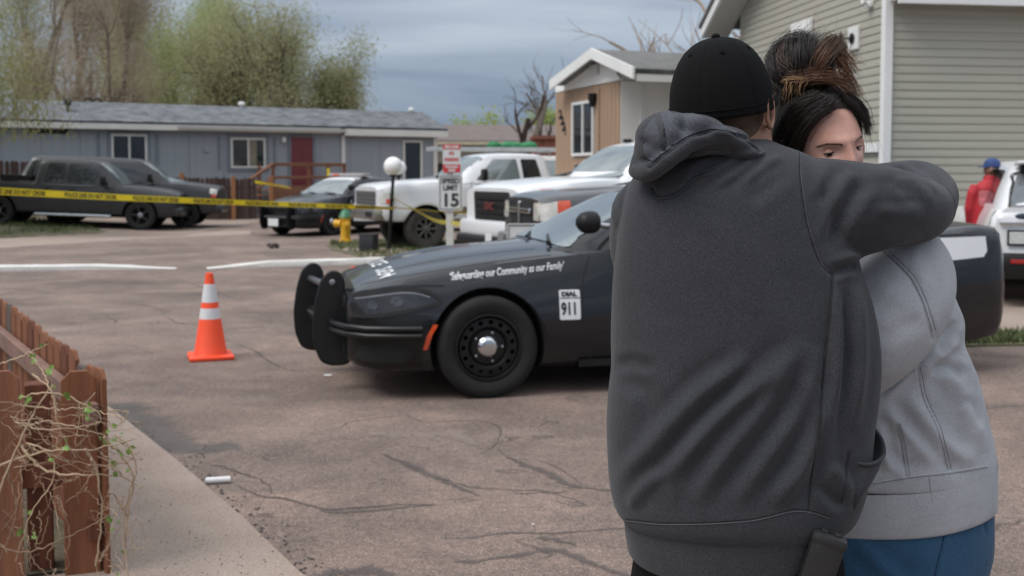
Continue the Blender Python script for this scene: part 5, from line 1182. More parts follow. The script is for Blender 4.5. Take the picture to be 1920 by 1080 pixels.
# --- white SUV at right, seen from behind
def rear_suv():
    root = empty('white_suv'); W = 1.0; L = 4.9
    st = [(0.0, 0.78, 0.40, 0.7, 0.72, 0.86, 0.92), (0.3, 0.93, 0.32, 0.75, 0.86, 0.98, 1.04), (1.2, 0.99, 0.28, 0.8, 0.92, 1.06, 1.12), (3.6, 1.0, 0.28, 0.8, 0.93, 1.12, 1.16), (4.6, 0.99, 0.32, 0.85, 0.92, 1.15, 1.18), (4.84, 0.96, 0.38, 0.85, 0.90, 1.14, 1.16), (4.9, 0.92, 0.44, 0.8, 0.88, 1.06, 1.08)]
    V, F = loft(st, sec_truck, 50, 28); body = pyobj('body', V, F, [M_WPAINT, M_DARK], root, smooth=40)
    cb = [(1.0, 0.84, 1.06, 0.78, 1.10), (1.9, 0.91, 1.06, 0.72, 1.62), (2.3, 0.92, 1.06, 0.71, 1.72), (3.2, 0.92, 1.06, 0.71, 1.76), (4.2, 0.92, 1.06, 0.68, 1.72), (4.45, 0.91, 1.06, 0.68, 1.66), (4.86, 0.89, 1.06, 0.74, 1.22)]
    V, F = loft(cb, sec_cab, 50, 24); cab = pyobj('cab', V, F, M_WPAINT, root, smooth=40); solid = bvh_of([body, cab])
    cut(body, well_cutter(0.95, 0.44, W, 0.5, 0.375)+well_cutter(3.85, 0.44, W, 0.5, 0.375))
    for s in (-1, 1):
        for xx in (0.95, 3.85): wheel(root, xx, s*0.86, 0.37, 0.25, 0.24, s, 'five', M_STEEL); arch_lip(root, xx, 0.375, 0.44, solid, M_BLACK, 0.05, 0.012, 0, 180, s)
        panel('window', [(1.75, 1.2), (2.2, 1.62), (3.0, 1.66), (3.0, 1.2)], solid, 'y', M_GLASS_D, root, 0.006, s, 0.15, 0.03)
        panel('window', [(3.1, 1.2), (3.1, 1.66), (4.1, 1.62), (4.35, 1.22)], solid, 'y', M_GLASS_D, root, 0.006, s, 0.15, 0.03)
        panel('tail_lamp', [(4.55, 0.95), (4.60, 1.14), (4.80, 1.15), (4.82, 0.95)], solid, 'y', M_WPAINT_D, root, 0.01, s, 0.08, 0.02)
    panel('rear_window', [(-0.74, 1.20), (-0.62, 1.60), (0.62, 1.60), (0.74, 1.20)], solid, 'x', mat('grey_glass', (0.13, 0.14, 0.15), 0.06, 0.3, 2, ior=1.8), root, 0.008, 1, 0.12, 0.04)
    seam('window_edge', [(-0.74, 1.19), (-0.68, 1.45), (-0.55, 1.60), (0.55, 1.60), (0.68, 1.45), (0.74, 1.19)], solid, 'x', M_BLACK, root, 0.03, 0.006, 1, 60)
    mb = MB(); mb.bbox((4.56, 0, 1.70), (0.36, 1.30, 0.035), 0.015, M=Matrix.Rotation(math.radians(-6), 3, 'Y')); mb.build('spoiler', M_WPAINT, root, smooth=40)
    mb = MB(); mb.bbox((4.58, -0.45, 1.645), (0.16, 0.30, 0.07), 0.02); mb.build('spoiler_bracket', M_BLACK, root)
    mb = MB(); mb.bbox((4.93, -0.25, 1.0), (0.03, 1.2, 0.045), 0.012); mb.build('tailgate_trim', M_CHROME, root)
    mb = MB(); mb.bbox((4.95, 0.0, 0.50), (0.22, 1.86, 0.30), 0.06); mb.build('rear_bumper', M_BLACK, root, smooth=40)
    for yy in (-0.62, 0.62): mb = MB(); mb.bbox((5.065, yy, 0.56), (0.02, 0.24, 0.05), 0.008); mb.build('reflector', M_RED, root)
    mb = MB(); mb.tube([(4.80, -0.30, 1.27), (4.84, 0.05, 1.25), (4.86, 0.2, 1.25)], [0.03, 0.035, 0.02], 8); mb.build('wiper', M_BLACK, root)
    R = Matrix.Translation((4.90, -0.60, 1.085)) @ Matrix.Rotation(math.pi/2, 4, 'Y')
    mb = MB(); mb.sphere((4.90, -0.60, 1.085), (0.015, 0.085, 0.036), 18, 10); mb.build('badge', mat('badge_navy', (0.02, 0.03, 0.06), 0.25, coat=0.6), root, smooth=60)
    pl = MB().bbox((4.925, -0.60, 0.83), (0.02, 0.33, 0.185), 0.008).build('licence_plate', M_BLACK, root)
    MB().bbox((4.938, -0.60, 0.83), (0.006, 0.285, 0.14), 0.004).build('plate_face', mat('plate_white', (0.50, 0.52, 0.50), 0.5, 0.15, 20), pl)
    V, F = text_mesh('OCJ-72', 0.085, bold=0.003, align='CENTER'); 
    return root, solid
suv, ss_ = rear_suv()
tag(suv, 'white sport utility vehicle seen from behind at right edge', 'suv')
_w = P(1862, 400, 12.6); place(suv, _w.x, _w.y, math.radians(-108), (4.9, -0.92))
# ================================================================== street furniture
M_ORANGE = mat('cone_orange', (0.86, 0.075, 0.018), 0.5, 0.06, 5)
M_REFL = mat('reflective_band', (0.60, 0.60, 0.60), 0.4, 0.2, 14, col2=(0.70, 0.70, 0.71))
def cone(loc, label, tilt=0.0):
    root = empty('traffic_cone', loc); tag(root, label, 'traffic cone', 'orange traffic cones')
    mb = MB(); mb.bbox((0, 0, 0.018), (0.37, 0.37, 0.036), 0.014); mb.build('base', M_ORANGE, root, smooth=40)
    r = lambda z: 0.135-(0.135-0.030)*(z-0.03)/0.70
    mb = MB(); mb.lathe([(r(0.03)+0.012, 0.034), (r(0.04)+0.003, 0.05), (r(0.71), 0.71), (r(0.73), 0.73), (0.022, 0.735), (0.022, 0.70)], 36); mb.build('body', M_ORANGE, root, smooth=40)
    for a, b in ((0.325, 0.435), (0.485, 0.640)):
        mb = MB(); mb.lathe([(r(a)+0.0025, a), (r(b)+0.0025, b)], 36, cap=False); mb.build('band', M_REFL, root, smooth=60)
    root.rotation_euler.z = 0.35
    return root
cone(G(395, 671), 'orange traffic cone with two white bands on the open road')
cone(Vector((-1.44, 9.72, 0)), 'orange cone tip peeking over the police sedan hood')

# hydrant
hy = empty('fire_hydrant', G(648, 455)); tag(hy, 'yellow fire hydrant with green cap on the grass verge', 'fire hydrant')
hy.location.z = 0.02
M_YEL = mat('hydrant_yellow', (0.72, 0.40, 0.02), 0.45, 0.1, 8, coat=0.2); M_HGR = mat('hydrant_green', (0.02, 0.16, 0.075), 0.45, 0.1, 8, coat=0.2)
mb = MB(); mb.lathe([(0.17, 0), (0.17, 0.035), (0.115, 0.05), (0.11, 0.28), (0.115, 0.30), (0.115, 0.50), (0.14, 0.51), (0.14, 0.545)], 28); mb.build('barrel', M_YEL, hy, smooth=35)
mb = MB(); mb.lathe([(0.15, 0.548), (0.15, 0.575), (0.13, 0.60), (0.115, 0.67), (0.07, 0.72), (0.035, 0.735), (0.03, 0.78), (0.0001, 0.785)], 28); mb.build('bonnet', M_HGR, hy, smooth=35)
mb = MB(); mb.lathe([(0.075, 0), (0.075, 0.09), (0.095, 0.095), (0.095, 0.15), (0.04, 0.155), (0.03, 0.18), (0.0001, 0.181)], 20, Matrix.Translation((-0.09, -0.06, 0.42)) @ Matrix.Rotation(math.radians(-25), 4, 'Z') @ Matrix.Rotation(-math.pi/2, 4, 'Y')); mb.build('nozzle', M_YEL, hy, smooth=35)
mb = MB(); mb.lathe([(0.05, 0), (0.05, 0.06), (0.062, 0.065), (0.062, 0.11), (0.02, 0.12)], 16, Matrix.Translation((0.07, -0.08, 0.42)) @ Matrix.Rotation(math.radians(90), 4, 'X')); mb.build('side_nozzle', M_YEL, hy, smooth=35)
for i in range(8):
    a = i*math.pi/4; mb = MB(); mb.lathe([(0.014, 0.575), (0.014, 0.592)], 6, Matrix.Translation((0.14*math.cos(a), 0.14*math.sin(a), 0))); mb.build('bolt', M_YEL, hy)

# utility box
ub = empty('utility_box', G(692, 474)); ub.location.z = 0.02; ub.rotation_euler.z = math.radians(-18); tag(ub, 'small black utility box on the grass below the globe lamp', 'utility box')
mb = MB(); mb.bbox((0, 0, 0.17), (0.30, 0.28, 0.34), 0.012); mb.build('housing', mat('box_black', (0.018, 0.020, 0.024), 0.55, 0.2, 4), ub, smooth=40)
mb = MB(); mb.bbox((-0.157, 0, 0.17), (0.012, 0.27, 0.33), 0.004); mb.build('side_plate', M_STEEL, ub)
mb = MB(); mb.bbox((0, 0, 0.348), (0.32, 0.30, 0.02), 0.006); mb.build('lid', _MATS['box_black'], ub)

# globe lamps
M_GLOBE = mat('globe_white', (0.80, 0.80, 0.79), 0.25, 0.02, 2, coat=0.4)
def globe_lamp(loc, h, lean, r, label):
    root = empty('globe_lamp', loc); tag(root, label, 'lamp post', 'white globe lamps')
    mb = MB(); mb.tube([(0, 0, 0), (lean*0.5, 0, h*0.5), (lean, 0, h)], [0.04, 0.036, 0.034], 12); mb.build('pole', M_BLACK, root, smooth=50)
    mb = MB(); mb.lathe([(0.036, 0), (0.085, 0.02), (0.085, 0.05), (0.05, 0.06)], 16, Matrix.Translation((lean, 0, h-0.01))); mb.build('collar', M_BLACK, root, smooth=40)
    mb = MB(); mb.sphere((lean, 0, h+r+0.02), r, 28, 18); mb.build('globe', M_GLOBE, root, smooth=180)
    return root
_g = G(729, 470); globe_lamp((_g.x, _g.y, 0.02), 1.50, 0.10, 0.195, 'white globe lamp on a thin black pole beside the hydrant')
_g = P(748, 400, 24.6); globe_lamp((_g.x, _g.y, 0.0), 1.52, 0.0, 0.175, 'second white globe lamp half hidden behind the nearer globe')

# speed limit sign with no-parking plate
sp = empty('road_sign', G(844, 487)); sp.location.z = 0.0; tag(sp, 'speed limit 15 sign with red no parking plate on white post', 'road sign')
M_SIGN = mat('sign_white', (0.62, 0.63, 0.62), 0.5, 0.05, 4); M_SRED = mat('sign_red', (0.55, 0.03, 0.035), 0.5, 0.06, 5); M_SBLK = mat('sign_black', (0.02, 0.025, 0.03), 0.6, 0.2, 5)
DS = sp.location.y; sc = 2000.0/DS
def sx(u): return (u-844)/sc
def sz(v): return P(844, v, DS).z
mb = MB(); mb.bbox((0, 0, sz(300)/2), (0.135, 0.10, sz(300)), 0.008); mb.build('post', mat('post_white', (0.55, 0.55, 0.52), 0.7, 0.12, 3), sp)
x0, x1, z0, z1 = sx(823), sx(868), sz(395), sz(328)
mb = MB(); mb.prism(round_poly([(x0, z0), (x1, z0), (x1, z1), (x0, z1)], 0.05), 'y', -0.075, -0.068); pl = mb.build('speed_plate', M_SIGN, sp)
ring = round_poly([(x0+.022, z0+.022), (x1-.022, z0+.022), (x1-.022, z1-.022), (x0+.022, z1-.022)], 0.04); inn = round_poly([(x0+.036, z0+.036), (x1-.036, z0+.036), (x1-.036, z1-.036), (x0+.036, z1-.036)], 0.03)
n = len(ring); pyobj('border', [(a, -0.0785, b) for a, b in ring]+[(a, -0.0785, b) for a, b in inn], [(i, (i+1) % n, n+(i+1) % n, n+i) for i in range(n)], M_SBLK, pl)
def sign_text(txt, size, zc, wfit, m, parent, y=-0.0785, bold=0.006, xc=0.0):
    V, F = text_mesh(txt, size, bold=bold, align='CENTER'); w = max(a for a, b in V)-min(a for a, b in V); k = wfit/w
    pyobj('lettering', [(xc+a*k, y, zc+b) for a, b in V], F, m, parent)
xc = (x0+x1)/2; W_ = x1-x0; H_ = z1-z0
sign_text('SPEED', 0.20*H_, z1-0.235*H_, W_*0.76, M_SBLK, pl, xc=xc); sign_text('LIMIT', 0.20*H_, z1-0.425*H_, W_*0.62, M_SBLK, pl, xc=xc); sign_text('15', 0.50*H_, z1-0.87*H_, W_*0.60, M_SBLK, pl, bold=0.012, xc=xc)
x0, x1, z0, z1 = sx(831.5), sx(864.5), sz(324), sz(270); xc = (x0+x1)/2; W_ = x1-x0; H_ = z1-z0
mb = MB(); mb.prism(round_poly([(x0, z0), (x1, z0), (x1, z1), (x0, z1)], 0.03), 'y', -0.095, -0.088); p2 = mb.build('parking_plate', M_SIGN, sp)
for a, b in ((0.80, 1.0), (0.0, 0.30)):
    pyobj('red_band', [(x0+.004, -0.0985, z0+H_*a+.004), (x1-.004, -0.0985, z0+H_*a+.004), (x1-.004, -0.0985, z0+H_*b-.004), (x0+.004, -0.0985, z0+H_*b-.004)], [(0, 1, 2, 3)], M_SRED, p2)
sign_text('FIRE LANE', 0.14*H_, z0+0.85*H_, W_*0.78, M_SIGN, p2, -0.101, 0.004, xc)
sign_text('NO', 0.17*H_, z0+0.62*H_, W_*0.28, M_SRED, p2, -0.0985, 0.004, xc); sign_text('PARKING', 0.17*H_, z0+0.40*H_, W_*0.80, M_SRED, p2, -0.0985, 0.004, xc)
sign_text('TOW-AWAY', 0.12*H_, z0+0.165*H_, W_*0.75, M_SIGN, p2, -0.101, 0.004, xc); sign_text('ZONE', 0.12*H_, z0+0.04*H_, W_*0.42, M_SIGN, p2, -0.101, 0.004, xc)

# low white sign behind the sedan's windscreen
ws = empty('small_sign', P(985, 470, 12.0)); ws.location.z = 0; tag(ws, 'low white sign with black border behind the sedan hood', 'sign')
s_ = 2000/12.0; zt = P(985, 419, 12.0).z; zb = P(985, 470, 12.0).z
mb = MB(); mb.prism(round_poly([(-0.21, zb), (0.30, zb), (0.30, zt), (-0.21, zt)], 0.03), 'y', -0.006, 0.0); p3 = mb.build('plate', M_SIGN, ws)
mb = MB(); mb.tube([(a, -0.008, b) for a, b in [(-0.19, zb+.02), (0.28, zb+.02), (0.28, zt-.02), (-0.19, zt-.02), (-0.19, zb+.02)]], 0.007, 4); mb.build('border', M_SBLK, p3)
mb = MB(); mb.bbox((0.04, 0.03, zt/2), (0.05, 0.04, zt-.02), 0.004); mb.build('post', M_STEEL, ws)

# police tape
M_TAPE = mat('tape_yellow', (0.86, 0.66, 0.012), 0.35, 0.05, 4); M_TAPE2 = mat('tape_yellow_back', (0.72, 0.60, 0.10), 0.35, 0.1, 4)
def tape(name, ctrl, label, width=0.078, text=True, m=None, twist=None, n=120, start=0.0):
    """ctrl: list of (u, v, D); hangs with its face upright; twist: list of (pos 0..1, radians)"""
    pts = smoothline([tuple(P(u, v, D)) for u, v, D in ctrl], n); L = np.r_[0, np.cumsum(np.linalg.norm(np.diff(pts, axis=0), axis=1))]
    tw = np.interp(L/L[-1], [t for t, a in twist], [a for t, a in twist]) if twist else np.zeros(n)
    V = []; F = []; fr = []
    for i in range(n):
        t = pts[min(i+1, n-1)]-pts[max(i-1, 0)]; t = Vector(t).normalized(); up = Vector((0, 0, 1)); up = (up-t*up.dot(t)).normalized(); out = t.cross(up)
        a = tw[i]+0.12*math.sin(L[i]*1.3); ax = up*math.cos(a)+out*math.sin(a); nn = out*math.cos(a)-up*math.sin(a); fr.append((Vector(pts[i]), ax, nn))
        V += [fr[-1][0]+ax*width/2, fr[-1][0]-ax*width/2]
    for i in range(n-1): F.append((2*i, 2*i+1, 2*i+3, 2*i+2))
    o = pyobj(name, V, F, m or M_TAPE, smooth=60); tag(o, label, 'tape', 'yellow police tape strips')
    if text:
        TV, TF = text_mesh('POLICE LINE DO NOT CROSS', 0.072, bold=0.0025); tw_ = max(a for a, b in TV); pos = start; 
        per = tw_*1.0+0.33
        while pos+tw_ < L[-1]:
            out = []
            for a, b in TV:
                s = pos+a; i = min(np.searchsorted(L, s), n-1); j = max(i-1, 0); f = (s-L[j])/max(L[i]-L[j], 1e-6); p = fr[j][0].lerp(fr[i][0], f); ax = fr[j][1].lerp(fr[i][1], f); nn = fr[j][2].lerp(fr[i][2], f)
                sg = 1 if nn.y < 0 else -1
                out.append(p+ax*(b-0.025)*1.0+nn*sg*0.002)
            pyobj('tape_lettering', out, TF, mat('tape_black', (0.02, 0.02, 0.018), 0.5), o); pos += per
    return o
tape('police_tape', [(-180, 352, 9.6), (0, 358.5, 11.2), (240, 371, 13.4), (480, 381, 16.2), (640, 387, 19.0), (740, 391, 21.6)], 'yellow police line tape stretched across the left of the road', twist=[(0, 0), (0.8, 0.05), (1, 0.9)], start=0.12)
tape('tape_strand', [(700, 374, 23.5), (735, 368, 22.0)], 'short yellow tape end left of the globe lamp pole', 0.07, False, twist=[(0, 0.2), (1, 0.6)], n=20)
tape('tape_strand', [(735, 370, 22.0), (775, 392, 21.0), (815, 413, 20.2), (848, 418, 19.5), (900, 425, 17.5), (955, 427, 15.5)], 'yellow tape sagging from globe lamp to speed limit post', 0.095, False, m=M_TAPE2, twist=[(0, 0.9), (0.3, 0.5), (1, 0.1)])
tape('tape_strand', [(738, 389, 21.8), (830, 397, 20.3), (940, 404, 16.6), (1035, 410, 13.0)], 'thin yellow tape running behind the speed limit sign', 0.06, False, twist=[(0, 1.0), (0.5, 1.15), (1, 0.9)])
tape('tape_strand', [(478, 341, 33.5), (510, 346, 32.0), (545, 352, 30.0)], 'yellow tape tied near the porch stair', 0.09, False, twist=[(0, 0.2), (1, 0.8)], n=30)
tape('tape_strand', [(615, 316, 40.0), (616, 322, 40.0), (615, 331, 40.0)], 'scrap of yellow tape hanging on the porch rail', 0.10, False, n=10)

# litter
o = MB(); o.tube([G(386, 908)+Vector((0, 0, 0.018)), G(432, 905)+Vector((0, 0, 0.018))], 0.017, 12); o = o.build('paper_tube', mat('litter_white', (0.70, 0.70, 0.70), 0.5, 0.06, 10), smooth=40); tag(o, 'white paper tube lying at the pavement edge', 'litter')
def scrap(u, v, s, label, m):
    p = G(u, v); r = np.random.default_rng(int(u)); V = []; F = []
    k = 7
    for i in range(k):
        a = 6.283*i/k; q = s*r.uniform(0.5, 1); V.append((p.x+q*math.cos(a)*1.6, p.y+q*math.sin(a), 0.008+r.uniform(0, s*0.3)))
    V.append((p.x, p.y, 0.008+s*0.35)); F = [(i, (i+1) % k, k) for i in range(k)]
    o = pyobj('paper_scrap', V, F, m); tag(o, label, 'litter')
scrap(616, 706, 0.03, 'white paper scrap on the road beside the push bar', _MATS['litter_white'])
scrap(1000, 986, 0.008, 'tiny pale scrap on the near asphalt', _MATS['litter_white'])
cl = MB(); r = np.random.default_rng(8)
for i in range(7): cl.sphere(Vector((r.normal(0, 0.05), r.normal(0, 0.04), 0.05+abs(r.normal(0, 0.02)))), (0.05, 0.05, 0.05), 10, 6)
me = fuse(cl, 0.015, 2); o = mesh_obj('debris_clump', me, mat('debris_brown', (0.06, 0.048, 0.045), 0.95, 0.3, 9), smooth=180); o.location = G(513, 466); tag(o, 'dark clump of debris on the road near the distant police sedan', 'debris')
# ================================================================== trees
def tree(name, base, height, spread, seed, label, m_bark, m_leaf, n_leaf, leaf, levels=4, trunk_r=0.25, lean=(0, 0), clear=0.2, leaf_jit=0.5, droop=0.0, up=0.6, forks=(3, 4), multi=1, group=None, zmin=-1.0):
    r = np.random.default_rng(seed); mb = MB(); ends = []
    def grow(p, d, L, rad, lev):
        n = 4; pts = [p]; q = p; dd = d
        for i in range(n):
            dd = (dd+Vector(r.normal(0, 0.16, 3))+Vector((0, 0, 0.06*up-droop*0.1*(levels-lev < 2)))).normalized(); q = q+dd*L/n; pts.append(q)
        rr = [rad*(1-0.45*i/n) for i in range(n+1)]
        mb.tube(pts, rr, 6 if lev < 2 else (5 if lev < 3 else 3), cap=False)
        if lev >= levels-2:
            for k in range(1, n+1): ends.append((pts[k], rad))
        if lev < levels:
            for k in range(r.integers(forks[0], forks[1]+1)):
                i = r.integers(max(1, n-3), n+1); ax = Vector(r.normal(0, 1, 3)); ax = (ax-dd*ax.dot(dd)).normalized()
                ang = r.uniform(0.35, 0.85); nd = (dd*math.cos(ang)+ax*math.sin(ang)+Vector((0, 0, up*0.18))).normalized()
                grow(pts[i], nd, L*r.uniform(0.58, 0.82), rr[i]*r.uniform(0.5, 0.68), lev+1)
    b = Vector((0, 0, -0.1)); L0 = height*(clear if clear > 0.12 else 0.12)
    for k in range(multi):
        d = Vector((lean[0]+(r.normal(0, 0.25) if multi > 1 else 0), lean[1]+(r.normal(0, 0.2) if multi > 1 else 0), 1)).normalized()
        grow(b+Vector((r.normal(0, 0.1) if multi > 1 else 0, 0, 0)), d, L0+0.1, trunk_r*(1 if multi == 1 else 0.7), 0)
    # fit the crown to the wanted height and spread
    V = np.array(mb.V); zmax = V[:, 2].max(); rx = np.abs(V[:, :2]).max()
    kz = height/zmax; kx = spread/max(rx, 1e-3)
    S = np.array([kx, kx, kz]); f = np.clip(V[:, 2:3]/(L0*0.6), 0, 1); V = V*(S*f+np.array([1, 1, kz])*(1-f))
    root = empty(name, base); tag(root, label, 'tree', group)
    quads = [q for q in mb.F]
    pyobj('trunk', V, quads, m_bark, root, smooth=60)
    if n_leaf:
        E = np.array([tuple(e[0]) for e in ends]); f = np.clip(E[:, 2:3]/(L0*0.6), 0, 1); E = E*(S*f+np.array([1, 1, kz])*(1-f))
        idx = r.integers(0, len(E), n_leaf); c = E[idx]+r.normal(0, leaf_jit, (n_leaf, 3))*np.array([1, 1, 0.8]); c[:, 2] -= droop*np.abs(r.normal(0, 1, n_leaf))
        c = c[c[:, 2] > zmin]; n_leaf = len(c)
        a = r.normal(0, 1, (n_leaf, 3)); a /= np.linalg.norm(a, axis=1)[:, None]; bb = np.cross(a, r.normal(0, 1, (n_leaf, 3))); bb /= np.linalg.norm(bb, axis=1)[:, None]
        s = leaf*r.uniform(0.5, 1.25, (n_leaf, 1)); a = a*s; bb = bb*s*0.6
        if droop: a[:, 2] -= s[:, 0]*1.0
        LV = np.stack([c-a, c+bb, c+a, c-bb], 1).reshape(-1, 3); LF = np.arange(n_leaf*4).reshape(-1, 4)
        quads_obj('crown', LV, LF, m_leaf, root)
    return root
M_BARK = mat('bark_grey', (0.11, 0.09, 0.075), 0.95, 0.25, 3); M_BARK2 = mat('bark_tan', (0.17, 0.125, 0.095), 0.95, 0.25, 3); M_BARK3 = mat('bark_pale', (0.30, 0.235, 0.18), 0.9, 0.2, 2)
def leaf_mat(name, c1, c2):
    m = mat(name, c1, 0.7, 0.2, 0.45, col2=c2); nt = m.node_tree; N = nt.nodes; L = nt.links; b = N['Principled BSDF']; out = N['Material Output']
    tr = N.new('ShaderNodeBsdfTranslucent'); L.new(b.inputs['Base Color'].links[0].from_socket, tr.inputs['Color']); mx = N.new('ShaderNodeMixShader'); mx.inputs[0].default_value = 0.5
    L.new(b.outputs[0], mx.inputs[1]); L.new(tr.outputs[0], mx.inputs[2]); L.new(mx.outputs[0], out.inputs['Surface']); return m
M_LF1 = leaf_mat('leaf_spring', (0.300, 0.352, 0.128), (0.405, 0.450, 0.188)); M_LF2 = leaf_mat('leaf_olive', (0.300, 0.300, 0.158), (0.405, 0.398, 0.225)); M_LF3 = leaf_mat('leaf_bright', (0.300, 0.367, 0.120), (0.435, 0.495, 0.195))
M_LF4 = leaf_mat('leaf_bud', (0.352, 0.292, 0.225), (0.435, 0.375, 0.285)); M_WIL = leaf_mat('leaf_willow', (0.217, 0.225, 0.090), (0.330, 0.323, 0.150))
GT = 'trees behind the mobile home'
def at(u, D): return ((u-960)/2000*D, D, 0)
def hgt(v, D): return P(960, v, D).z
tree('broad_tree', at(555, 62), hgt(-6, 62), 6.4, 11, 'rounded tree at the right end of the row behind the blue-grey home', M_BARK, M_LF2, 43087, 0.065, 5, 0.38, clear=0.16, leaf_jit=0.7, up=0.45, group=GT)
tree('broad_tree', at(425, 64), hgt(-6, 64), 4.8, 12, 'tree with dark forked limbs above the middle of the blue-grey home', M_BARK, M_LF2, 35253, 0.065, 5, 0.36, clear=0.18, leaf_jit=0.7, up=0.5, group=GT)
tree('broad_tree', at(330, 70), hgt(-50, 70), 4.6, 13, 'bright spring green tree left of the dark forked tree', M_BARK, M_LF1, 35253, 0.068, 5, 0.32, clear=0.15, leaf_jit=0.75, up=0.8, group=GT)
tree('broad_tree', at(245, 72), hgt(-150, 72), 4.4, 14, 'tall pale brown budding tree behind the left half of the home', M_BARK2, M_LF4, 31336, 0.057, 5, 0.30, clear=0.16, leaf_jit=0.75, up=0.9, group=GT)
tree('broad_tree', at(165, 60), hgt(-170, 60), 4.4, 15, 'tall tree with reddish slanting limbs above the left roof', M_BARK2, M_LF4, 27419, 0.053, 5, 0.30, clear=0.14, leaf_jit=0.5, up=0.9, multi=2, lean=(0.12, 0), group=GT)
tree('broad_tree', at(60, 66), hgt(-170, 66), 5.0, 16, 'tall olive tree furthest left behind the mobile home', M_BARK2, M_LF2, 35253, 0.065, 5, 0.32, clear=0.14, leaf_jit=0.75, up=0.8, group=GT)
tree('broad_tree', at(622, 63), hgt(62, 63), 3.0, 17, 'low green bushy tree beside the rounded tree at the roof end', M_BARK, M_LF2, 35572, 0.065, 4, 0.25, clear=0.12, leaf_jit=0.5, up=0.3, group=GT)
tree('budding_shrub', at(525, 58), hgt(172, 58), 2.2, 18, 'pinkish bare budding shrub rising just behind the roof', M_BARK3, mat('bud_pink', (0.20, 0.145, 0.125), 0.8, 0.2, 1), 3600, 0.08, 4, 0.10, clear=0.3, leaf_jit=0.35, up=1.2, multi=4, group=GT)
tree('budding_shrub', at(590, 60), hgt(185, 60), 1.6, 19, 'smaller pink budding shrub right of the other behind the roof', M_BARK3, _MATS['bud_pink'], 2200, 0.08, 4, 0.09, clear=0.3, leaf_jit=0.3, up=1.2, multi=3, group=GT)
tree('broad_tree', at(380, 84), hgt(-40, 84), 7.5, 20, 'hazy green tree far behind the forked tree', M_BARK, M_LF1, 31336, 0.084, 4, 0.3, clear=0.14, leaf_jit=0.9, up=0.7, group=GT)
tree('broad_tree', at(110, 88), hgt(-200, 88), 8.0, 21, 'brownish tree far back at the left end of the row', M_BARK2, M_LF4, 35253, 0.084, 4, 0.3, clear=0.14, leaf_jit=0.9, up=0.8, group=GT)
tree('broad_tree', at(250, 92), hgt(-160, 92), 8.0, 22, 'pale green tree far back in the middle of the row', M_BARK2, M_LF2, 35253, 0.084, 4, 0.3, clear=0.14, leaf_jit=0.9, up=0.8, group=GT)
# willow hanging in from the left, nearer than the home
tree('willow', at(-70, 27), hgt(-90, 27), 2.9, 31, 'loose olive willow hanging over the left end of the home', M_BARK3, M_WIL, 30000, 0.038, 4, 0.16, clear=0.30, leaf_jit=0.42, droop=0.16, up=0.5, multi=3, zmin=2.3)
# bare trees
tree('bare_tree', at(958, 46), hgt(92, 46), 3.6, 42, 'bare dark tree standing in front of the brown roof', M_BARK, M_BARK, 0, 0.1, 4, 0.42, clear=0.24, up=0.8, forks=(2, 3), multi=2)
tree('bare_tree', at(1290, 40), hgt(-150, 40), 7.0, 44, 'bare tan tree rising behind the tan home roof', M_BARK3, M_BARK3, 0, 0.1, 4, 0.55, clear=0.24, up=1.0, forks=(3, 3), multi=5)
for u, v, D, sp_, sd, lb in ((920, 214, 90, 2.6, 51, 'green bush left of the bare dark tree on the skyline'), (1012, 205, 88, 3.0, 52, 'green bush between the bare tree and the tan home'), (868, 224, 95, 2.4, 53, 'small green bush at the left end of the brown roof')):
    tree('distant_tree', at(u, D), hgt(v, D), sp_, sd, lb, M_BARK, M_LF3, 5440, 0.152, 4, 0.2, clear=0.2, leaf_jit=0.5, up=0.5, group='bushes on the skyline')
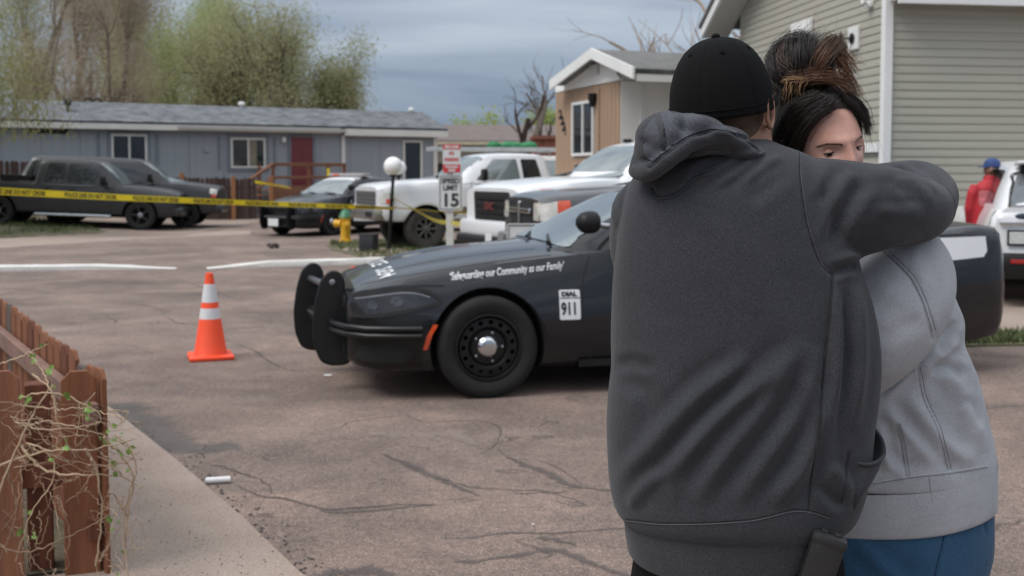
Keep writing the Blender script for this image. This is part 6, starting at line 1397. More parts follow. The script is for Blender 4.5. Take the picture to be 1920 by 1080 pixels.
# ================================================================== people
def fabric(name, col, speck, sc=620.0, weave=0.25, rough=0.95, streak=None, sheen=0.10):
    """brushed heather knit: flecks of lighter and darker fibre, soft nap"""
    m = bpy.data.materials.new(name); m.use_nodes = True; nt = m.node_tree; N = nt.nodes; L = nt.links; b = N['Principled BSDF']
    b.inputs['Roughness'].default_value = rough; b.inputs['Specular IOR Level'].default_value = 0.15
    b.inputs['Sheen Weight'].default_value = sheen; b.inputs['Sheen Roughness'].default_value = 0.5
    tc = N.new('ShaderNodeTexCoord')
    mp = N.new('ShaderNodeMapping'); mp.inputs['Scale'].default_value = (1.0, 1.0, 0.45) if not streak else streak; L.new(tc.outputs['Object'], mp.inputs['Vector'])
    def nz(sc, det, vec): 
        n = N.new('ShaderNodeTexNoise'); n.inputs['Scale'].default_value = sc; n.inputs['Detail'].default_value = det; n.inputs['Roughness'].default_value = 0.65; L.new(vec, n.inputs['Vector']); return n.outputs['Fac']
    f1 = nz(sc, 3, mp.outputs[0]); f2 = nz(14.0, 4, tc.outputs['Object'])
    r1 = N.new('ShaderNodeMapRange'); r1.inputs['From Min'].default_value = 0.30; r1.inputs['From Max'].default_value = 0.70; r1.inputs['To Min'].default_value = 1-speck; r1.inputs['To Max'].default_value = 1+speck; L.new(f1, r1.inputs['Value'])
    r2 = N.new('ShaderNodeMapRange'); r2.inputs['From Min'].default_value = 0.3; r2.inputs['From Max'].default_value = 0.7; r2.inputs['To Min'].default_value = 0.92; r2.inputs['To Max'].default_value = 1.08; L.new(f2, r2.inputs['Value'])
    mu = N.new('ShaderNodeMath'); mu.operation = 'MULTIPLY'; L.new(r1.outputs[0], mu.inputs[0]); L.new(r2.outputs[0], mu.inputs[1])
    mx = N.new('ShaderNodeMix'); mx.data_type = 'RGBA'; mx.blend_type = 'MULTIPLY'; mx.inputs['Factor'].default_value = 1; mx.inputs['A'].default_value = (*col, 1); L.new(mu.outputs[0], mx.inputs['B']); L.new(mx.outputs['Result'], b.inputs['Base Color'])
    bp = N.new('ShaderNodeBump'); bp.inputs['Strength'].default_value = weave; bp.inputs['Distance'].default_value = 0.002; L.new(f1, bp.inputs['Height']); L.new(bp.outputs[0], b.inputs['Normal'])
    return m
def skin_mat(name, col, col2, stub=None):
    m = bpy.data.materials.new(name); m.use_nodes = True; nt = m.node_tree; N = nt.nodes; L = nt.links; b = N['Principled BSDF']
    b.inputs['Roughness'].default_value = 0.52; b.inputs['Specular IOR Level'].default_value = 0.35
    b.inputs['Subsurface Weight'].default_value = 0.12; b.inputs['Subsurface Radius'].default_value = (0.012, 0.005, 0.003); b.inputs['Subsurface Scale'].default_value = 0.5
    tc = N.new('ShaderNodeTexCoord'); n = N.new('ShaderNodeTexNoise'); n.inputs['Scale'].default_value = 28; n.inputs['Detail'].default_value = 6; L.new(tc.outputs['Object'], n.inputs['Vector'])
    r = N.new('ShaderNodeValToRGB'); r.color_ramp.elements[0].position = 0.32; r.color_ramp.elements[1].position = 0.68; r.color_ramp.elements[0].color = (*col, 1); r.color_ramp.elements[1].color = (*col2, 1); L.new(n.outputs['Fac'], r.inputs['Fac']); L.new(r.outputs['Color'], b.inputs['Base Color'])
    n2 = N.new('ShaderNodeTexNoise'); n2.inputs['Scale'].default_value = 420; n2.inputs['Detail'].default_value = 3; L.new(tc.outputs['Object'], n2.inputs['Vector'])
    bp = N.new('ShaderNodeBump'); bp.inputs['Strength'].default_value = 0.12; bp.inputs['Distance'].default_value = 0.002; L.new(n2.outputs['Fac'], bp.inputs['Height']); L.new(bp.outputs[0], b.inputs['Normal'])
    return m
M_HOOD = fabric('charcoal_fleece', (0.040, 0.041, 0.0465), 0.40, 560.0)
M_HOODL = fabric('hood_lining', (0.068, 0.072, 0.084), 0.35, 420.0)
M_SWEAT = fabric('light_grey_fleece', (0.365, 0.375, 0.395), 0.20, 560.0, streak=(1, 1, 0.5))
M_DENIM = fabric('blue_denim', (0.030, 0.080, 0.145), 0.30, 600.0, 0.3)
M_CAPB = fabric('black_twill', (0.006, 0.006, 0.0065), 0.3, 1100.0, 0.35, sheen=0.0)
M_TROU = fabric('black_cotton', (0.005, 0.005, 0.0055), 0.3, 800.0, 0.3, sheen=0.0)
M_SKIN1 = skin_mat('skin_warm', (0.30, 0.155, 0.100), (0.375, 0.205, 0.140)); M_SKIN2 = skin_mat('skin_fair', (0.55, 0.285, 0.215), (0.66, 0.385, 0.305))
M_HAIRD = mat('hair_dark', (0.021, 0.0150, 0.0120), 0.36, 0.3, 40, spec=0.6); M_HAIRB = mat('hair_brown', (0.060, 0.032, 0.020), 0.42, 0.35, 40, spec=0.5); M_HAIRA = mat('hair_auburn', (0.135, 0.062, 0.030), 0.45, 0.35, 40, spec=0.5); M_HAIRL = mat('hair_blond', (0.33, 0.19, 0.085), 0.45, 0.3, 40)
M_STUB = mat('stubble_hair', (0.105, 0.068, 0.048), 0.8, 0.2, 60, speck=0.35, ss=900, bump=0.35, bs=900)
M_SHOE = mat('shoe_black', (0.02, 0.02, 0.02), 0.6, 0.2, 8)

def ring(v, ul, ur, D, dh, n=44, e=2.25, df=None):
    """cross-section whose outline meets the photograph's at (ul..ur, v); dh half depth to the near side, df to the far side"""
    a = P(ul, v, D); b = P(ur, v, D); c = (a+b)/2; hx = (b.x-a.x)/2; out = []; df = df or dh
    for i in range(n):
        t = 2*math.pi*i/n; cx, sy = math.cos(t), math.sin(t); x = math.copysign(abs(cx)**(2/e), cx)*hx; y = math.copysign(abs(sy)**(2/e), sy)
        out.append(Vector((c.x+x, D+(y*df if y > 0 else y*dh), c.z)))
    return out
def loft_rings(mb, rings, capped=True):
    n = len(rings[0]); V = [p for r in rings for p in r]; F = []
    for i in range(len(rings)-1):
        for j in range(n): F.append((i*n+j, i*n+(j+1) % n, (i+1)*n+(j+1) % n, (i+1)*n+j))
    if capped: F.append(tuple(range(n-1, -1, -1))); F.append(tuple((len(rings)-1)*n+j for j in range(n)))
    mb.add(V, F); return mb
def interp_rows(rows, m):
    """rows of numbers (first column increasing) resampled smoothly"""
    a = np.array(rows, float); q = np.linspace(a[0, 0], a[-1, 0], m); return np.column_stack([q, pchip(a[:, 0], a[:, 1:], q)])
def limb(mb, ctrl, n=20, k=26):
    """ctrl rows (u, v, D, radius)"""
    pts = [P(u, v, D) for u, v, D, r in ctrl]; c = smoothline([tuple(p) for p in pts], k); rr = smoothline([(r, 0) for *_, r in ctrl], k)[:, 0]
    full = [Vector(p) for p in c]; d0 = (full[0]-full[1]).normalized(); d1 = (full[-1]-full[-2]).normalized()
    P0 = [full[0]+d0*rr[0]*0.7, full[0]+d0*rr[0]*0.4]; P1 = [full[-1]+d1*rr[-1]*0.4, full[-1]+d1*rr[-1]*0.7]
    mb.tube(P0+full+P1, [rr[0]*0.45, rr[0]*0.85]+list(rr)+[rr[-1]*0.85, rr[-1]*0.45], n); return mb
def folds(me, specs, cam=True, face=0.05):
    """press folds and seams into a garment; specs: (pixel polyline, depth in metres (+ ridge, - groove), width px)"""
    V, Nn = me_arrays(me); q = proj(V); to = np.array([0, 0, CAM_Z])-V; to /= np.linalg.norm(to, axis=1)[:, None]
    fac = np.clip((np.sum(Nn*to, 1)-face)*4, 0, 1); disp = np.zeros(len(V))
    for line, amp, w, *rest in specs:
        L = smoothline(line, 30) if len(line) > 2 else np.array(line, float)
        mn = L.min(0)-4*w; mx = L.max(0)+4*w; idx = np.where((q[:, 0] > mn[0]) & (q[:, 0] < mx[0]) & (q[:, 1] > mn[1]) & (q[:, 1] < mx[1]))[0]
        if not len(idx): continue
        d, p = polydist(q[idx], L); sharp = rest[0] if rest else 0
        tp = np.ones_like(p) if sharp == 'seam' else np.clip(np.minimum(p, 1-p)*4.5, 0.0, 1)**0.8
        g = np.exp(-(d/w)**2)*tp
        if not sharp: g = g-0.35*np.exp(-((d-1.9*w)/(0.9*w))**2)*tp      # ridge with its hollows
        disp[idx] += amp*g
    V = V+Nn*(disp*fac*1.35)[:, None]; me_set(me, V)
def garment(name, me, m, parent): 
    return mesh_obj(name, me, m, parent, smooth=180)

def head_shape(mb, M, n=120, m=84, fem=1.0, face=True):
    V = []; F = []
    for i in range(m+1):
        ph = math.pi*i/m
        for j in range(n):
            th = 2*math.pi*j/n; dx, dy, dz = math.sin(ph)*math.cos(th), math.sin(ph)*math.sin(th), math.cos(ph)
            x, y, z = dx*0.077, dy*0.098, dz*(0.125 if dz > 0 else 0.118)
            if z < 0:
                t = -z/0.118; x *= 1-0.30*t**1.6
                y *= (1-0.10*t*t) if y > 0 else (1-0.50*t)
            if y > 0 and face:
                fr = max(0.0, dy)**0.6; ax = abs(x)
                g = lambda a, s: math.exp(-(a/s)**2)
                y += 0.0055*g(z-0.026, 0.011)*g(x, 0.05)*fr
                y -= 0.0115*g(ax-0.033, 0.016)*g(z-0.006, 0.0125)*fr
                hz = np.interp(z, [-0.050, -0.040, -0.030, -0.010, 0.010, 0.022], [0, 0.012, 0.024, 0.016, 0.0075, 0.0]); ww = np.interp(z, [-0.045, -0.03, 0.0, 0.02], [0.017, 0.015, 0.0095, 0.010])
                y += hz*g(x, ww)*fr
                y += 0.004*g(ax-0.042, 0.02)*g(z+0.028, 0.02)*fr
                y += 0.0065*(g(z+0.060, 0.006)+g(z+0.073, 0.007))*g(x, 0.020)*fr - 0.003*g(z+0.0665, 0.003)*g(x, 0.02)*fr
                y += 0.008*g(z+0.100, 0.014)*g(x, 0.022)*fr
            V.append(M @ Vector((x, y, z)))
    for i in range(m):
        for j in range(n): F.append((i*n+j, (i+1)*n+j, (i+1)*n+(j+1) % n, i*n+(j+1) % n))
    mb.add(V, F); return mb
def ear_shape(mb, M, s):
    """outer ear on side s of a head"""
    pts = []
    for t in np.linspace(0.15, 1.9*math.pi, 20):
        a = t+math.pi*0.55; pts.append(M @ Vector((s*(0.084+0.016*math.sin(t*0.5)), -0.012+0.019*math.cos(a)-0.004*math.sin(a), 0.000+0.035*math.sin(a))))
    mb.tube(pts, [0.0055]*20, 8); mb.sphere(M @ Vector((s*0.080, -0.008, -0.003)), (0.008, 0.014, 0.027), 12, 8, M.to_3x3()); mb.sphere(M @ Vector((s*0.083, -0.004, -0.030)), (0.0065, 0.009, 0.011), 10, 8, M.to_3x3()); return mb
def hand_shape(mb, M, s=1):
    """relaxed hand along +y, palm down (-z); s mirrors the thumb side"""
    mb.sphere(M @ Vector((0, 0.045, 0)), (0.042, 0.055, 0.016), 16, 10, M.to_3x3())
    for k, (x, l) in enumerate(((-0.029, 0.066), (-0.010, 0.077), (0.010, 0.072), (0.029, 0.056))):
        x *= s; p = [Vector((x*0.8, 0.06, 0)), Vector((x, 0.092, 0.002)), Vector((x*1.05, 0.092+l*0.5, -0.008)), Vector((x*1.05, 0.092+l*0.85, -0.026)), Vector((x*1.02, 0.092+l*0.95, -0.040))]
        mb.tube([M @ q for q in p], [0.0105, 0.0098, 0.0088, 0.0080, 0.0062], 10)
    p = [Vector((-0.026*s, 0.02, -0.002)), Vector((-0.052*s, 0.045, -0.010)), Vector((-0.062*s, 0.072, -0.018)), Vector((-0.058*s, 0.092, -0.026))]
    mb.tube([M @ q for q in p], [0.015, 0.012, 0.0105, 0.0075], 10); return mb
def frame_from(o, fwd, up):
    f = Vector(fwd).normalized(); u = Vector(up); r = f.cross(u).normalized(); u = r.cross(f)
    return Matrix(((r.x, f.x, u.x, o[0]), (r.y, f.y, u.y, o[1]), (r.z, f.z, u.z, o[2]), (0, 0, 0, 1)))
def shoe(name, parent, x, y, rz):
    mb = MB(); M = Matrix.Translation((x, y, 0)) @ Matrix.Rotation(rz, 4, 'Z')
    mb.sphere(M @ Vector((0, 0.07, 0.045)), (0.048, 0.10, 0.045), 16, 10, M.to_3x3()); mb.sphere(M @ Vector((0, -0.06, 0.055)), (0.040, 0.075, 0.055), 16, 10, M.to_3x3()); mb.sphere(M @ Vector((0, -0.05, 0.10)), (0.042, 0.05, 0.05), 12, 8, M.to_3x3())
    mb.box(M @ Vector((0, 0.01, 0.013)), (0.085, 0.26, 0.026), M=M.to_3x3()); me = fuse(mb, 0.008, 3); V, _ = me_arrays(me); V[:, 2] = np.maximum(V[:, 2], 0.002); me_set(me, V); return mesh_obj(name, me, M_SHOE, parent, smooth=180)

# ------------------------------------------------------------------ man, seen from behind
DM = 2.10
TORSO = [(262, 1330, 1440, 0.050), (275, 1288, 1470, 0.075), (290, 1238, 1512, 0.100), (310, 1204, 1540, 0.122), (340, 1184, 1562, 0.142), (380, 1170, 1578, 0.155), (430, 1161, 1590, 0.163), (500, 1152, 1606, 0.170), (560, 1148, 1626, 0.174), (640, 1146, 1641, 0.178),
         (680, 1147, 1643, 0.180), (740, 1141, 1639, 0.183), (800, 1138, 1630, 0.186), (860, 1140, 1624, 0.188), (905, 1143, 1616, 0.188), (940, 1149, 1605, 0.187), (958, 1156, 1597, 0.183), (971, 1168, 1586, 0.175)]
mb = MB(); rows = interp_rows(TORSO, 70); loft_rings(mb, [ring(v, a, b, DM, d, 56, 2.3) for v, a, b, d in rows])
RARM = [(1495, 392, 2.10, 0.100), (1545, 394, 2.08, 0.102), (1600, 392, 2.08, 0.094), (1660, 389, 2.11, 0.082), (1712, 394, 2.17, 0.070), (1736, 388, 2.26, 0.062)]
limb(mb, RARM, 26, 30)
FORE = [(1733, 388, 2.22, 0.062), (1742, 364, 2.32, 0.059), (1716, 344, 2.42, 0.053), (1660, 345, 2.50, 0.050), (1590, 352, 2.53, 0.046), (1510, 362, 2.53, 0.040)]
limb(mb, FORE, 22, 26)
LARM = [(1225, 400, 2.14, 0.085), (1215, 470, 2.26, 0.080), (1235, 560, 2.42, 0.068), (1290, 600, 2.56, 0.058), (1380, 620, 2.66, 0.050), (1480, 640, 2.70, 0.042)]
limb(mb, LARM, 22, 26)
me = fuse(mb, 0.0046, 5, 0.5)
HOODIE_FOLDS = [
    ([(1156, 905), (1220, 838), (1308, 743), (1412, 672)], 0.0080, 17), ([(1205, 935), (1270, 862), (1350, 775), (1440, 700)], 0.0065, 14),
    ([(1243, 940), (1300, 850), (1380, 762), (1483, 655)], 0.0085, 17), ([(1300, 945), (1352, 860), (1430, 760), (1510, 640)], 0.0095, 19),
    ([(1375, 950), (1430, 870), (1500, 770), (1535, 650)], 0.0070, 17), ([(1444, 950), (1500, 880), (1532, 800), (1545, 720)], 0.0095, 17),
    ([(1180, 955), (1205, 915), (1240, 880)], 0.0060, 12), ([(1160, 700), (1215, 745), (1190, 820)], -0.0040, 18), ([(1146, 692), (1180, 680), (1230, 690)], -0.0045, 12),
    ([(1568, 520), (1572, 620), (1566, 720), (1556, 830), (1550, 930)], 0.0055, 11), ([(1600, 520), (1612, 600), (1612, 700), (1596, 810)], 0.0060, 13), ([(1585, 540), (1592, 640), (1586, 760)], -0.0060, 10),
    ([(1556, 870), (1580, 905), (1600, 930)], 0.0060, 13), ([(1530, 905), (1560, 935), (1585, 955)], -0.0050, 10),
    # shoulder blade pull lines towards the raised arm
    ([(1280, 322), (1316, 304), (1360, 292), (1395, 287)], 0.0052, 7), ([(1302, 345), (1340, 322), (1372, 304), (1400, 291)], 0.0060, 8), ([(1338, 352), (1378, 325), (1410, 303), (1436, 293)], 0.0050, 8),
    ([(1392, 345), (1420, 320), (1448, 302), (1470, 292)], 0.0038, 8), ([(1270, 300), (1310, 289), (1350, 284), (1385, 284)], 0.0040, 7), ([(1400, 380), (1440, 350), (1480, 318)], -0.0030, 14),
    # arm: pull into the armpit, wrinkles at the elbow
    ([(1634, 318), (1602, 365), (1572, 418), (1556, 470)], -0.0085, 14), ([(1585, 306), (1560, 340), (1540, 385)], -0.0055, 12), ([(1600, 345), (1640, 328), (1690, 322)], 0.0030, 12), ([(1668, 308), (1706, 316), (1738, 336), (1756, 362)], 0.0034, 8), ([(1690, 328), (1720, 342), (1740, 366), (1744, 392)], 0.0028, 9), ([(1700, 308), (1730, 318), (1752, 334), (1768, 356)], -0.0034, 6),
    ([(1680, 345), (1702, 362), (1712, 385)], -0.0022, 10), ([(1560, 490), (1610, 478), (1670, 460), (1730, 436)], 0.0040, 10), ([(1640, 395), (1690, 400), (1735, 398)], 0.0030, 12),
    # stitched seams
    ([(1502, 283), (1502, 330), (1508, 375), (1516, 421), (1530, 468), (1542, 496), (1557, 512)], -0.0030, 3.2, 'seam'), ([(1562, 510), (1556, 600), (1548, 672), (1538, 769), (1524, 880), (1516, 957)], -0.0032, 3.4, 'seam'), ([(1592, 850), (1585, 900), (1578, 945)], -0.0028, 3.0, 'seam'),
    ([(1222, 352), (1233, 367), (1260, 364), (1284, 349), (1298, 332), (1338, 320)], -0.0030, 3.2, 'seam'), ([(1229, 350), (1240, 360), (1258, 358), (1278, 345), (1294, 328)], 0.0016, 4.0, 'seam'),
    ([(1620, 500), (1590, 500), (1556, 512)], -0.0070, 9)]
folds(me, HOODIE_FOLDS)
# the man: skin body as one mesh
HC_M = P(1359, 199, 2.13); yaw = math.radians(30)
HM = frame_from(HC_M, (math.sin(yaw), math.cos(yaw), -0.10), (0.10, -0.05, 1.0))
bm_ = MB(); head_shape(bm_, HM, 100, 70); ear_shape(bm_, HM, 1); ear_shape(bm_, HM, -1)
bm_.tube([P(1372, 168, 2.15), P(1380, 215, 2.14), P(1386, 262, 2.135), P(1382, 320, 2.12), P(1378, 400, 2.12)], [0.060, 0.064, 0.064, 0.076, 0.11], 28)
loft_rings(bm_, [ring(v, a+32, b-32, DM, d*0.78, 40) for v, a, b, d in interp_rows(TORSO[3:], 30)])
limb(bm_, [(u, v, D, r*0.58) for u, v, D, r in RARM], 14, 18); limb(bm_, [(u, v, D, r*0.6) for u, v, D, r in FORE], 14, 18); limb(bm_, [(u, v, D, r*0.6) for u, v, D, r in LARM], 14, 18)
hand_shape(bm_, frame_from(P(1500, 362, 2.53), (-1, 0.05, -0.25), (0, 1, 0.1)), 1); hand_shape(bm_, frame_from(P(1490, 640, 2.70), (1, 0.0, 0.1), (0, 1, 0.0)), 1)
HIPM = P(1385, 1010, DM); fy = DM-0.02
for sx_ in (-1, 1): bm_.tube([(HIPM.x+sx_*0.11, DM, 0.92), (HIPM.x+sx_*0.125, DM-0.01, 0.50), (HIPM.x+sx_*0.135, DM-0.03, 0.10), (HIPM.x+sx_*0.135, DM-0.02, 0.05)], [0.085, 0.055, 0.042, 0.04], 16)
bm_me = fuse(bm_, 0.0046, 3, 0.5)
man = mesh_obj('person', bm_me, M_SKIN1, smooth=180); tag(man, 'man in charcoal hoodie and black cap hugging, seen from behind', 'person')
hoodie = garment('hoodie', me, M_HOOD, man)
def stitch(src, line, m, parent, r=0.0009, off=0.0004, n=70, name='stitch'):
    """raised seam thread following a garment under a pixel path"""
    bv = bvh_of(src if isinstance(src, (list, tuple)) else [src]); o = Vector((0, 0, CAM_Z)); pts = []
    for u, v in smoothline(line, n):
        h, nn, _, _ = bv.ray_cast(o, ray(u, v).normalized())
        if h is not None and (not pts or (h-pts[-1]).length < 0.05): pts.append(h+nn*off)
    if len(pts) > 4: MB().tube(pts, r, 5).build(name, m, parent, smooth=60)
M_TH1 = mat('thread_grey', (0.085, 0.087, 0.095), 0.9, 0.2, 300); M_TH1D = mat('thread_dark', (0.018, 0.018, 0.020), 0.9, 0.2, 300)
for ln, m_, r_ in (([(1502, 283), (1502, 330), (1508, 375), (1516, 421), (1530, 468), (1542, 496), (1557, 512)], M_TH1, 0.0008), ([(1498, 283), (1498, 330), (1504, 375), (1512, 421), (1526, 469), (1539, 499)], M_TH1D, 0.0009), ([(1562, 512), (1556, 600), (1548, 672), (1538, 769), (1524, 880), (1516, 955)], M_TH1D, 0.0013), ([(1592, 852), (1585, 900), (1578, 945)], M_TH1D, 0.0011),
                  ([(1220, 352), (1232, 368), (1260, 365), (1284, 350), (1299, 333), (1338, 321)], M_TH1D, 0.0009), ([(1215, 356), (1230, 374), (1262, 371), (1289, 355), (1304, 338), (1336, 327)], M_TH1D, 0.0008)):
    stitch(hoodie, ln, m_, hoodie, r_)
# waistband
mb = MB(); wb = [(958, 1164, 1592, 0.178), (975, 1171, 1584, 0.176), (1000, 1173, 1572, 0.174), (1022, 1176, 1560, 0.172), (1033, 1178, 1556, 0.170), (1036, 1180, 1553, 0.168)]
rr = []
for v, a, b, d in interp_rows(wb, 34):
    R = ring(v, a, b, DM, d, 220, 2.3)
    # hem rises towards the man's right hip
    for i, p in enumerate(R):
        t = (p.x-P(1180, v, DM).x)/(P(1560, v, DM).x-P(1180, v, DM).x); p.z += 0.040*max(0, t-0.55)**1.2/0.45**1.2*(1 if v > 965 else (v-958)/7) - 0.004*math.sin(t*9)
        c = Vector((P(1375, v, DM).x, DM)); dd = (Vector((p.x, p.y))-c).normalized(); k = 0.0010*math.sin(i*2*math.pi/220*110); p.x += dd.x*k; p.y += dd.y*k
    rr.append(R)
loft_rings(mb, rr, False); inner = [[Vector((p.x*0.97+P(1375, 1000, DM).x*0.03, p.y*0.97+DM*0.03, p.z+0.0)) for p in rr[-1]], [Vector((p.x*0.96+P(1375, 1000, DM).x*0.04, p.y*0.96+DM*0.04, p.z+0.05)) for p in rr[-1]]]
loft_rings(mb, [rr[-1]]+inner, False); wbm = mb.build('waistband', M_HOOD, hoodie, smooth=180)
for dv in (0, 5): stitch([hoodie, wbm], [(1172, 972+dv), (1260, 979+dv), (1399, 973+dv), (1483, 955+dv), (1522, 957+dv), (1556, 968+dv)], M_TH1 if dv else M_TH1D, hoodie, 0.0009)
# draped hood: lump, rolled edge, folds below it
hd = MB()
for (u, v, D, a, b, c) in ((1252, 258, 2.02, 0.062, 0.075, 0.050), (1232, 282, 2.02, 0.044, 0.060, 0.046), (1295, 255, 2.02, 0.070, 0.075, 0.042), (1338, 265, 2.03, 0.068, 0.072, 0.032), (1385, 289, 2.04, 0.050, 0.070, 0.021), (1222, 305, 2.02, 0.030, 0.045, 0.028)):
    hd.sphere(P(u, v, D), (a, b, c), 24, 14)
M1 = [(1196, 322, 2.00, 0.016), (1218, 322, 1.965, 0.018), (1248, 303, 1.945, 0.017), (1285, 274, 1.945, 0.017), (1325, 256, 1.955, 0.017), (1365, 259, 1.97, 0.016), (1400, 277, 1.99, 0.014), (1430, 294, 2.02, 0.010)]
limb(hd, M1, 14, 40)
limb(hd, [(1192, 322, 2.01, 0.015), (1196, 300, 2.03, 0.013), (1205, 275, 2.04, 0.012)], 12, 20)
hme = fuse(hd, 0.0034, 4, 0.5)
folds(hme, [([(1232, 212), (1244, 240), (1249, 274)], -0.0022, 6, 'seam'), ([(1215, 312), (1240, 292), (1280, 262), (1325, 243), (1365, 245), (1400, 259), (1426, 280)], -0.0075, 4.5, 'seam'), ([(1205, 255), (1222, 285), (1222, 305)], -0.006, 9), ([(1290, 226), (1330, 236), (1380, 256)], 0.0055, 9), ([(1262, 235), (1300, 243), (1345, 240)], -0.0055, 8), ([(1275, 215), (1262, 240), (1266, 262)], 0.005, 9)])
hood = garment('hood', hme, M_HOOD, hoodie)
for k, (ln, m_) in enumerate((([(1247, 298, 1.962, 0.0085), (1290, 272, 1.962, 0.0095), (1330, 270, 1.967, 0.0095), (1372, 274, 1.98, 0.0095), (1405, 283, 1.995, 0.009), (1430, 292, 2.01, 0.007)], M_HOOD), ([(1300, 288, 1.975, 0.007), (1330, 281, 1.975, 0.0085), (1365, 284, 1.985, 0.0085), (1396, 291, 1.998, 0.007)], M_HOOD))):
    t = MB(); limb(t, ln, 12, 40); f = fuse(t, 0.003, 3); garment('hood_fold', f, m_, hoodie)
# lighter lining seen inside the drape, with its dark tape
def surf_patch(name, src, poly_px, m, parent, off, D_hint=1.9, step=7):
    """cloth patch laid over a garment inside a pixel outline"""
    V, F = polyclip_grid(poly_px, step); b = BVHTree.FromObject(src, bpy.context.evaluated_depsgraph_get()); o = Vector((0, 0, CAM_Z)); out = []; bad = set()
    for i, (u, v) in enumerate(V):
        h, n, _, _ = b.ray_cast(o, ray(u, v).normalized())
        if h is None: bad.add(i); out.append(Vector()); continue
        out.append(h+n*off)
    F2 = largest([f for f in F if not any(i in bad for i in f) and max((out[f[0]]-out[f[1]]).length, (out[f[1]]-out[f[2]]).length) < 0.04]); use = sorted({i for f in F2 for i in f}); mp = {k: j for j, k in enumerate(use)}
    return pyobj(name, [out[i] for i in use], [[mp[i] for i in f] for f in F2], m, parent, smooth=180)
bpy.context.view_layer.update()
surf_patch('hood_lining', hood, smoothline([(1206, 252), (1222, 226), (1248, 210), (1280, 209), (1320, 222), (1362, 240), (1392, 252), (1360, 246), (1325, 243), (1282, 260), (1240, 290), (1222, 302), (1208, 285), (1206, 252)], 60)[:-1].tolist(), M_HOODL, hood, 0.0022)
surf_patch('seam_tape', hood, [(1228, 217), (1237, 214), (1245, 236), (1250, 272), (1241, 276), (1237, 245)], mat('tape_dark', (0.045, 0.047, 0.052), 0.9, 0.1, 20), hood, 0.0045, step=5)
# pocket lip standing out at his right side
V = []; F = []; top = smoothline([(1590, 862), (1606, 868), (1628, 871), (1648, 864), (1658, 850), (1654, 826), (1642, 808), (1634, 798)], 30)
dep = np.interp(np.linspace(0, 1, 30), [0, 0.3, 0.6, 1], [1.965, 1.97, 2.02, 2.10])
low = smoothline([(1582, 900), (1592, 935), (1602, 955), (1612, 940), (1622, 915), (1630, 880), (1632, 850), (1632, 810)], 30)
for i in range(30):
    for t in np.linspace(0, 1, 9):
        u = top[i][0]*(1-t)+low[i][0]*t+6*math.sin(math.pi*t)*(1 if top[i][0] > 1620 else 0); v = top[i][1]*(1-t)+low[i][1]*t; V.append(P(u, v, dep[i]*(1-t)+(dep[i]-0.012*math.sin(math.pi*t))*t))
for i in range(29):
    for j in range(8): F.append((i*9+j, i*9+j+1, (i+1)*9+j+1, (i+1)*9+j))
pk_ = pyobj('pocket', V, F, M_HOOD, hoodie, smooth=180); md = pk_.modifiers.new('t', 'SOLIDIFY'); md.thickness = 0.004
t = MB(); t.tube([P(a[0], a[1], d) for a, d in zip(top, dep)], 0.0035, 8); t.build('pocket_hem', M_HOOD, pk_, smooth=60)
# cap
CM = frame_from(P(1353, 200, 2.12), (math.sin(yaw), math.cos(yaw), 0.20), (-0.13, -0.16, 1.0))
V = []; F = []; n = 96; m = 40
for i in range(m+1):
    ph = (math.pi/2)*i/m; rr_ = math.cos(ph)**(2/2.35) if i < m else 0.0; zz = math.sin(ph)**(2/2.15)
    for j in range(n):
        th = 2*math.pi*j/n; g = min(abs((th-math.pi/6-math.pi/3*k+math.pi) % (2*math.pi)-math.pi) for k in range(6)); gr = -0.0022*math.exp(-(g*0.1*max(rr_, 0.15)/0.0028)**2)
        bul = 1+0.012*math.cos(3*th)*rr_*(1-rr_)*3; V.append(CM @ Vector(((0.1010*rr_*bul+gr*(rr_ > 0.02))*math.cos(th), (0.1130*rr_*bul+gr*(rr_ > 0.02))*math.sin(th), 0.148*zz-0.012)))
for i in range(m):
    for j in range(n): F.append((i*n+j, i*n+(j+1) % n, (i+1)*n+(j+1) % n, (i+1)*n+j))
# inner turn-up
b0 = len(V)
for j in range(n): th = 2*math.pi*j/n; V.append(CM @ Vector((0.094*math.cos(th), 0.106*math.sin(th), -0.012)))
for j in range(n): V.append(CM @ Vector((0.092*math.cos(2*math.pi*j/n), 0.104*math.sin(2*math.pi*j/n), 0.03)))
for j in range(n): F.append((b0+j, b0+(j+1) % n, (j+1) % n, j)); F.append((b0+n+j, b0+n+(j+1) % n, b0+(j+1) % n, b0+j))
cap = pyobj('cap', V, F, M_CAPB, man, smooth=180)
t = MB(); t.sphere(CM @ Vector((0, 0, 0.138)), (0.0085, 0.0085, 0.0055), 16, 10, CM.to_3x3()); t.build('cap_button', M_CAPB, cap, smooth=180)
for k in range(6):
    th = math.pi/3*k; ph = 0.95; rr_ = math.cos(ph)**(2/2.35); p = Vector((0.1010*rr_*math.cos(th), 0.1130*rr_*math.sin(th), 0.148*math.sin(ph)**(2/2.15)-0.011)); nn = Vector((math.cos(th)*0.6, math.sin(th)*0.6, 0.75)).normalized()
    Rq = nn.to_track_quat('Z', 'Y').to_matrix().to_4x4(); t = MB(); t.lathe([(0.0026, 0.0), (0.0042, 0.0012), (0.0054, 0.0)], 12, CM @ Matrix.Translation(p) @ Rq); t.build('eyelet', M_CAPB, cap, smooth=180)
V = []; F = []
for i in range(13):
    for j in range(25):
        a = math.radians(25+130*j/24); r_ = i/12; ext = 0.075*math.sin(math.radians(180*j/24))**0.6
        x = (0.0975)*math.cos(a); y = (0.1095)*math.sin(a)+ext*r_; V.append(CM @ Vector((x*(1+0.03*r_), y, 0.004-0.35*x*x*10*r_*0.9+0.006*r_)))
for i in range(12):
    for j in range(24): F.append((i*25+j, i*25+j+1, (i+1)*25+j+1, (i+1)*25+j))
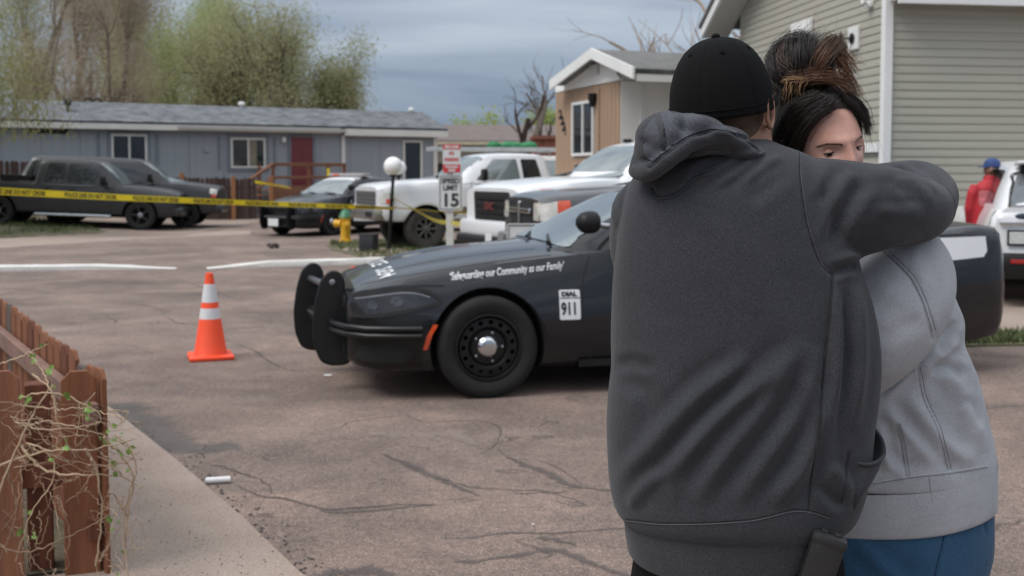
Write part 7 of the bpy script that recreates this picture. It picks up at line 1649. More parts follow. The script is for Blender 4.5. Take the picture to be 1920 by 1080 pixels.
br = pyobj('brim', V, F, M_CAPB, cap, smooth=180); md = br.modifiers.new('t', 'SOLIDIFY'); md.thickness = 0.004
t = MB(); t.tube([CM @ Vector((0.1014*math.cos(a), 0.1134*math.sin(a), 0.006)) for a in np.linspace(0, 2*math.pi, 80)], 0.0011, 5); t.build('cap_stitch', M_CAPB, cap)
# clipped hair on the nape
nape = smoothline([(1318, 214), (1345, 236), (1372, 258), (1395, 262), (1415, 252), (1428, 232), (1432, 205), (1428, 175), (1380, 170), (1330, 185), (1318, 214)], 50)[:-1]
bpy.context.view_layer.update(); surf_patch('clipped_hair', man, nape.tolist(), M_STUB, man, 0.0016, step=6)
# trousers and shoes
mb = MB(); loft_rings(mb, [ring(v, a, b, DM, d, 40) for v, a, b, d in interp_rows([(985, 1196, 1556, 0.150), (1040, 1190, 1556, 0.155), (1110, 1180, 1568, 0.165)], 12)])
for sx_ in (-1, 1): mb.tube([(HIPM.x+sx_*0.100, DM, 0.86), (HIPM.x+sx_*0.108, DM, 0.74), (HIPM.x+sx_*0.122, DM-0.01, 0.48), (HIPM.x+sx_*0.132, DM-0.02, 0.22), (HIPM.x+sx_*0.135, DM-0.02, 0.055)], [0.100, 0.108, 0.086, 0.080, 0.078], 24)
tm = fuse(mb, 0.008, 5); folds(tm, [([(1190, 1050), (1240, 1075), (1300, 1085)], 0.006, 12), ([(1330, 1045), (1325, 1080), (1322, 1120)], -0.008, 8), ([(1420, 1050), (1460, 1080), (1480, 1120)], 0.006, 12)]); garment('trousers', tm, M_TROU, man)
for sx_ in (-1, 1): shoe('shoe', man, HIPM.x+sx_*0.135, DM+0.02, -0.15*sx_)
# holster on his belt
hl = empty('belt_case', P(1538, 1060, 1.925)); tag(hl, 'black belt case clipped below the hoodie hem at his hip', 'belt case')
M_CASE = mat('case_black', (0.014, 0.014, 0.015), 0.5, 0.25, 20, bump=0.1, bs=200)
t = MB(); t.bbox((0, 0, 0), (0.062, 0.030, 0.13), 0.011); t.build('case_body', M_CASE, hl, smooth=40)
t = MB(); t.bbox((0, 0, 0.052), (0.066, 0.034, 0.026), 0.010); t.build('case_rim', M_CASE, hl, smooth=40)
for k in (-0.012, 0.012): t = MB(); t.bbox((k, 0.0, 0.0665), (0.012, 0.012, 0.003), 0.001); t.build('case_slot', M_DARK, hl)
hl.rotation_euler = (math.radians(4), math.radians(16), math.radians(-14))
# ------------------------------------------------------------------ woman, facing us over his arm
DW = 2.40
WT_ = [(395, 1560, 1690, 0.060), (410, 1530, 1716, 0.085), (430, 1512, 1733, 0.105), (470, 1497, 1747, 0.125), (512, 1488, 1765, 0.138), (560, 1480, 1784, 0.146), (604, 1474, 1799, 0.150), (634, 1471, 1798, 0.152), (665, 1468, 1809, 0.155), (700, 1465, 1823, 0.160), (763, 1462, 1838, 0.168), (820, 1462, 1851, 0.174), (860, 1464, 1857, 0.178), (880, 1466, 1858, 0.177), (888, 1470, 1857, 0.173)]
mb = MB(); loft_rings(mb, [ring(v, a, b, DW, d, 56, 2.2) for v, a, b, d in interp_rows(WT_, 60)])
WARM = [(1692, 478, 2.37, 0.088), (1694, 520, 2.29, 0.106), (1678, 568, 2.22, 0.110), (1640, 626, 2.19, 0.104), (1588, 682, 2.22, 0.086), (1520, 720, 2.32, 0.064), (1460, 740, 2.36, 0.050)]
WARM2 = [(1545, 480, 2.40, 0.085), (1500, 560, 2.36, 0.078), (1470, 640, 2.34, 0.066), (1430, 690, 2.36, 0.055), (1380, 700, 2.36, 0.045)]
limb(mb, WARM2, 20, 24)
wme = fuse(mb, 0.0046, 6, 0.5)
sl = MB(); limb(sl, WARM, 30, 34); slm = fuse(sl, 0.0044, 5, 0.5)
WF = [
    ([(1658, 471), (1704, 516), (1726, 555), (1740, 594), (1750, 636)], -0.0042, 3.4, 'seam'), ([(1664, 468), (1712, 514), (1734, 555), (1748, 596), (1757, 634)], -0.0022, 2.6, 'seam'),
    ([(1760, 622), (1720, 665), (1680, 706), (1642, 742)], -0.0130, 8), ([(1790, 600), (1770, 640), (1752, 660)], -0.0080, 9), ([(1800, 640), (1775, 650), (1745, 680), (1715, 712)], 0.0085, 12), ([(1765, 520), (1762, 560), (1756, 600)], 0.0050, 12),
    ([(1720, 685), (1733, 750), (1759, 808), (1778, 883)], -0.0032, 3.0, 'seam'), ([(1726, 683), (1740, 748), (1766, 806), (1784, 882)], -0.0020, 2.4, 'seam'), ([(1681, 795), (1691, 834), (1700, 896)], -0.0030, 3.0, 'seam'),
    ([(1652, 760), (1680, 790), (1715, 830), (1756, 873)], 0.0080, 12), ([(1700, 735), (1735, 790), (1780, 840), (1830, 868)], 0.0085, 15), ([(1760, 690), (1795, 730), (1825, 790), (1840, 850)], 0.0075, 15), ([(1740, 690), (1780, 690), (1815, 708)], -0.0070, 10), ([(1800, 745), (1825, 765), (1838, 800)], -0.0060, 11), ([(1665, 830), (1685, 860), (1720, 885)], -0.0060, 11), ([(1650, 790), (1655, 840), (1670, 885)], 0.0060, 10)]
folds(wme, WF)
folds(slm, [WF[0], WF[1], ([(1640, 540), (1690, 560), (1730, 590)], 0.0030, 16), ([(1640, 640), (1680, 620), (1730, 600)], -0.0025, 14), ([(1700, 470), (1720, 500), (1738, 540)], 0.0030, 14)])
# head
yw = math.radians(19)
HW_C = P(1540, 278, 2.28)
HWM = frame_from(HW_C, (math.sin(yw), -math.cos(yw), -0.13), (-0.19, -0.05, 1.0))
b_ = MB(); head_shape(b_, HWM, 150, 110); ear_shape(b_, HWM, 1); ear_shape(b_, HWM, -1)
b_.tube([tuple(HWM @ Vector((0, -0.02, -0.04))), tuple(HWM @ Vector((0, -0.03, -0.11))), tuple(P(1590, 420, DW)), tuple(P(1600, 480, DW))], [0.055, 0.052, 0.058, 0.09], 24)
loft_rings(b_, [ring(v, a+34, b-34, DW, d*0.75, 40) for v, a, b, d in interp_rows(WT_[2:], 26)])
limb(b_, [(u, v, D, r*0.55) for u, v, D, r in WARM], 14, 18); limb(b_, [(u, v, D, r*0.55) for u, v, D, r in WARM2], 14, 18)
hand_shape(b_, frame_from(P(1452, 742, 2.36), (-1, 0.0, 0.1), (0, 1, 0.0)), 1); hand_shape(b_, frame_from(P(1372, 700, 2.36), (-1, 0.0, 0.05), (0, 1, 0.0)), -1)
HIPW = P(1662, 1000, DW)
for sx_ in (-1, 1): b_.tube([(HIPW.x+sx_*0.10, DW, 0.90), (HIPW.x+sx_*0.11, DW, 0.48), (HIPW.x+sx_*0.10, DW, 0.10), (HIPW.x+sx_*0.10, DW, 0.05)], [0.085, 0.052, 0.038, 0.036], 16)
wb_me = fuse(b_, 0.0040, 2, 0.4)
woman = mesh_obj('person', wb_me, M_SKIN2, smooth=180); tag(woman, 'woman in light grey sweatshirt with dark hair bun looking over his arm', 'person')
sweat = garment('sweatshirt', wme, M_SWEAT, woman); slv = garment('sleeve', slm, M_SWEAT, sweat)
M_TH2 = mat('thread_mid', (0.225, 0.23, 0.245), 0.9, 0.2, 300); M_TH2L = mat('thread_light', (0.50, 0.51, 0.53), 0.9, 0.2, 300)
for ln, src in (([(1658, 471), (1704, 516), (1726, 555), (1740, 594), (1748, 622)], slv), ([(1664, 468), (1711, 514), (1733, 554), (1747, 594), (1754, 618)], slv), ([(1720, 690), (1733, 750), (1759, 808), (1778, 880)], sweat), ([(1726, 688), (1739, 748), (1765, 806), (1784, 879)], sweat), ([(1681, 795), (1691, 834), (1700, 892)], sweat), ([(1687, 793), (1697, 832), (1706, 891)], sweat)):
    stitch(src, ln, M_TH2, sweat, 0.0009)
mb = MB(); rr = []
for v, a, b, d in interp_rows([(884, 1466, 1857, 0.177), (905, 1468, 1857, 0.178), (940, 1470, 1857, 0.177), (962, 1473, 1856, 0.174), (966, 1480, 1850, 0.165)], 26):
    R = ring(v, a, b, DW, d, 200, 2.2)
    for i, p in enumerate(R):
        t = (p.x-P(1470, v, DW).x)/(P(1857, v, DW).x-P(1470, v, DW).x); p.z += 0.050*(t-0.42)+0.003*math.sin(t*8)
        c = Vector((P(1662, v, DW).x, DW)); dd = (Vector((p.x, p.y))-c).normalized(); k = 0.0008*math.sin(i*2*math.pi/200*100); p.x += dd.x*k; p.y += dd.y*k
    rr.append(R)
loft_rings(mb, rr, False); inner = [[Vector((p.x*0.965+HIPW.x*0.035, p.y*0.965+DW*0.035, p.z+dz)) for p in rr[-1]] for dz in (0.0, 0.05)]
loft_rings(mb, [rr[-1]]+inner, False); wbn = mb.build('waistband', M_SWEAT, sweat, smooth=180)
stitch([wbn, sweat], [(1636, 908), (1700, 897), (1780, 888), (1852, 876)], M_TH2, sweat, 0.0011); stitch([wbn, sweat], [(1636, 905), (1700, 894), (1780, 885), (1852, 873)], M_TH2L, sweat, 0.0009); stitch([wbn, sweat], [(1742, 896), (1745, 920), (1749, 944)], M_TH2, sweat, 0.0008)
# jeans
mb = MB(); loft_rings(mb, [ring(v, a, b, DW, d, 44) for v, a, b, d in interp_rows([(915, 1480, 1846, 0.160), (960, 1472, 1852, 0.168), (1010, 1468, 1851, 0.175), (1060, 1470, 1840, 0.178), (1120, 1476, 1826, 0.176)], 16)])
for sx_ in (-1, 1): mb.tube([(HIPW.x+sx_*0.108, DW, 0.84), (HIPW.x+sx_*0.112, DW, 0.66), (HIPW.x+sx_*0.110, DW-0.01, 0.44), (HIPW.x+sx_*0.105, DW, 0.24), (HIPW.x+sx_*0.10, DW, 0.07)], [0.112, 0.108, 0.074, 0.066, 0.056], 24)
jm = fuse(mb, 0.0055, 4); folds(jm, [([(1779, 955), (1772, 1000), (1760, 1050), (1748, 1100)], -0.0032, 3.0, 'seam'), ([(1784, 955), (1778, 1000), (1766, 1050), (1754, 1100)], 0.0015, 2.6, 'seam'), ([(1848, 940), (1846, 970), (1850, 1000)], -0.003, 3.0, 'seam'), ([(1600, 1010), (1650, 1060), (1700, 1100)], 0.004, 14)]); jeans = garment('jeans', jm, M_DENIM, woman); stitch(jeans, [(1779, 958), (1772, 1000), (1760, 1050), (1748, 1100)], mat('thread_denim', (0.015, 0.045, 0.09), 0.9, 0.2, 300), jeans, 0.0012)
for sx_ in (-1, 1): shoe('shoe', woman, HIPW.x+sx_*0.10, DW-0.03, math.pi+0.12*sx_)
# eyes
M_SCL = mat('eye_white', (0.55, 0.50, 0.47), 0.25, 0.05, 30, coat=0.6); M_IRIS = mat('eye_iris', (0.035, 0.018, 0.010), 0.2, 0.3, 200, coat=0.8); M_PUP = mat('eye_pupil', (0.003, 0.003, 0.003), 0.1, coat=0.8)
M_LASH = mat('lash_dark', (0.015, 0.010, 0.008), 0.6); M_LID = skin_mat('lid_skin', (0.40, 0.195, 0.140), (0.48, 0.260, 0.195))
hb = BVHTree.FromPolygons([v.co.copy() for v in woman.data.vertices], [list(p.vertices) for p in woman.data.polygons])
def on_face(x, z, off=0.0):
    o = HWM @ Vector((x, 0.2, z)); d = (HWM.to_3x3() @ Vector((0, -1, 0))); h, n, _, _ = hb.ray_cast(o, d); return (h+n*off if h is not None else HWM @ Vector((x, 0.085, z)))
for s in (-1, 1):
    sp_ = HWM.inverted() @ on_face(s*0.0325, 0.004); ec = Vector((s*0.0325, sp_.y-0.0085, 0.004)); E = HWM @ Matrix.Translation(ec)
    e = MB(); e.sphere(E.translation, (0.0122,)*3, 24, 16, E.to_3x3()); eye = e.build('eye', M_SCL, woman, smooth=180)
    gz = (Matrix.Rotation(math.radians(14), 4, 'Z') @ Vector((0.0, 1.0, -0.02, 0))).to_3d() if True else 0
    gz = Vector((0.30, 0.95, 0.0)).normalized()
    Rq = E @ gz.to_track_quat('Z', 'Y').to_matrix().to_4x4()
    for nm, rad, ex, mm in (('iris', 0.0060, 0.0002, M_IRIS), ('pupil', 0.0028, 0.0005, M_PUP)):
        t = MB(); t.lathe([(rad*math.sin(a), math.cos(a)*(0.0122*math.cos(math.asin(rad/0.0122))*0+0.0) + math.sqrt(0.0122**2-(rad*math.sin(a))**2)+ex) for a in np.linspace(math.pi/2, 0.001, 6)], 20, Rq, cap=False); t.build(nm, mm, eye, smooth=180)
    for nm, t0, t1 in (('upper_lid', 10, 95), ('lower_lid', -75, -17)):
        V = []; F = []; na, nb = 22, 10
        for i in range(na+1):
            a = math.radians(-78+156*i/na)
            for j in range(nb+1):
                q = j/nb; e0 = t0*math.cos(a)**0.7 if abs(math.cos(a)) > 1e-6 else 0; el = math.radians(e0+(t1-e0)*q); r_ = 0.0134
                V.append(E @ Vector((r_*math.sin(a)*math.cos(el), r_*math.cos(a)*math.cos(el), r_*math.sin(el))))
        for i in range(na):
            for j in range(nb): F.append((i*(nb+1)+j, (i+1)*(nb+1)+j, (i+1)*(nb+1)+j+1, i*(nb+1)+j+1))
        pyobj(nm, V, F, M_LID, eye, smooth=180)
        if nm == 'upper_lid':
            pts = []
            for i in range(17):
                a = math.radians(-74+148*i/16); el = math.radians(10*math.cos(a)**0.7); pts.append(E @ Vector((0.0138*math.sin(a)*math.cos(el), 0.0138*math.cos(a)*math.cos(el), 0.0138*math.sin(el))))
            t = MB(); t.tube(pts, 0.0011, 6); t.build('lash_line', M_LASH, eye)
def strands(name, paths, m, parent, r0=0.0006, sides=3):
    """many hairs in one part; paths: arrays (k,3)"""
    V = []; Q = []
    for p in paths:
        k = len(p); base = len(V); t = np.gradient(p, axis=0); t /= np.linalg.norm(t, axis=1)[:, None]+1e-9
        a = np.cross(t, np.array([0.31, 0.72, 0.62])); a /= np.linalg.norm(a, axis=1)[:, None]+1e-9; b = np.cross(t, a)
        for i in range(k):
            rr = r0*(1-0.7*i/(k-1))
            for j in range(sides): th = 2*math.pi*j/sides; V.append(p[i]+(a[i]*math.cos(th)+b[i]*math.sin(th))*rr)
        for i in range(k-1):
            for j in range(sides): Q.append((base+i*sides+j, base+i*sides+(j+1) % sides, base+(i+1)*sides+(j+1) % sides, base+(i+1)*sides+j))
    o = quads_obj(name, np.array(V), np.array(Q), m, parent, smooth=180); o['kind'] = 'stuff'; return o
rh = np.random.default_rng(21)
# eyebrows
for s in (-1, 1):
    ps = []
    for i in range(60):
        t = rh.uniform(0, 1); x = s*(0.014+0.038*t); z = 0.0205+0.008*math.sin(t*2.3)-0.005*t+rh.normal(0, 0.0011); p0 = on_face(x, z, 0.0006); p1 = on_face(x+s*0.006, z+0.0022*(1-t)-0.001*t, 0.0012); ps.append(np.array([tuple(p0.lerp(p1, q)) for q in np.linspace(0, 1, 4)]))
    strands('eyebrow', ps, M_HAIRB, woman, 0.00040)
# scalp hair: closed shell with a hairline, then combed strands over it
def scalp(az, el, k):
    """point over the skull: az 0 = face, el up; k thickness"""
    dx, dy, dz = math.cos(el)*math.sin(az), math.cos(el)*math.cos(az), math.sin(el)
    x, y, z = dx*0.077, dy*0.098, dz*(0.125 if dz > 0 else 0.118)
    if z < 0: t = -z/0.118; x *= 1-0.30*t**1.6; y *= (1-0.10*t*t) if y > 0 else (1-0.50*t)
    return Vector((x*(1+k/0.077), y*(1+k/0.098), z*(1+k/0.12)))
def hairline(az):
    """elevation of the hairline at azimuth az"""
    a = abs(az); return np.interp(a, [0, 0.35, 0.75, 1.0, 1.25, 1.5, 1.9, 2.4, 3.15], [0.83, 0.80, 0.66, 0.38, -0.10, -0.50, -0.62, -0.72, -0.75])
V = []; F = []; na, ne = 96, 34
for i in range(na):
    az = -math.pi+2*math.pi*i/na; e0 = hairline(az)
    for j in range(ne+1):
        q = j/ne; el = e0+(math.pi/2-e0)*q; th = 0.0012+0.0042*min(1, q*4)+0.006*max(0, -math.cos(az))*min(1, q*3+.3)
        V.append(HWM @ scalp(az, el, th))
for i in range(na):
    for j in range(ne): i2 = (i+1) % na; F.append((i*(ne+1)+j, i2*(ne+1)+j, i2*(ne+1)+j+1, i*(ne+1)+j+1))
hair = pyobj('hair', V, F, M_HAIRD, woman, smooth=180)
BUN = HWM.inverted() @ P(1512, 148, 2.27)
bd = BUN.normalized(); baz = math.atan2(bd.x, bd.y); bel = math.asin(max(-1, min(1, bd.z)))
def comb(az, e0, k=12, lift=0.0078):
    d0 = Vector((math.cos(e0)*math.sin(az), math.cos(e0)*math.cos(az), math.sin(e0))); d1 = bd; ang = d0.angle(d1); out = []
    end = rh.uniform(0.80, 0.98); lf = lift+rh.normal(0, 0.0017); ph = rh.uniform(0, 6.28); am = rh.uniform(0, 0.0016)
    for q in np.linspace(0, end, k):
        s0, s1 = math.sin((1-q)*ang)/math.sin(ang), math.sin(q*ang)/math.sin(ang); d = (d0*s0+d1*s1).normalized(); a2, e2 = math.atan2(d.x, d.y), math.asin(max(-1, min(1, d.z)))
        p = scalp(a2, e2, 0.002+(lf)*min(1, q*5+0.08)+0.006*max(0, -math.cos(a2))*min(1, q*3)+am*math.sin(ph+q*9)); out.append(tuple(HWM @ p))
    return np.array(out)
ps = []
for i in range(5200):
    az = rh.uniform(-2.6, 2.6); ps.append(comb(az, hairline(az)+abs(rh.normal(0, 0.16)), 12))
strands('hair_strands', ps[:4400], M_HAIRD, hair, 0.00062); strands('hair_strands', ps[4400:], M_HAIRB, hair, 0.00060)
# short wisps breaking the hairline over the forehead
ps = []
for i in range(700):
    az = rh.uniform(-1.25, 1.25); e0 = hairline(az)+rh.uniform(-0.05, 0.05); ps.append(comb(az, e0, 9, 0.004)[:7])
strands('wisps', ps, M_HAIRD, hair, 0.0004)
# guide curves for the messy bun, (u, v, D) from the photograph
def bunch(name, guides, n, spread, m, r0=0.0007, k=16, ex=0.0):
    ps = []
    for g in guides:
        c = smoothline([tuple(P(u, v, D)) for u, v, D in g], k)
        for i in range(n):
            o = rh.normal(0, spread, 3); w = np.linspace(0, 1, k)[:, None]; ph = rh.uniform(0, 6.28, 3); f = rh.uniform(3, 8); fan = rh.normal(0, spread*1.1, 3)
            ps.append(c+o+fan*w*(1+ex*w)+spread*0.35*np.sin(ph+f*w))
    return strands(name, ps, m, hair, r0)
bl = MB()
for (u, v, D, a, b, c) in ((1492, 122, 2.29, 0.052, 0.055, 0.056), (1515, 112, 2.27, 0.042, 0.046, 0.046), (1470, 142, 2.31, 0.036, 0.05, 0.048), (1542, 122, 2.26, 0.030, 0.034, 0.040), (1520, 152, 2.28, 0.060, 0.055, 0.020), (1468, 190, 2.33, 0.030, 0.05, 0.075), (1462, 250, 2.34, 0.030, 0.05, 0.07), (1490, 225, 2.31, 0.03, 0.05, 0.08)): bl.sphere(P(u, v, D), (a, b, c), 20, 14)
bm2 = fuse(bl, 0.006, 3); bun = mesh_obj('bun', bm2, M_HAIRD, hair, smooth=180)
bunch('bun_strands', [[(1505, 165, 2.24), (1480, 130, 2.23), (1478, 92, 2.25), (1500, 70, 2.28)], [(1512, 160, 2.23), (1500, 120, 2.215), (1500, 85, 2.23), (1515, 66, 2.27)], [(1490, 165, 2.25), (1462, 140, 2.26), (1452, 112, 2.28), (1470, 88, 2.30)], [(1520, 155, 2.225), (1518, 115, 2.215), (1520, 85, 2.23), (1535, 72, 2.26)], [(1470, 175, 2.27), (1450, 155, 2.29), (1448, 125, 2.30), (1462, 100, 2.31)], [(1515, 78, 2.24), (1490, 74, 2.25), (1462, 92, 2.28), (1450, 125, 2.29)]], 190, 0.0075, M_HAIRD, 0.0007)
bunch('bun_strands', [[(1525, 150, 2.22), (1528, 112, 2.21), (1545, 88, 2.215), (1565, 76, 2.23), (1568, 92, 2.23), (1558, 116, 2.22)], [(1532, 150, 2.22), (1540, 122, 2.205), (1556, 100, 2.21), (1567, 82, 2.22)], [(1480, 128, 2.225), (1468, 110, 2.24), (1480, 90, 2.25), (1505, 80, 2.25)]], 130, 0.0070, M_HAIRB, 0.0007)
bunch('bun_strands', [[(1530, 145, 2.21), (1536, 115, 2.20), (1552, 92, 2.205), (1566, 78, 2.22)], [(1560, 90, 2.22), (1578, 100, 2.22), (1590, 116, 2.22), (1600, 128, 2.22)], [(1566, 100, 2.22), (1580, 128, 2.215), (1592, 152, 2.22), (1604, 184, 2.23)], [(1480, 142, 2.225), (1520, 138, 2.205), (1560, 145, 2.205), (1592, 165, 2.22)], [(1500, 150, 2.215), (1540, 146, 2.20), (1575, 152, 2.205), (1598, 178, 2.22)]], 85, 0.0058, M_HAIRA, 0.0006, ex=0.4)
bunch('loose_strands', [[(1568, 96, 2.22), (1588, 108, 2.22), (1598, 124, 2.22), (1618, 123, 2.22)], [(1572, 112, 2.215), (1586, 120, 2.215), (1598, 128, 2.215)], [(1482, 152, 2.215), (1477, 168, 2.205), (1474, 186, 2.205)], [(1505, 152, 2.205), (1500, 166, 2.20), (1495, 180, 2.20)], [(1470, 150, 2.22), (1500, 146, 2.20), (1515, 142, 2.20)], [(1550, 146, 2.20), (1575, 155, 2.205), (1590, 170, 2.215)]], 11, 0.0042, M_HAIRL, 0.0005)
bunch('flyaway', [[(1520, 80, 2.25), (1524, 55, 2.25), (1523, 32, 2.26)], [(1560, 85, 2.24), (1568, 65, 2.25), (1560, 48, 2.26)], [(1462, 100, 2.28), (1450, 85, 2.28), (1446, 78, 2.28)], [(1595, 130, 2.22), (1602, 140, 2.22), (1604, 150, 2.22)], [(1622, 230, 2.25), (1632, 255, 2.25), (1634, 285, 2.26)]], 9, 0.006, M_HAIRB, 0.00032, ex=1.0)
bunch('temple_strands', [[(1580, 180, 2.20), (1605, 200, 2.21), (1620, 225, 2.22), (1628, 250, 2.24)], [(1590, 176, 2.21), (1614, 196, 2.22), (1626, 222, 2.24), (1629, 240, 2.25)]], 90, 0.0032, M_HAIRD, 0.0006)
bunch('temple_strands', [[(1560, 192, 2.185), (1530, 215, 2.19), (1505, 245, 2.20), (1490, 285, 2.22)], [(1545, 185, 2.19), (1510, 205, 2.20), (1485, 240, 2.22), (1470, 290, 2.24)], [(1530, 180, 2.20), (1490, 200, 2.22), (1465, 240, 2.25), (1455, 290, 2.27)]], 170, 0.0060, M_HAIRD, 0.0006)

# ------------------------------------------------------------------ person in red jacket by the white SUV
DR = 13.9; sr = 2000/DR
pr = MB(); base = P(1858, 400, DR); X = base.x
HR = frame_from((X, DR, P(1860, 318, DR).z), (-0.75, 0.62, 0.0), (0, 0, 1)); head_shape(pr, HR, 40, 30); ear_shape(pr, HR, -1); ear_shape(pr, HR, 1)
pr.tube([(X, DR, 1.60), (X-0.01, DR, 1.48), (X-0.01, DR, 1.38)], [0.055, 0.058, 0.09], 14)
pr.tube([(X-0.02, DR, 1.42), (X-0.02, DR, 1.2), (X-0.02, DR, 0.92)], [0.10, 0.15, 0.14], 16)
for s in (-1, 1):
    pr.tube([(X-0.02+s*0.10, DR, 0.92), (X-0.02+s*0.11, DR, 0.5), (X-0.02+s*0.11, DR, 0.06)], [0.085, 0.055, 0.042], 12); pr.tube([(X-0.02+s*0.19, DR, 1.40), (X-0.02+s*0.23, DR+0.02, 1.13), (X-0.02+s*0.20, DR+0.10, 0.90)], [0.05, 0.042, 0.034], 12)
    hand_shape(pr, frame_from((X-0.02+s*0.20, DR+0.10, 0.90), (0, 0.3, -1), (s, 0, 0)), s)
rp = mesh_obj('person', fuse(pr, 0.012, 2), mat('skin_brown', (0.19, 0.10, 0.065), 0.55, 0.1, 20), smooth=180); tag(rp, 'person in red jacket and blue cap standing beside the white suv', 'person')
jk = MB(); rows_ = [(1.56, 0.075, 0.07), (1.50, 0.085, 0.08), (1.46, 0.15, 0.10), (1.40, 0.215, 0.13), (1.2, 0.225, 0.15), (1.0, 0.22, 0.155), (0.82, 0.225, 0.16)]
rg = []
for z, hx, hy in rows_: rg.append([Vector((X-0.02+hx*math.cos(t), DR+hy*math.sin(t), z)) for t in np.linspace(0, 2*math.pi, 28, endpoint=False)])
loft_rings(jk, rg)
for s in (-1, 1): jk.tube([(X-0.02+s*0.17, DR, 1.42), (X-0.02+s*0.215, DR, 1.33), (X-0.02+s*0.25, DR+0.02, 1.13), (X-0.02+s*0.215, DR+0.09, 0.92)], [0.075, 0.078, 0.066, 0.05], 14)
jk_ = mesh_obj('jacket', fuse(jk, 0.012, 3), mat('red_jacket', (0.42, 0.018, 0.028), 0.7, 0.12, 6, bump=0.4, bs=10), rp, smooth=180)
panel('jacket_print', round_poly([(X-0.20, 1.16), (X-0.20, 1.37), (X-0.08, 1.37), (X-0.08, 1.16)], 0.04), BVHTree.FromPolygons([v.co.copy() for v in jk_.data.vertices], [list(p.vertices) for p in jk_.data.polygons]), 'y', mat('pink_print', (0.50, 0.13, 0.15), 0.7, 0.35, 14), jk_, 0.004, -1, 0.03)
cp = MB(); R3 = HR
V = []; F = []
for i in range(13):
    ph = math.pi/2*i/12
    for j in range(28): th = 2*math.pi*j/28; V.append(HR @ Vector((0.090*math.cos(ph)**0.9*math.cos(th), 0.108*math.cos(ph)**0.9*math.sin(th), 0.035+0.115*math.sin(ph)**0.9)))
for i in range(12):
    for j in range(28): F.append((i*28+j, i*28+(j+1) % 28, (i+1)*28+(j+1) % 28, (i+1)*28+j))
rc = pyobj('cap', V, F, mat('blue_cap', (0.018, 0.045, 0.16), 0.7, 0.15, 20), rp, smooth=180)
V = []; F = []
for i in range(5):
    for j in range(13): a = math.radians(20+140*j/12); r_ = i/4; V.append(HR @ Vector((0.088*math.cos(a), 0.106*math.sin(a)+0.075*r_*math.sin(math.pi*j/12)**0.6, 0.040-0.012*r_)))
for i in range(4):
    for j in range(12): F.append((i*13+j, i*13+j+1, (i+1)*13+j+1, (i+1)*13+j))
o = pyobj('brim', V, F, _MATS['blue_cap'], rc, smooth=180); o.modifiers.new('t', 'SOLIDIFY').thickness = 0.006
hb2 = MB(); hb2.sphere(HR @ Vector((0, -0.035, 0.0)), (0.083, 0.075, 0.055), 16, 10, HR.to_3x3()); mesh_obj('hair', fuse(hb2, 0.01, 1), M_HAIRD, rp, smooth=180)
tr = MB()
for s in (-1, 1): tr.tube([(X-0.02+s*0.10, DR, 0.93), (X-0.02+s*0.11, DR, 0.5), (X-0.02+s*0.11, DR, 0.06)], [0.12, 0.085, 0.07], 14)
mesh_obj('trousers', fuse(tr, 0.014, 2), M_TROU, rp, smooth=180)
for s in (-1, 1): shoe('shoe', rp, X-0.02+s*0.11, DR+0.04, 0.0)
# ================================================================== near picket fence with dry vine
M_PK = [mat('redwood_%d' % i, c, 0.75, 0.38, 2.2, bump=0.5, bs=26, stretch=(9, 9, 0.55), spec=0.3) for i, c in enumerate(((0.205, 0.080, 0.040), (0.135, 0.048, 0.027), (0.225, 0.096, 0.052)))]
M_PKG = mat('grey_picket_end', (0.10, 0.075, 0.062), 0.9, 0.25, 3, bump=0.3, bs=26, stretch=(9, 9, 0.6))
CF = Vector((-1.60, 4.12)); SD = Vector((-1.37, 2.0)).normalized(); FD = Vector((-0.93, -0.36)).normalized()
nf = empty('picket_fence', (CF.x, CF.y, 0)); tag(nf, 'reddish brown picket fence wrapped in dry vine at lower left', 'fence')
yd = [CF+SD*0.02+FD*0.02, CF+SD*6.0, CF+SD*6.0+FD*5, CF+FD*5]
sheet('yard', [(p.x, p.y) for p in yd], 0.034, mat('yard_litter', (0.075, 0.055, 0.035), 0.95, 0.4, 9, bump=0.6, bs=40, speck=0.4, ss=60, col2=(0.12, 0.10, 0.06)))
def picket(o2, ang, h, w, m, th=0.02, point=True, lean=0.0, clip=0.035):
    b = 0.004
    pr = [(-w/2, 0.0), (w/2, 0.0), (w/2, h-clip), (w/2-clip, h), (-w/2+clip, h), (-w/2, h-clip)]
    mb = MB(); mb.prism(pr, 'y', -th/2, th/2); o = mb.build('picket', m, nf, weld=True); bm = bmesh.new(); bm.from_mesh(o.data); bmesh.ops.bevel(bm, geom=bm.edges[:], offset=0.0025, segments=1, affect='EDGES'); bm.to_mesh(o.data); bm.free()
    o.location = (o2.x, o2.y, 0); o.rotation_euler = (0, lean, ang); return o
fa = math.atan2(-FD.y, -FD.x); sa = math.atan2(SD.y, SD.x)
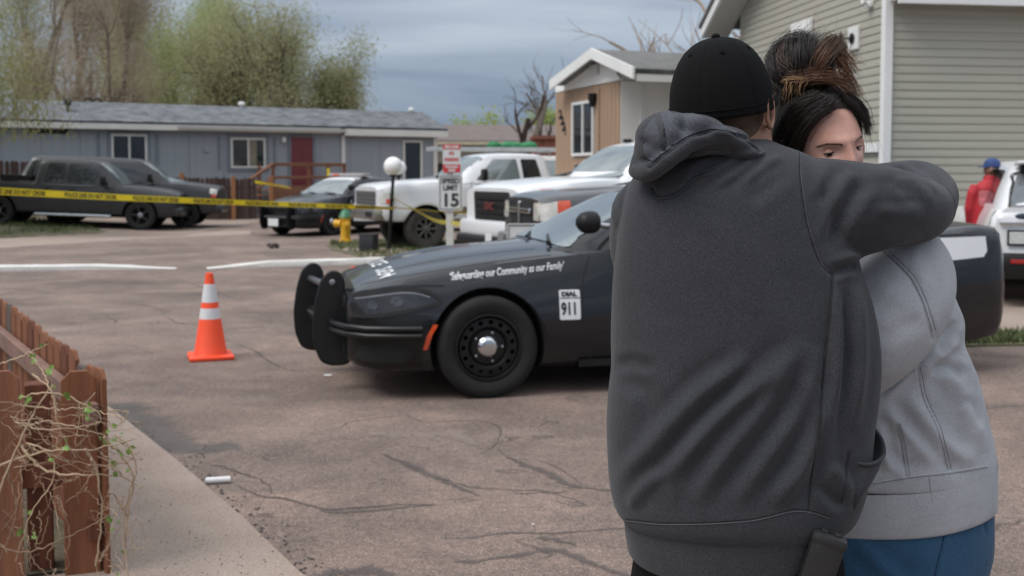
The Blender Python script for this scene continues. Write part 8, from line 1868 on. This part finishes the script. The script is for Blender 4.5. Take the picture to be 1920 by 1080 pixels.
# front run: pickets traced on the plane of the run
def on_run(u, v, d):
    r = ray(u, v); nn = Vector((-d.y, d.x)); t = CF.dot(nn)/Vector((r.x, r.y)).dot(nn); p = Vector((0, 0, CAM_Z))+r*t; return (Vector((p.x, p.y))-CF).dot(d), p.z
for (u0, u1, v, k) in ((112, 182, 697, 0), (-30, 37, 697, 2), (-170, -100, 700, 1)):
    a, z = on_run(u0, v, FD); b, _ = on_run(u1, v, FD); picket(FD*((a+b)/2), fa, z, abs(a-b)*0.97, M_PK[k])
for k in range(4, 9): picket(FD*(0.215+0.2125*k*0.74), fa, on_run(150, 697, FD)[1]+random.uniform(-.01, .01), 0.13, M_PK[k % 3])
hz_ = on_run(150, 697, FD)[1]
nrmF = Vector((-FD.y, FD.x)); nrmF = nrmF if nrmF.y > 0 else -nrmF
for v in (895, 1180):
    _, z = on_run(75, v, FD); mb = MB(); mb.bbox((0, 0, 0), (1.6, 0.04, 0.09), 0.004); o = mb.build('rail', M_PK[1], nf); o.location = (FD.x*0.80+nrmF.x*0.035, FD.y*0.80+nrmF.y*0.035, z); o.rotation_euler = (0, 0, fa)
# corner post and corner pickets
mb = MB(); mb.bbox((0, 0, hz_*0.47), (0.09, 0.09, hz_*0.94), 0.005); o = mb.build('post', M_PK[1], nf); o.location = (FD.x*0.235+nrmF.x*0.10, FD.y*0.235+nrmF.y*0.10, 0); o.rotation_euler = (0, 0, fa)
# side run, back along the pavement
nrmS = Vector((-SD.y, SD.x)); nrmS = nrmS if nrmS.x < 0 else -nrmS
rf = np.random.default_rng(12); x = 0.02; i = 0
while x < 4.6:
    w = 0.135; h = hz_+0.005+0.02*x+rf.normal(0, 0.012)
    if i == 2: h -= 0.05
    picket(SD*x+nrmS*0.0, sa, h, w, M_PKG if rf.uniform() < 0.18 else M_PK[rf.integers(0, 3)], 0.018, lean=rf.normal(0, 0.008)); x += 0.152+rf.normal(0, 0.004); i += 1
for zz, kk in ((hz_-0.115, 2), (0.25, 1)):
    mb = MB(); mb.bbox((0, 0, 0), (4.7, 0.042, 0.088), 0.005); o = mb.build('rail', mat('rail_weathered', (0.19, 0.11, 0.085), 0.8, 0.25, 3, bump=0.3, bs=30) if kk == 2 else M_PK[1], nf); c = SD*2.3+nrmS*0.045; o.location = (c.x, c.y, zz); o.rotation_euler = (0, -math.atan(0.02), sa)
mb = MB(); mb.bbox((0, 0, hz_*0.5), (0.09, 0.09, hz_), 0.005); o = mb.build('post', M_PK[1], nf); c = SD*2.4+nrmS*0.12; o.location = (c.x, c.y, 0)
# vine
M_VINE = mat('vine_tan', (0.40, 0.29, 0.19), 0.85, 0.3, 9, bump=0.2, bs=60); M_VINE2 = mat('vine_brown', (0.22, 0.14, 0.09), 0.85, 0.3, 9, bump=0.2, bs=60)
M_VLEAF = mat('vine_leaf', (0.10, 0.20, 0.028), 0.55, 0.35, 12, col2=(0.20, 0.29, 0.06))
vine = empty('dry_vine', (CF.x, CF.y, 0)); tag(vine, 'tangled dry vine with small green leaves on the picket fence corner', 'vine')
rv = np.random.default_rng(33); DV = CF.y
def stem(ctrl, r, m=None, jit=0.006, n=26):
    pts = smoothline([tuple(P(u, v, D)-Vector((CF.x, CF.y, 0))) for u, v, D in ctrl], n); pts += 0.6*np.convolve(rv.normal(0, jit, n*3), np.ones(3)/3, 'same').reshape(n, 3)
    rr = r*(1-0.55*np.linspace(0, 1, n)); mb = MB(); mb.tube(pts, list(rr), 6)
    for k in rv.integers(2, n-2, 3): mb.sphere(pts[k], r*1.35*(1-0.5*k/n), 6, 4)
    o = mb.build('stem', m or (M_VINE if rv.uniform() < 0.72 else M_VINE2), vine, smooth=60); o['kind'] = 'stuff'; return pts
F0 = 3.86
main = [
    [(-20, 975, F0), (15, 880, F0), (60, 780, F0), (100, 720, F0+.05)], [(-20, 690, F0), (40, 668, F0), (90, 645, F0+.02)],
    [(-15, 880, F0), (40, 858, F0), (100, 845, F0-.01), (180, 842, F0), (255, 822, F0+.1)], [(40, 835, F0), (80, 880, F0-.01), (140, 890, F0), (230, 892, F0+.1)], [(160, 842, F0-.01), (180, 880, F0), (190, 960, F0+.05), (180, 1060, F0+.05)], [(-20, 1020, F0), (50, 1035, F0-.01), (120, 1010, F0-.01), (180, 980, F0), (205, 965, F0+.05)],
    [(35, 1015, F0+.02), (70, 1060, F0+.03), (110, 1095, F0+.03)], [(50, 800, F0), (90, 790, F0-.01), (150, 800, F0-.01), (190, 790, F0)], [(40, 745, F0), (90, 735, F0-.01), (140, 750, F0-.01), (185, 770, F0), (188, 790, F0), (160, 803, F0-.01)], [(30, 790, F0), (80, 806, F0-.01), (140, 803, F0), (200, 818, F0+.05), (240, 840, F0+.1)],
    [(45, 760, F0), (100, 768, F0-.01), (150, 765, F0-.01), (180, 770, F0)], [(60, 700, F0+.05), (100, 740, F0), (110, 800, F0), (140, 860, F0)], [(195, 820, F0+.05), (225, 850, F0+.1), (250, 900, F0+.1), (240, 960, F0+.1), (232, 1060, F0+.1)], [(215, 815, F0+.1), (245, 840, F0+.1), (255, 880, F0+.1), (240, 930, F0+.1), (232, 1000, F0+.1), (240, 1080, F0+.1)],
    [(205, 920, F0+.05), (235, 960, F0+.1), (238, 985, F0+.1), (255, 1040, F0+.1)], [(55, 660, F0+.25), (75, 690, F0+.2), (95, 730, F0+.1), (105, 780, F0)], [(50, 830, F0), (90, 850, F0), (100, 900, F0), (60, 960, F0), (30, 1050, F0)], [(10, 870, F0), (30, 960, F0), (0, 1050, F0)],
    [(205, 870, F0+.05), (240, 900, F0+.1), (275, 918, F0+.1)], [(190, 850, F0+.05), (230, 870, F0+.1), (262, 845, F0+.1)], [(205, 770, F0+.1), (232, 770, F0+.12), (240, 776, F0+.12), (225, 800, F0+.12)]]
tips = []
for k, g in enumerate(main):
    p = stem(g, 0.0055 if k in (0, 2, 3, 4, 12) else 0.0036); tips += list(p[6::5])
for k in range(46):      # fine tangle
    u = rv.uniform(20, 200); v = rv.uniform(730, 900); g = [(u, v, F0+rv.uniform(-.01, .14))]
    for j in range(3): u += rv.normal(10, 38); v += rv.normal(6, 26); g.append((min(max(u, -10), 262), v, F0+rv.uniform(-.01, .14)))
    p = stem(g, rv.uniform(0.0009, 0.0022), jit=0.008); tips += list(p[10::9])
for k in range(30):
    u = rv.uniform(30, 110) if k % 2 else rv.uniform(195, 250); v = rv.uniform(900, 1070); g = [(u, v, F0+rv.uniform(.0, .14))]
    for j in range(3): u += rv.normal(0, 20); v += rv.normal(20, 30); g.append((u, v, F0+rv.uniform(.0, .14)))
    stem(g, rv.uniform(0.0009, 0.0019), jit=0.008)
LEAF = [(0, 0), (0.30, 0.22), (0.22, 0.50), (0.42, 0.62), (0.10, 0.70), (0, 1.0), (-0.10, 0.70), (-0.42, 0.62), (-0.22, 0.50), (-0.30, 0.22)]
def leaf(p, s, d, nrm_):
    d = Vector(d).normalized(); sd = d.cross(Vector(nrm_)).normalized(); nn = sd.cross(d); V = [Vector(p)+sd*a*s+d*b*s+nn*(0.18*abs(a)*s-0.12*b*b*s) for a, b in LEAF]; V.append(Vector(p)+d*0.45*s)
    return pyobj('leaf', V, [(i, (i+1) % 10, 10) for i in range(10)], M_VLEAF, vine)
spots = [(245, 840, F0+.08), (228, 830, F0+.08), (238, 852, F0+.08), (215, 850, F0+.08), (222, 868, F0+.08), (210, 880, F0+.08), (232, 880, F0+.08), (205, 802, F0+.08), (212, 815, F0+.08), (95, 680, F0+.15), (88, 700, F0+.1), (100, 725, F0+.1), (130, 740, F0-.02), (170, 765, F0-.02), (166, 775, F0-.02), (100, 870, F0-.02), (44, 757, F0-.02), (215, 1005, F0+.08), (232, 1030, F0+.08), (65, 960, F0+.1), (70, 1010, F0+.12), (40, 1000, F0+.1), (178, 830, F0), (130, 830, F0-.02), (215, 980, F0+.08), (225, 1075, F0+.08), (75, 665, F0+.2), (60, 668, F0+.2)]
for (u, v, D) in spots:
    for j in range(rv.integers(1, 4)):
        p = P(u+rv.normal(0, 6), v+rv.normal(0, 7), D)-Vector((CF.x, CF.y, 0)); leaf(p, rv.uniform(0.016, 0.036), (rv.normal(0, 0.7), rv.normal(-0.2, 0.5), rv.normal(0.5, 0.6)), (rv.normal(0, 0.4), -1, rv.normal(0.4, 0.4)))
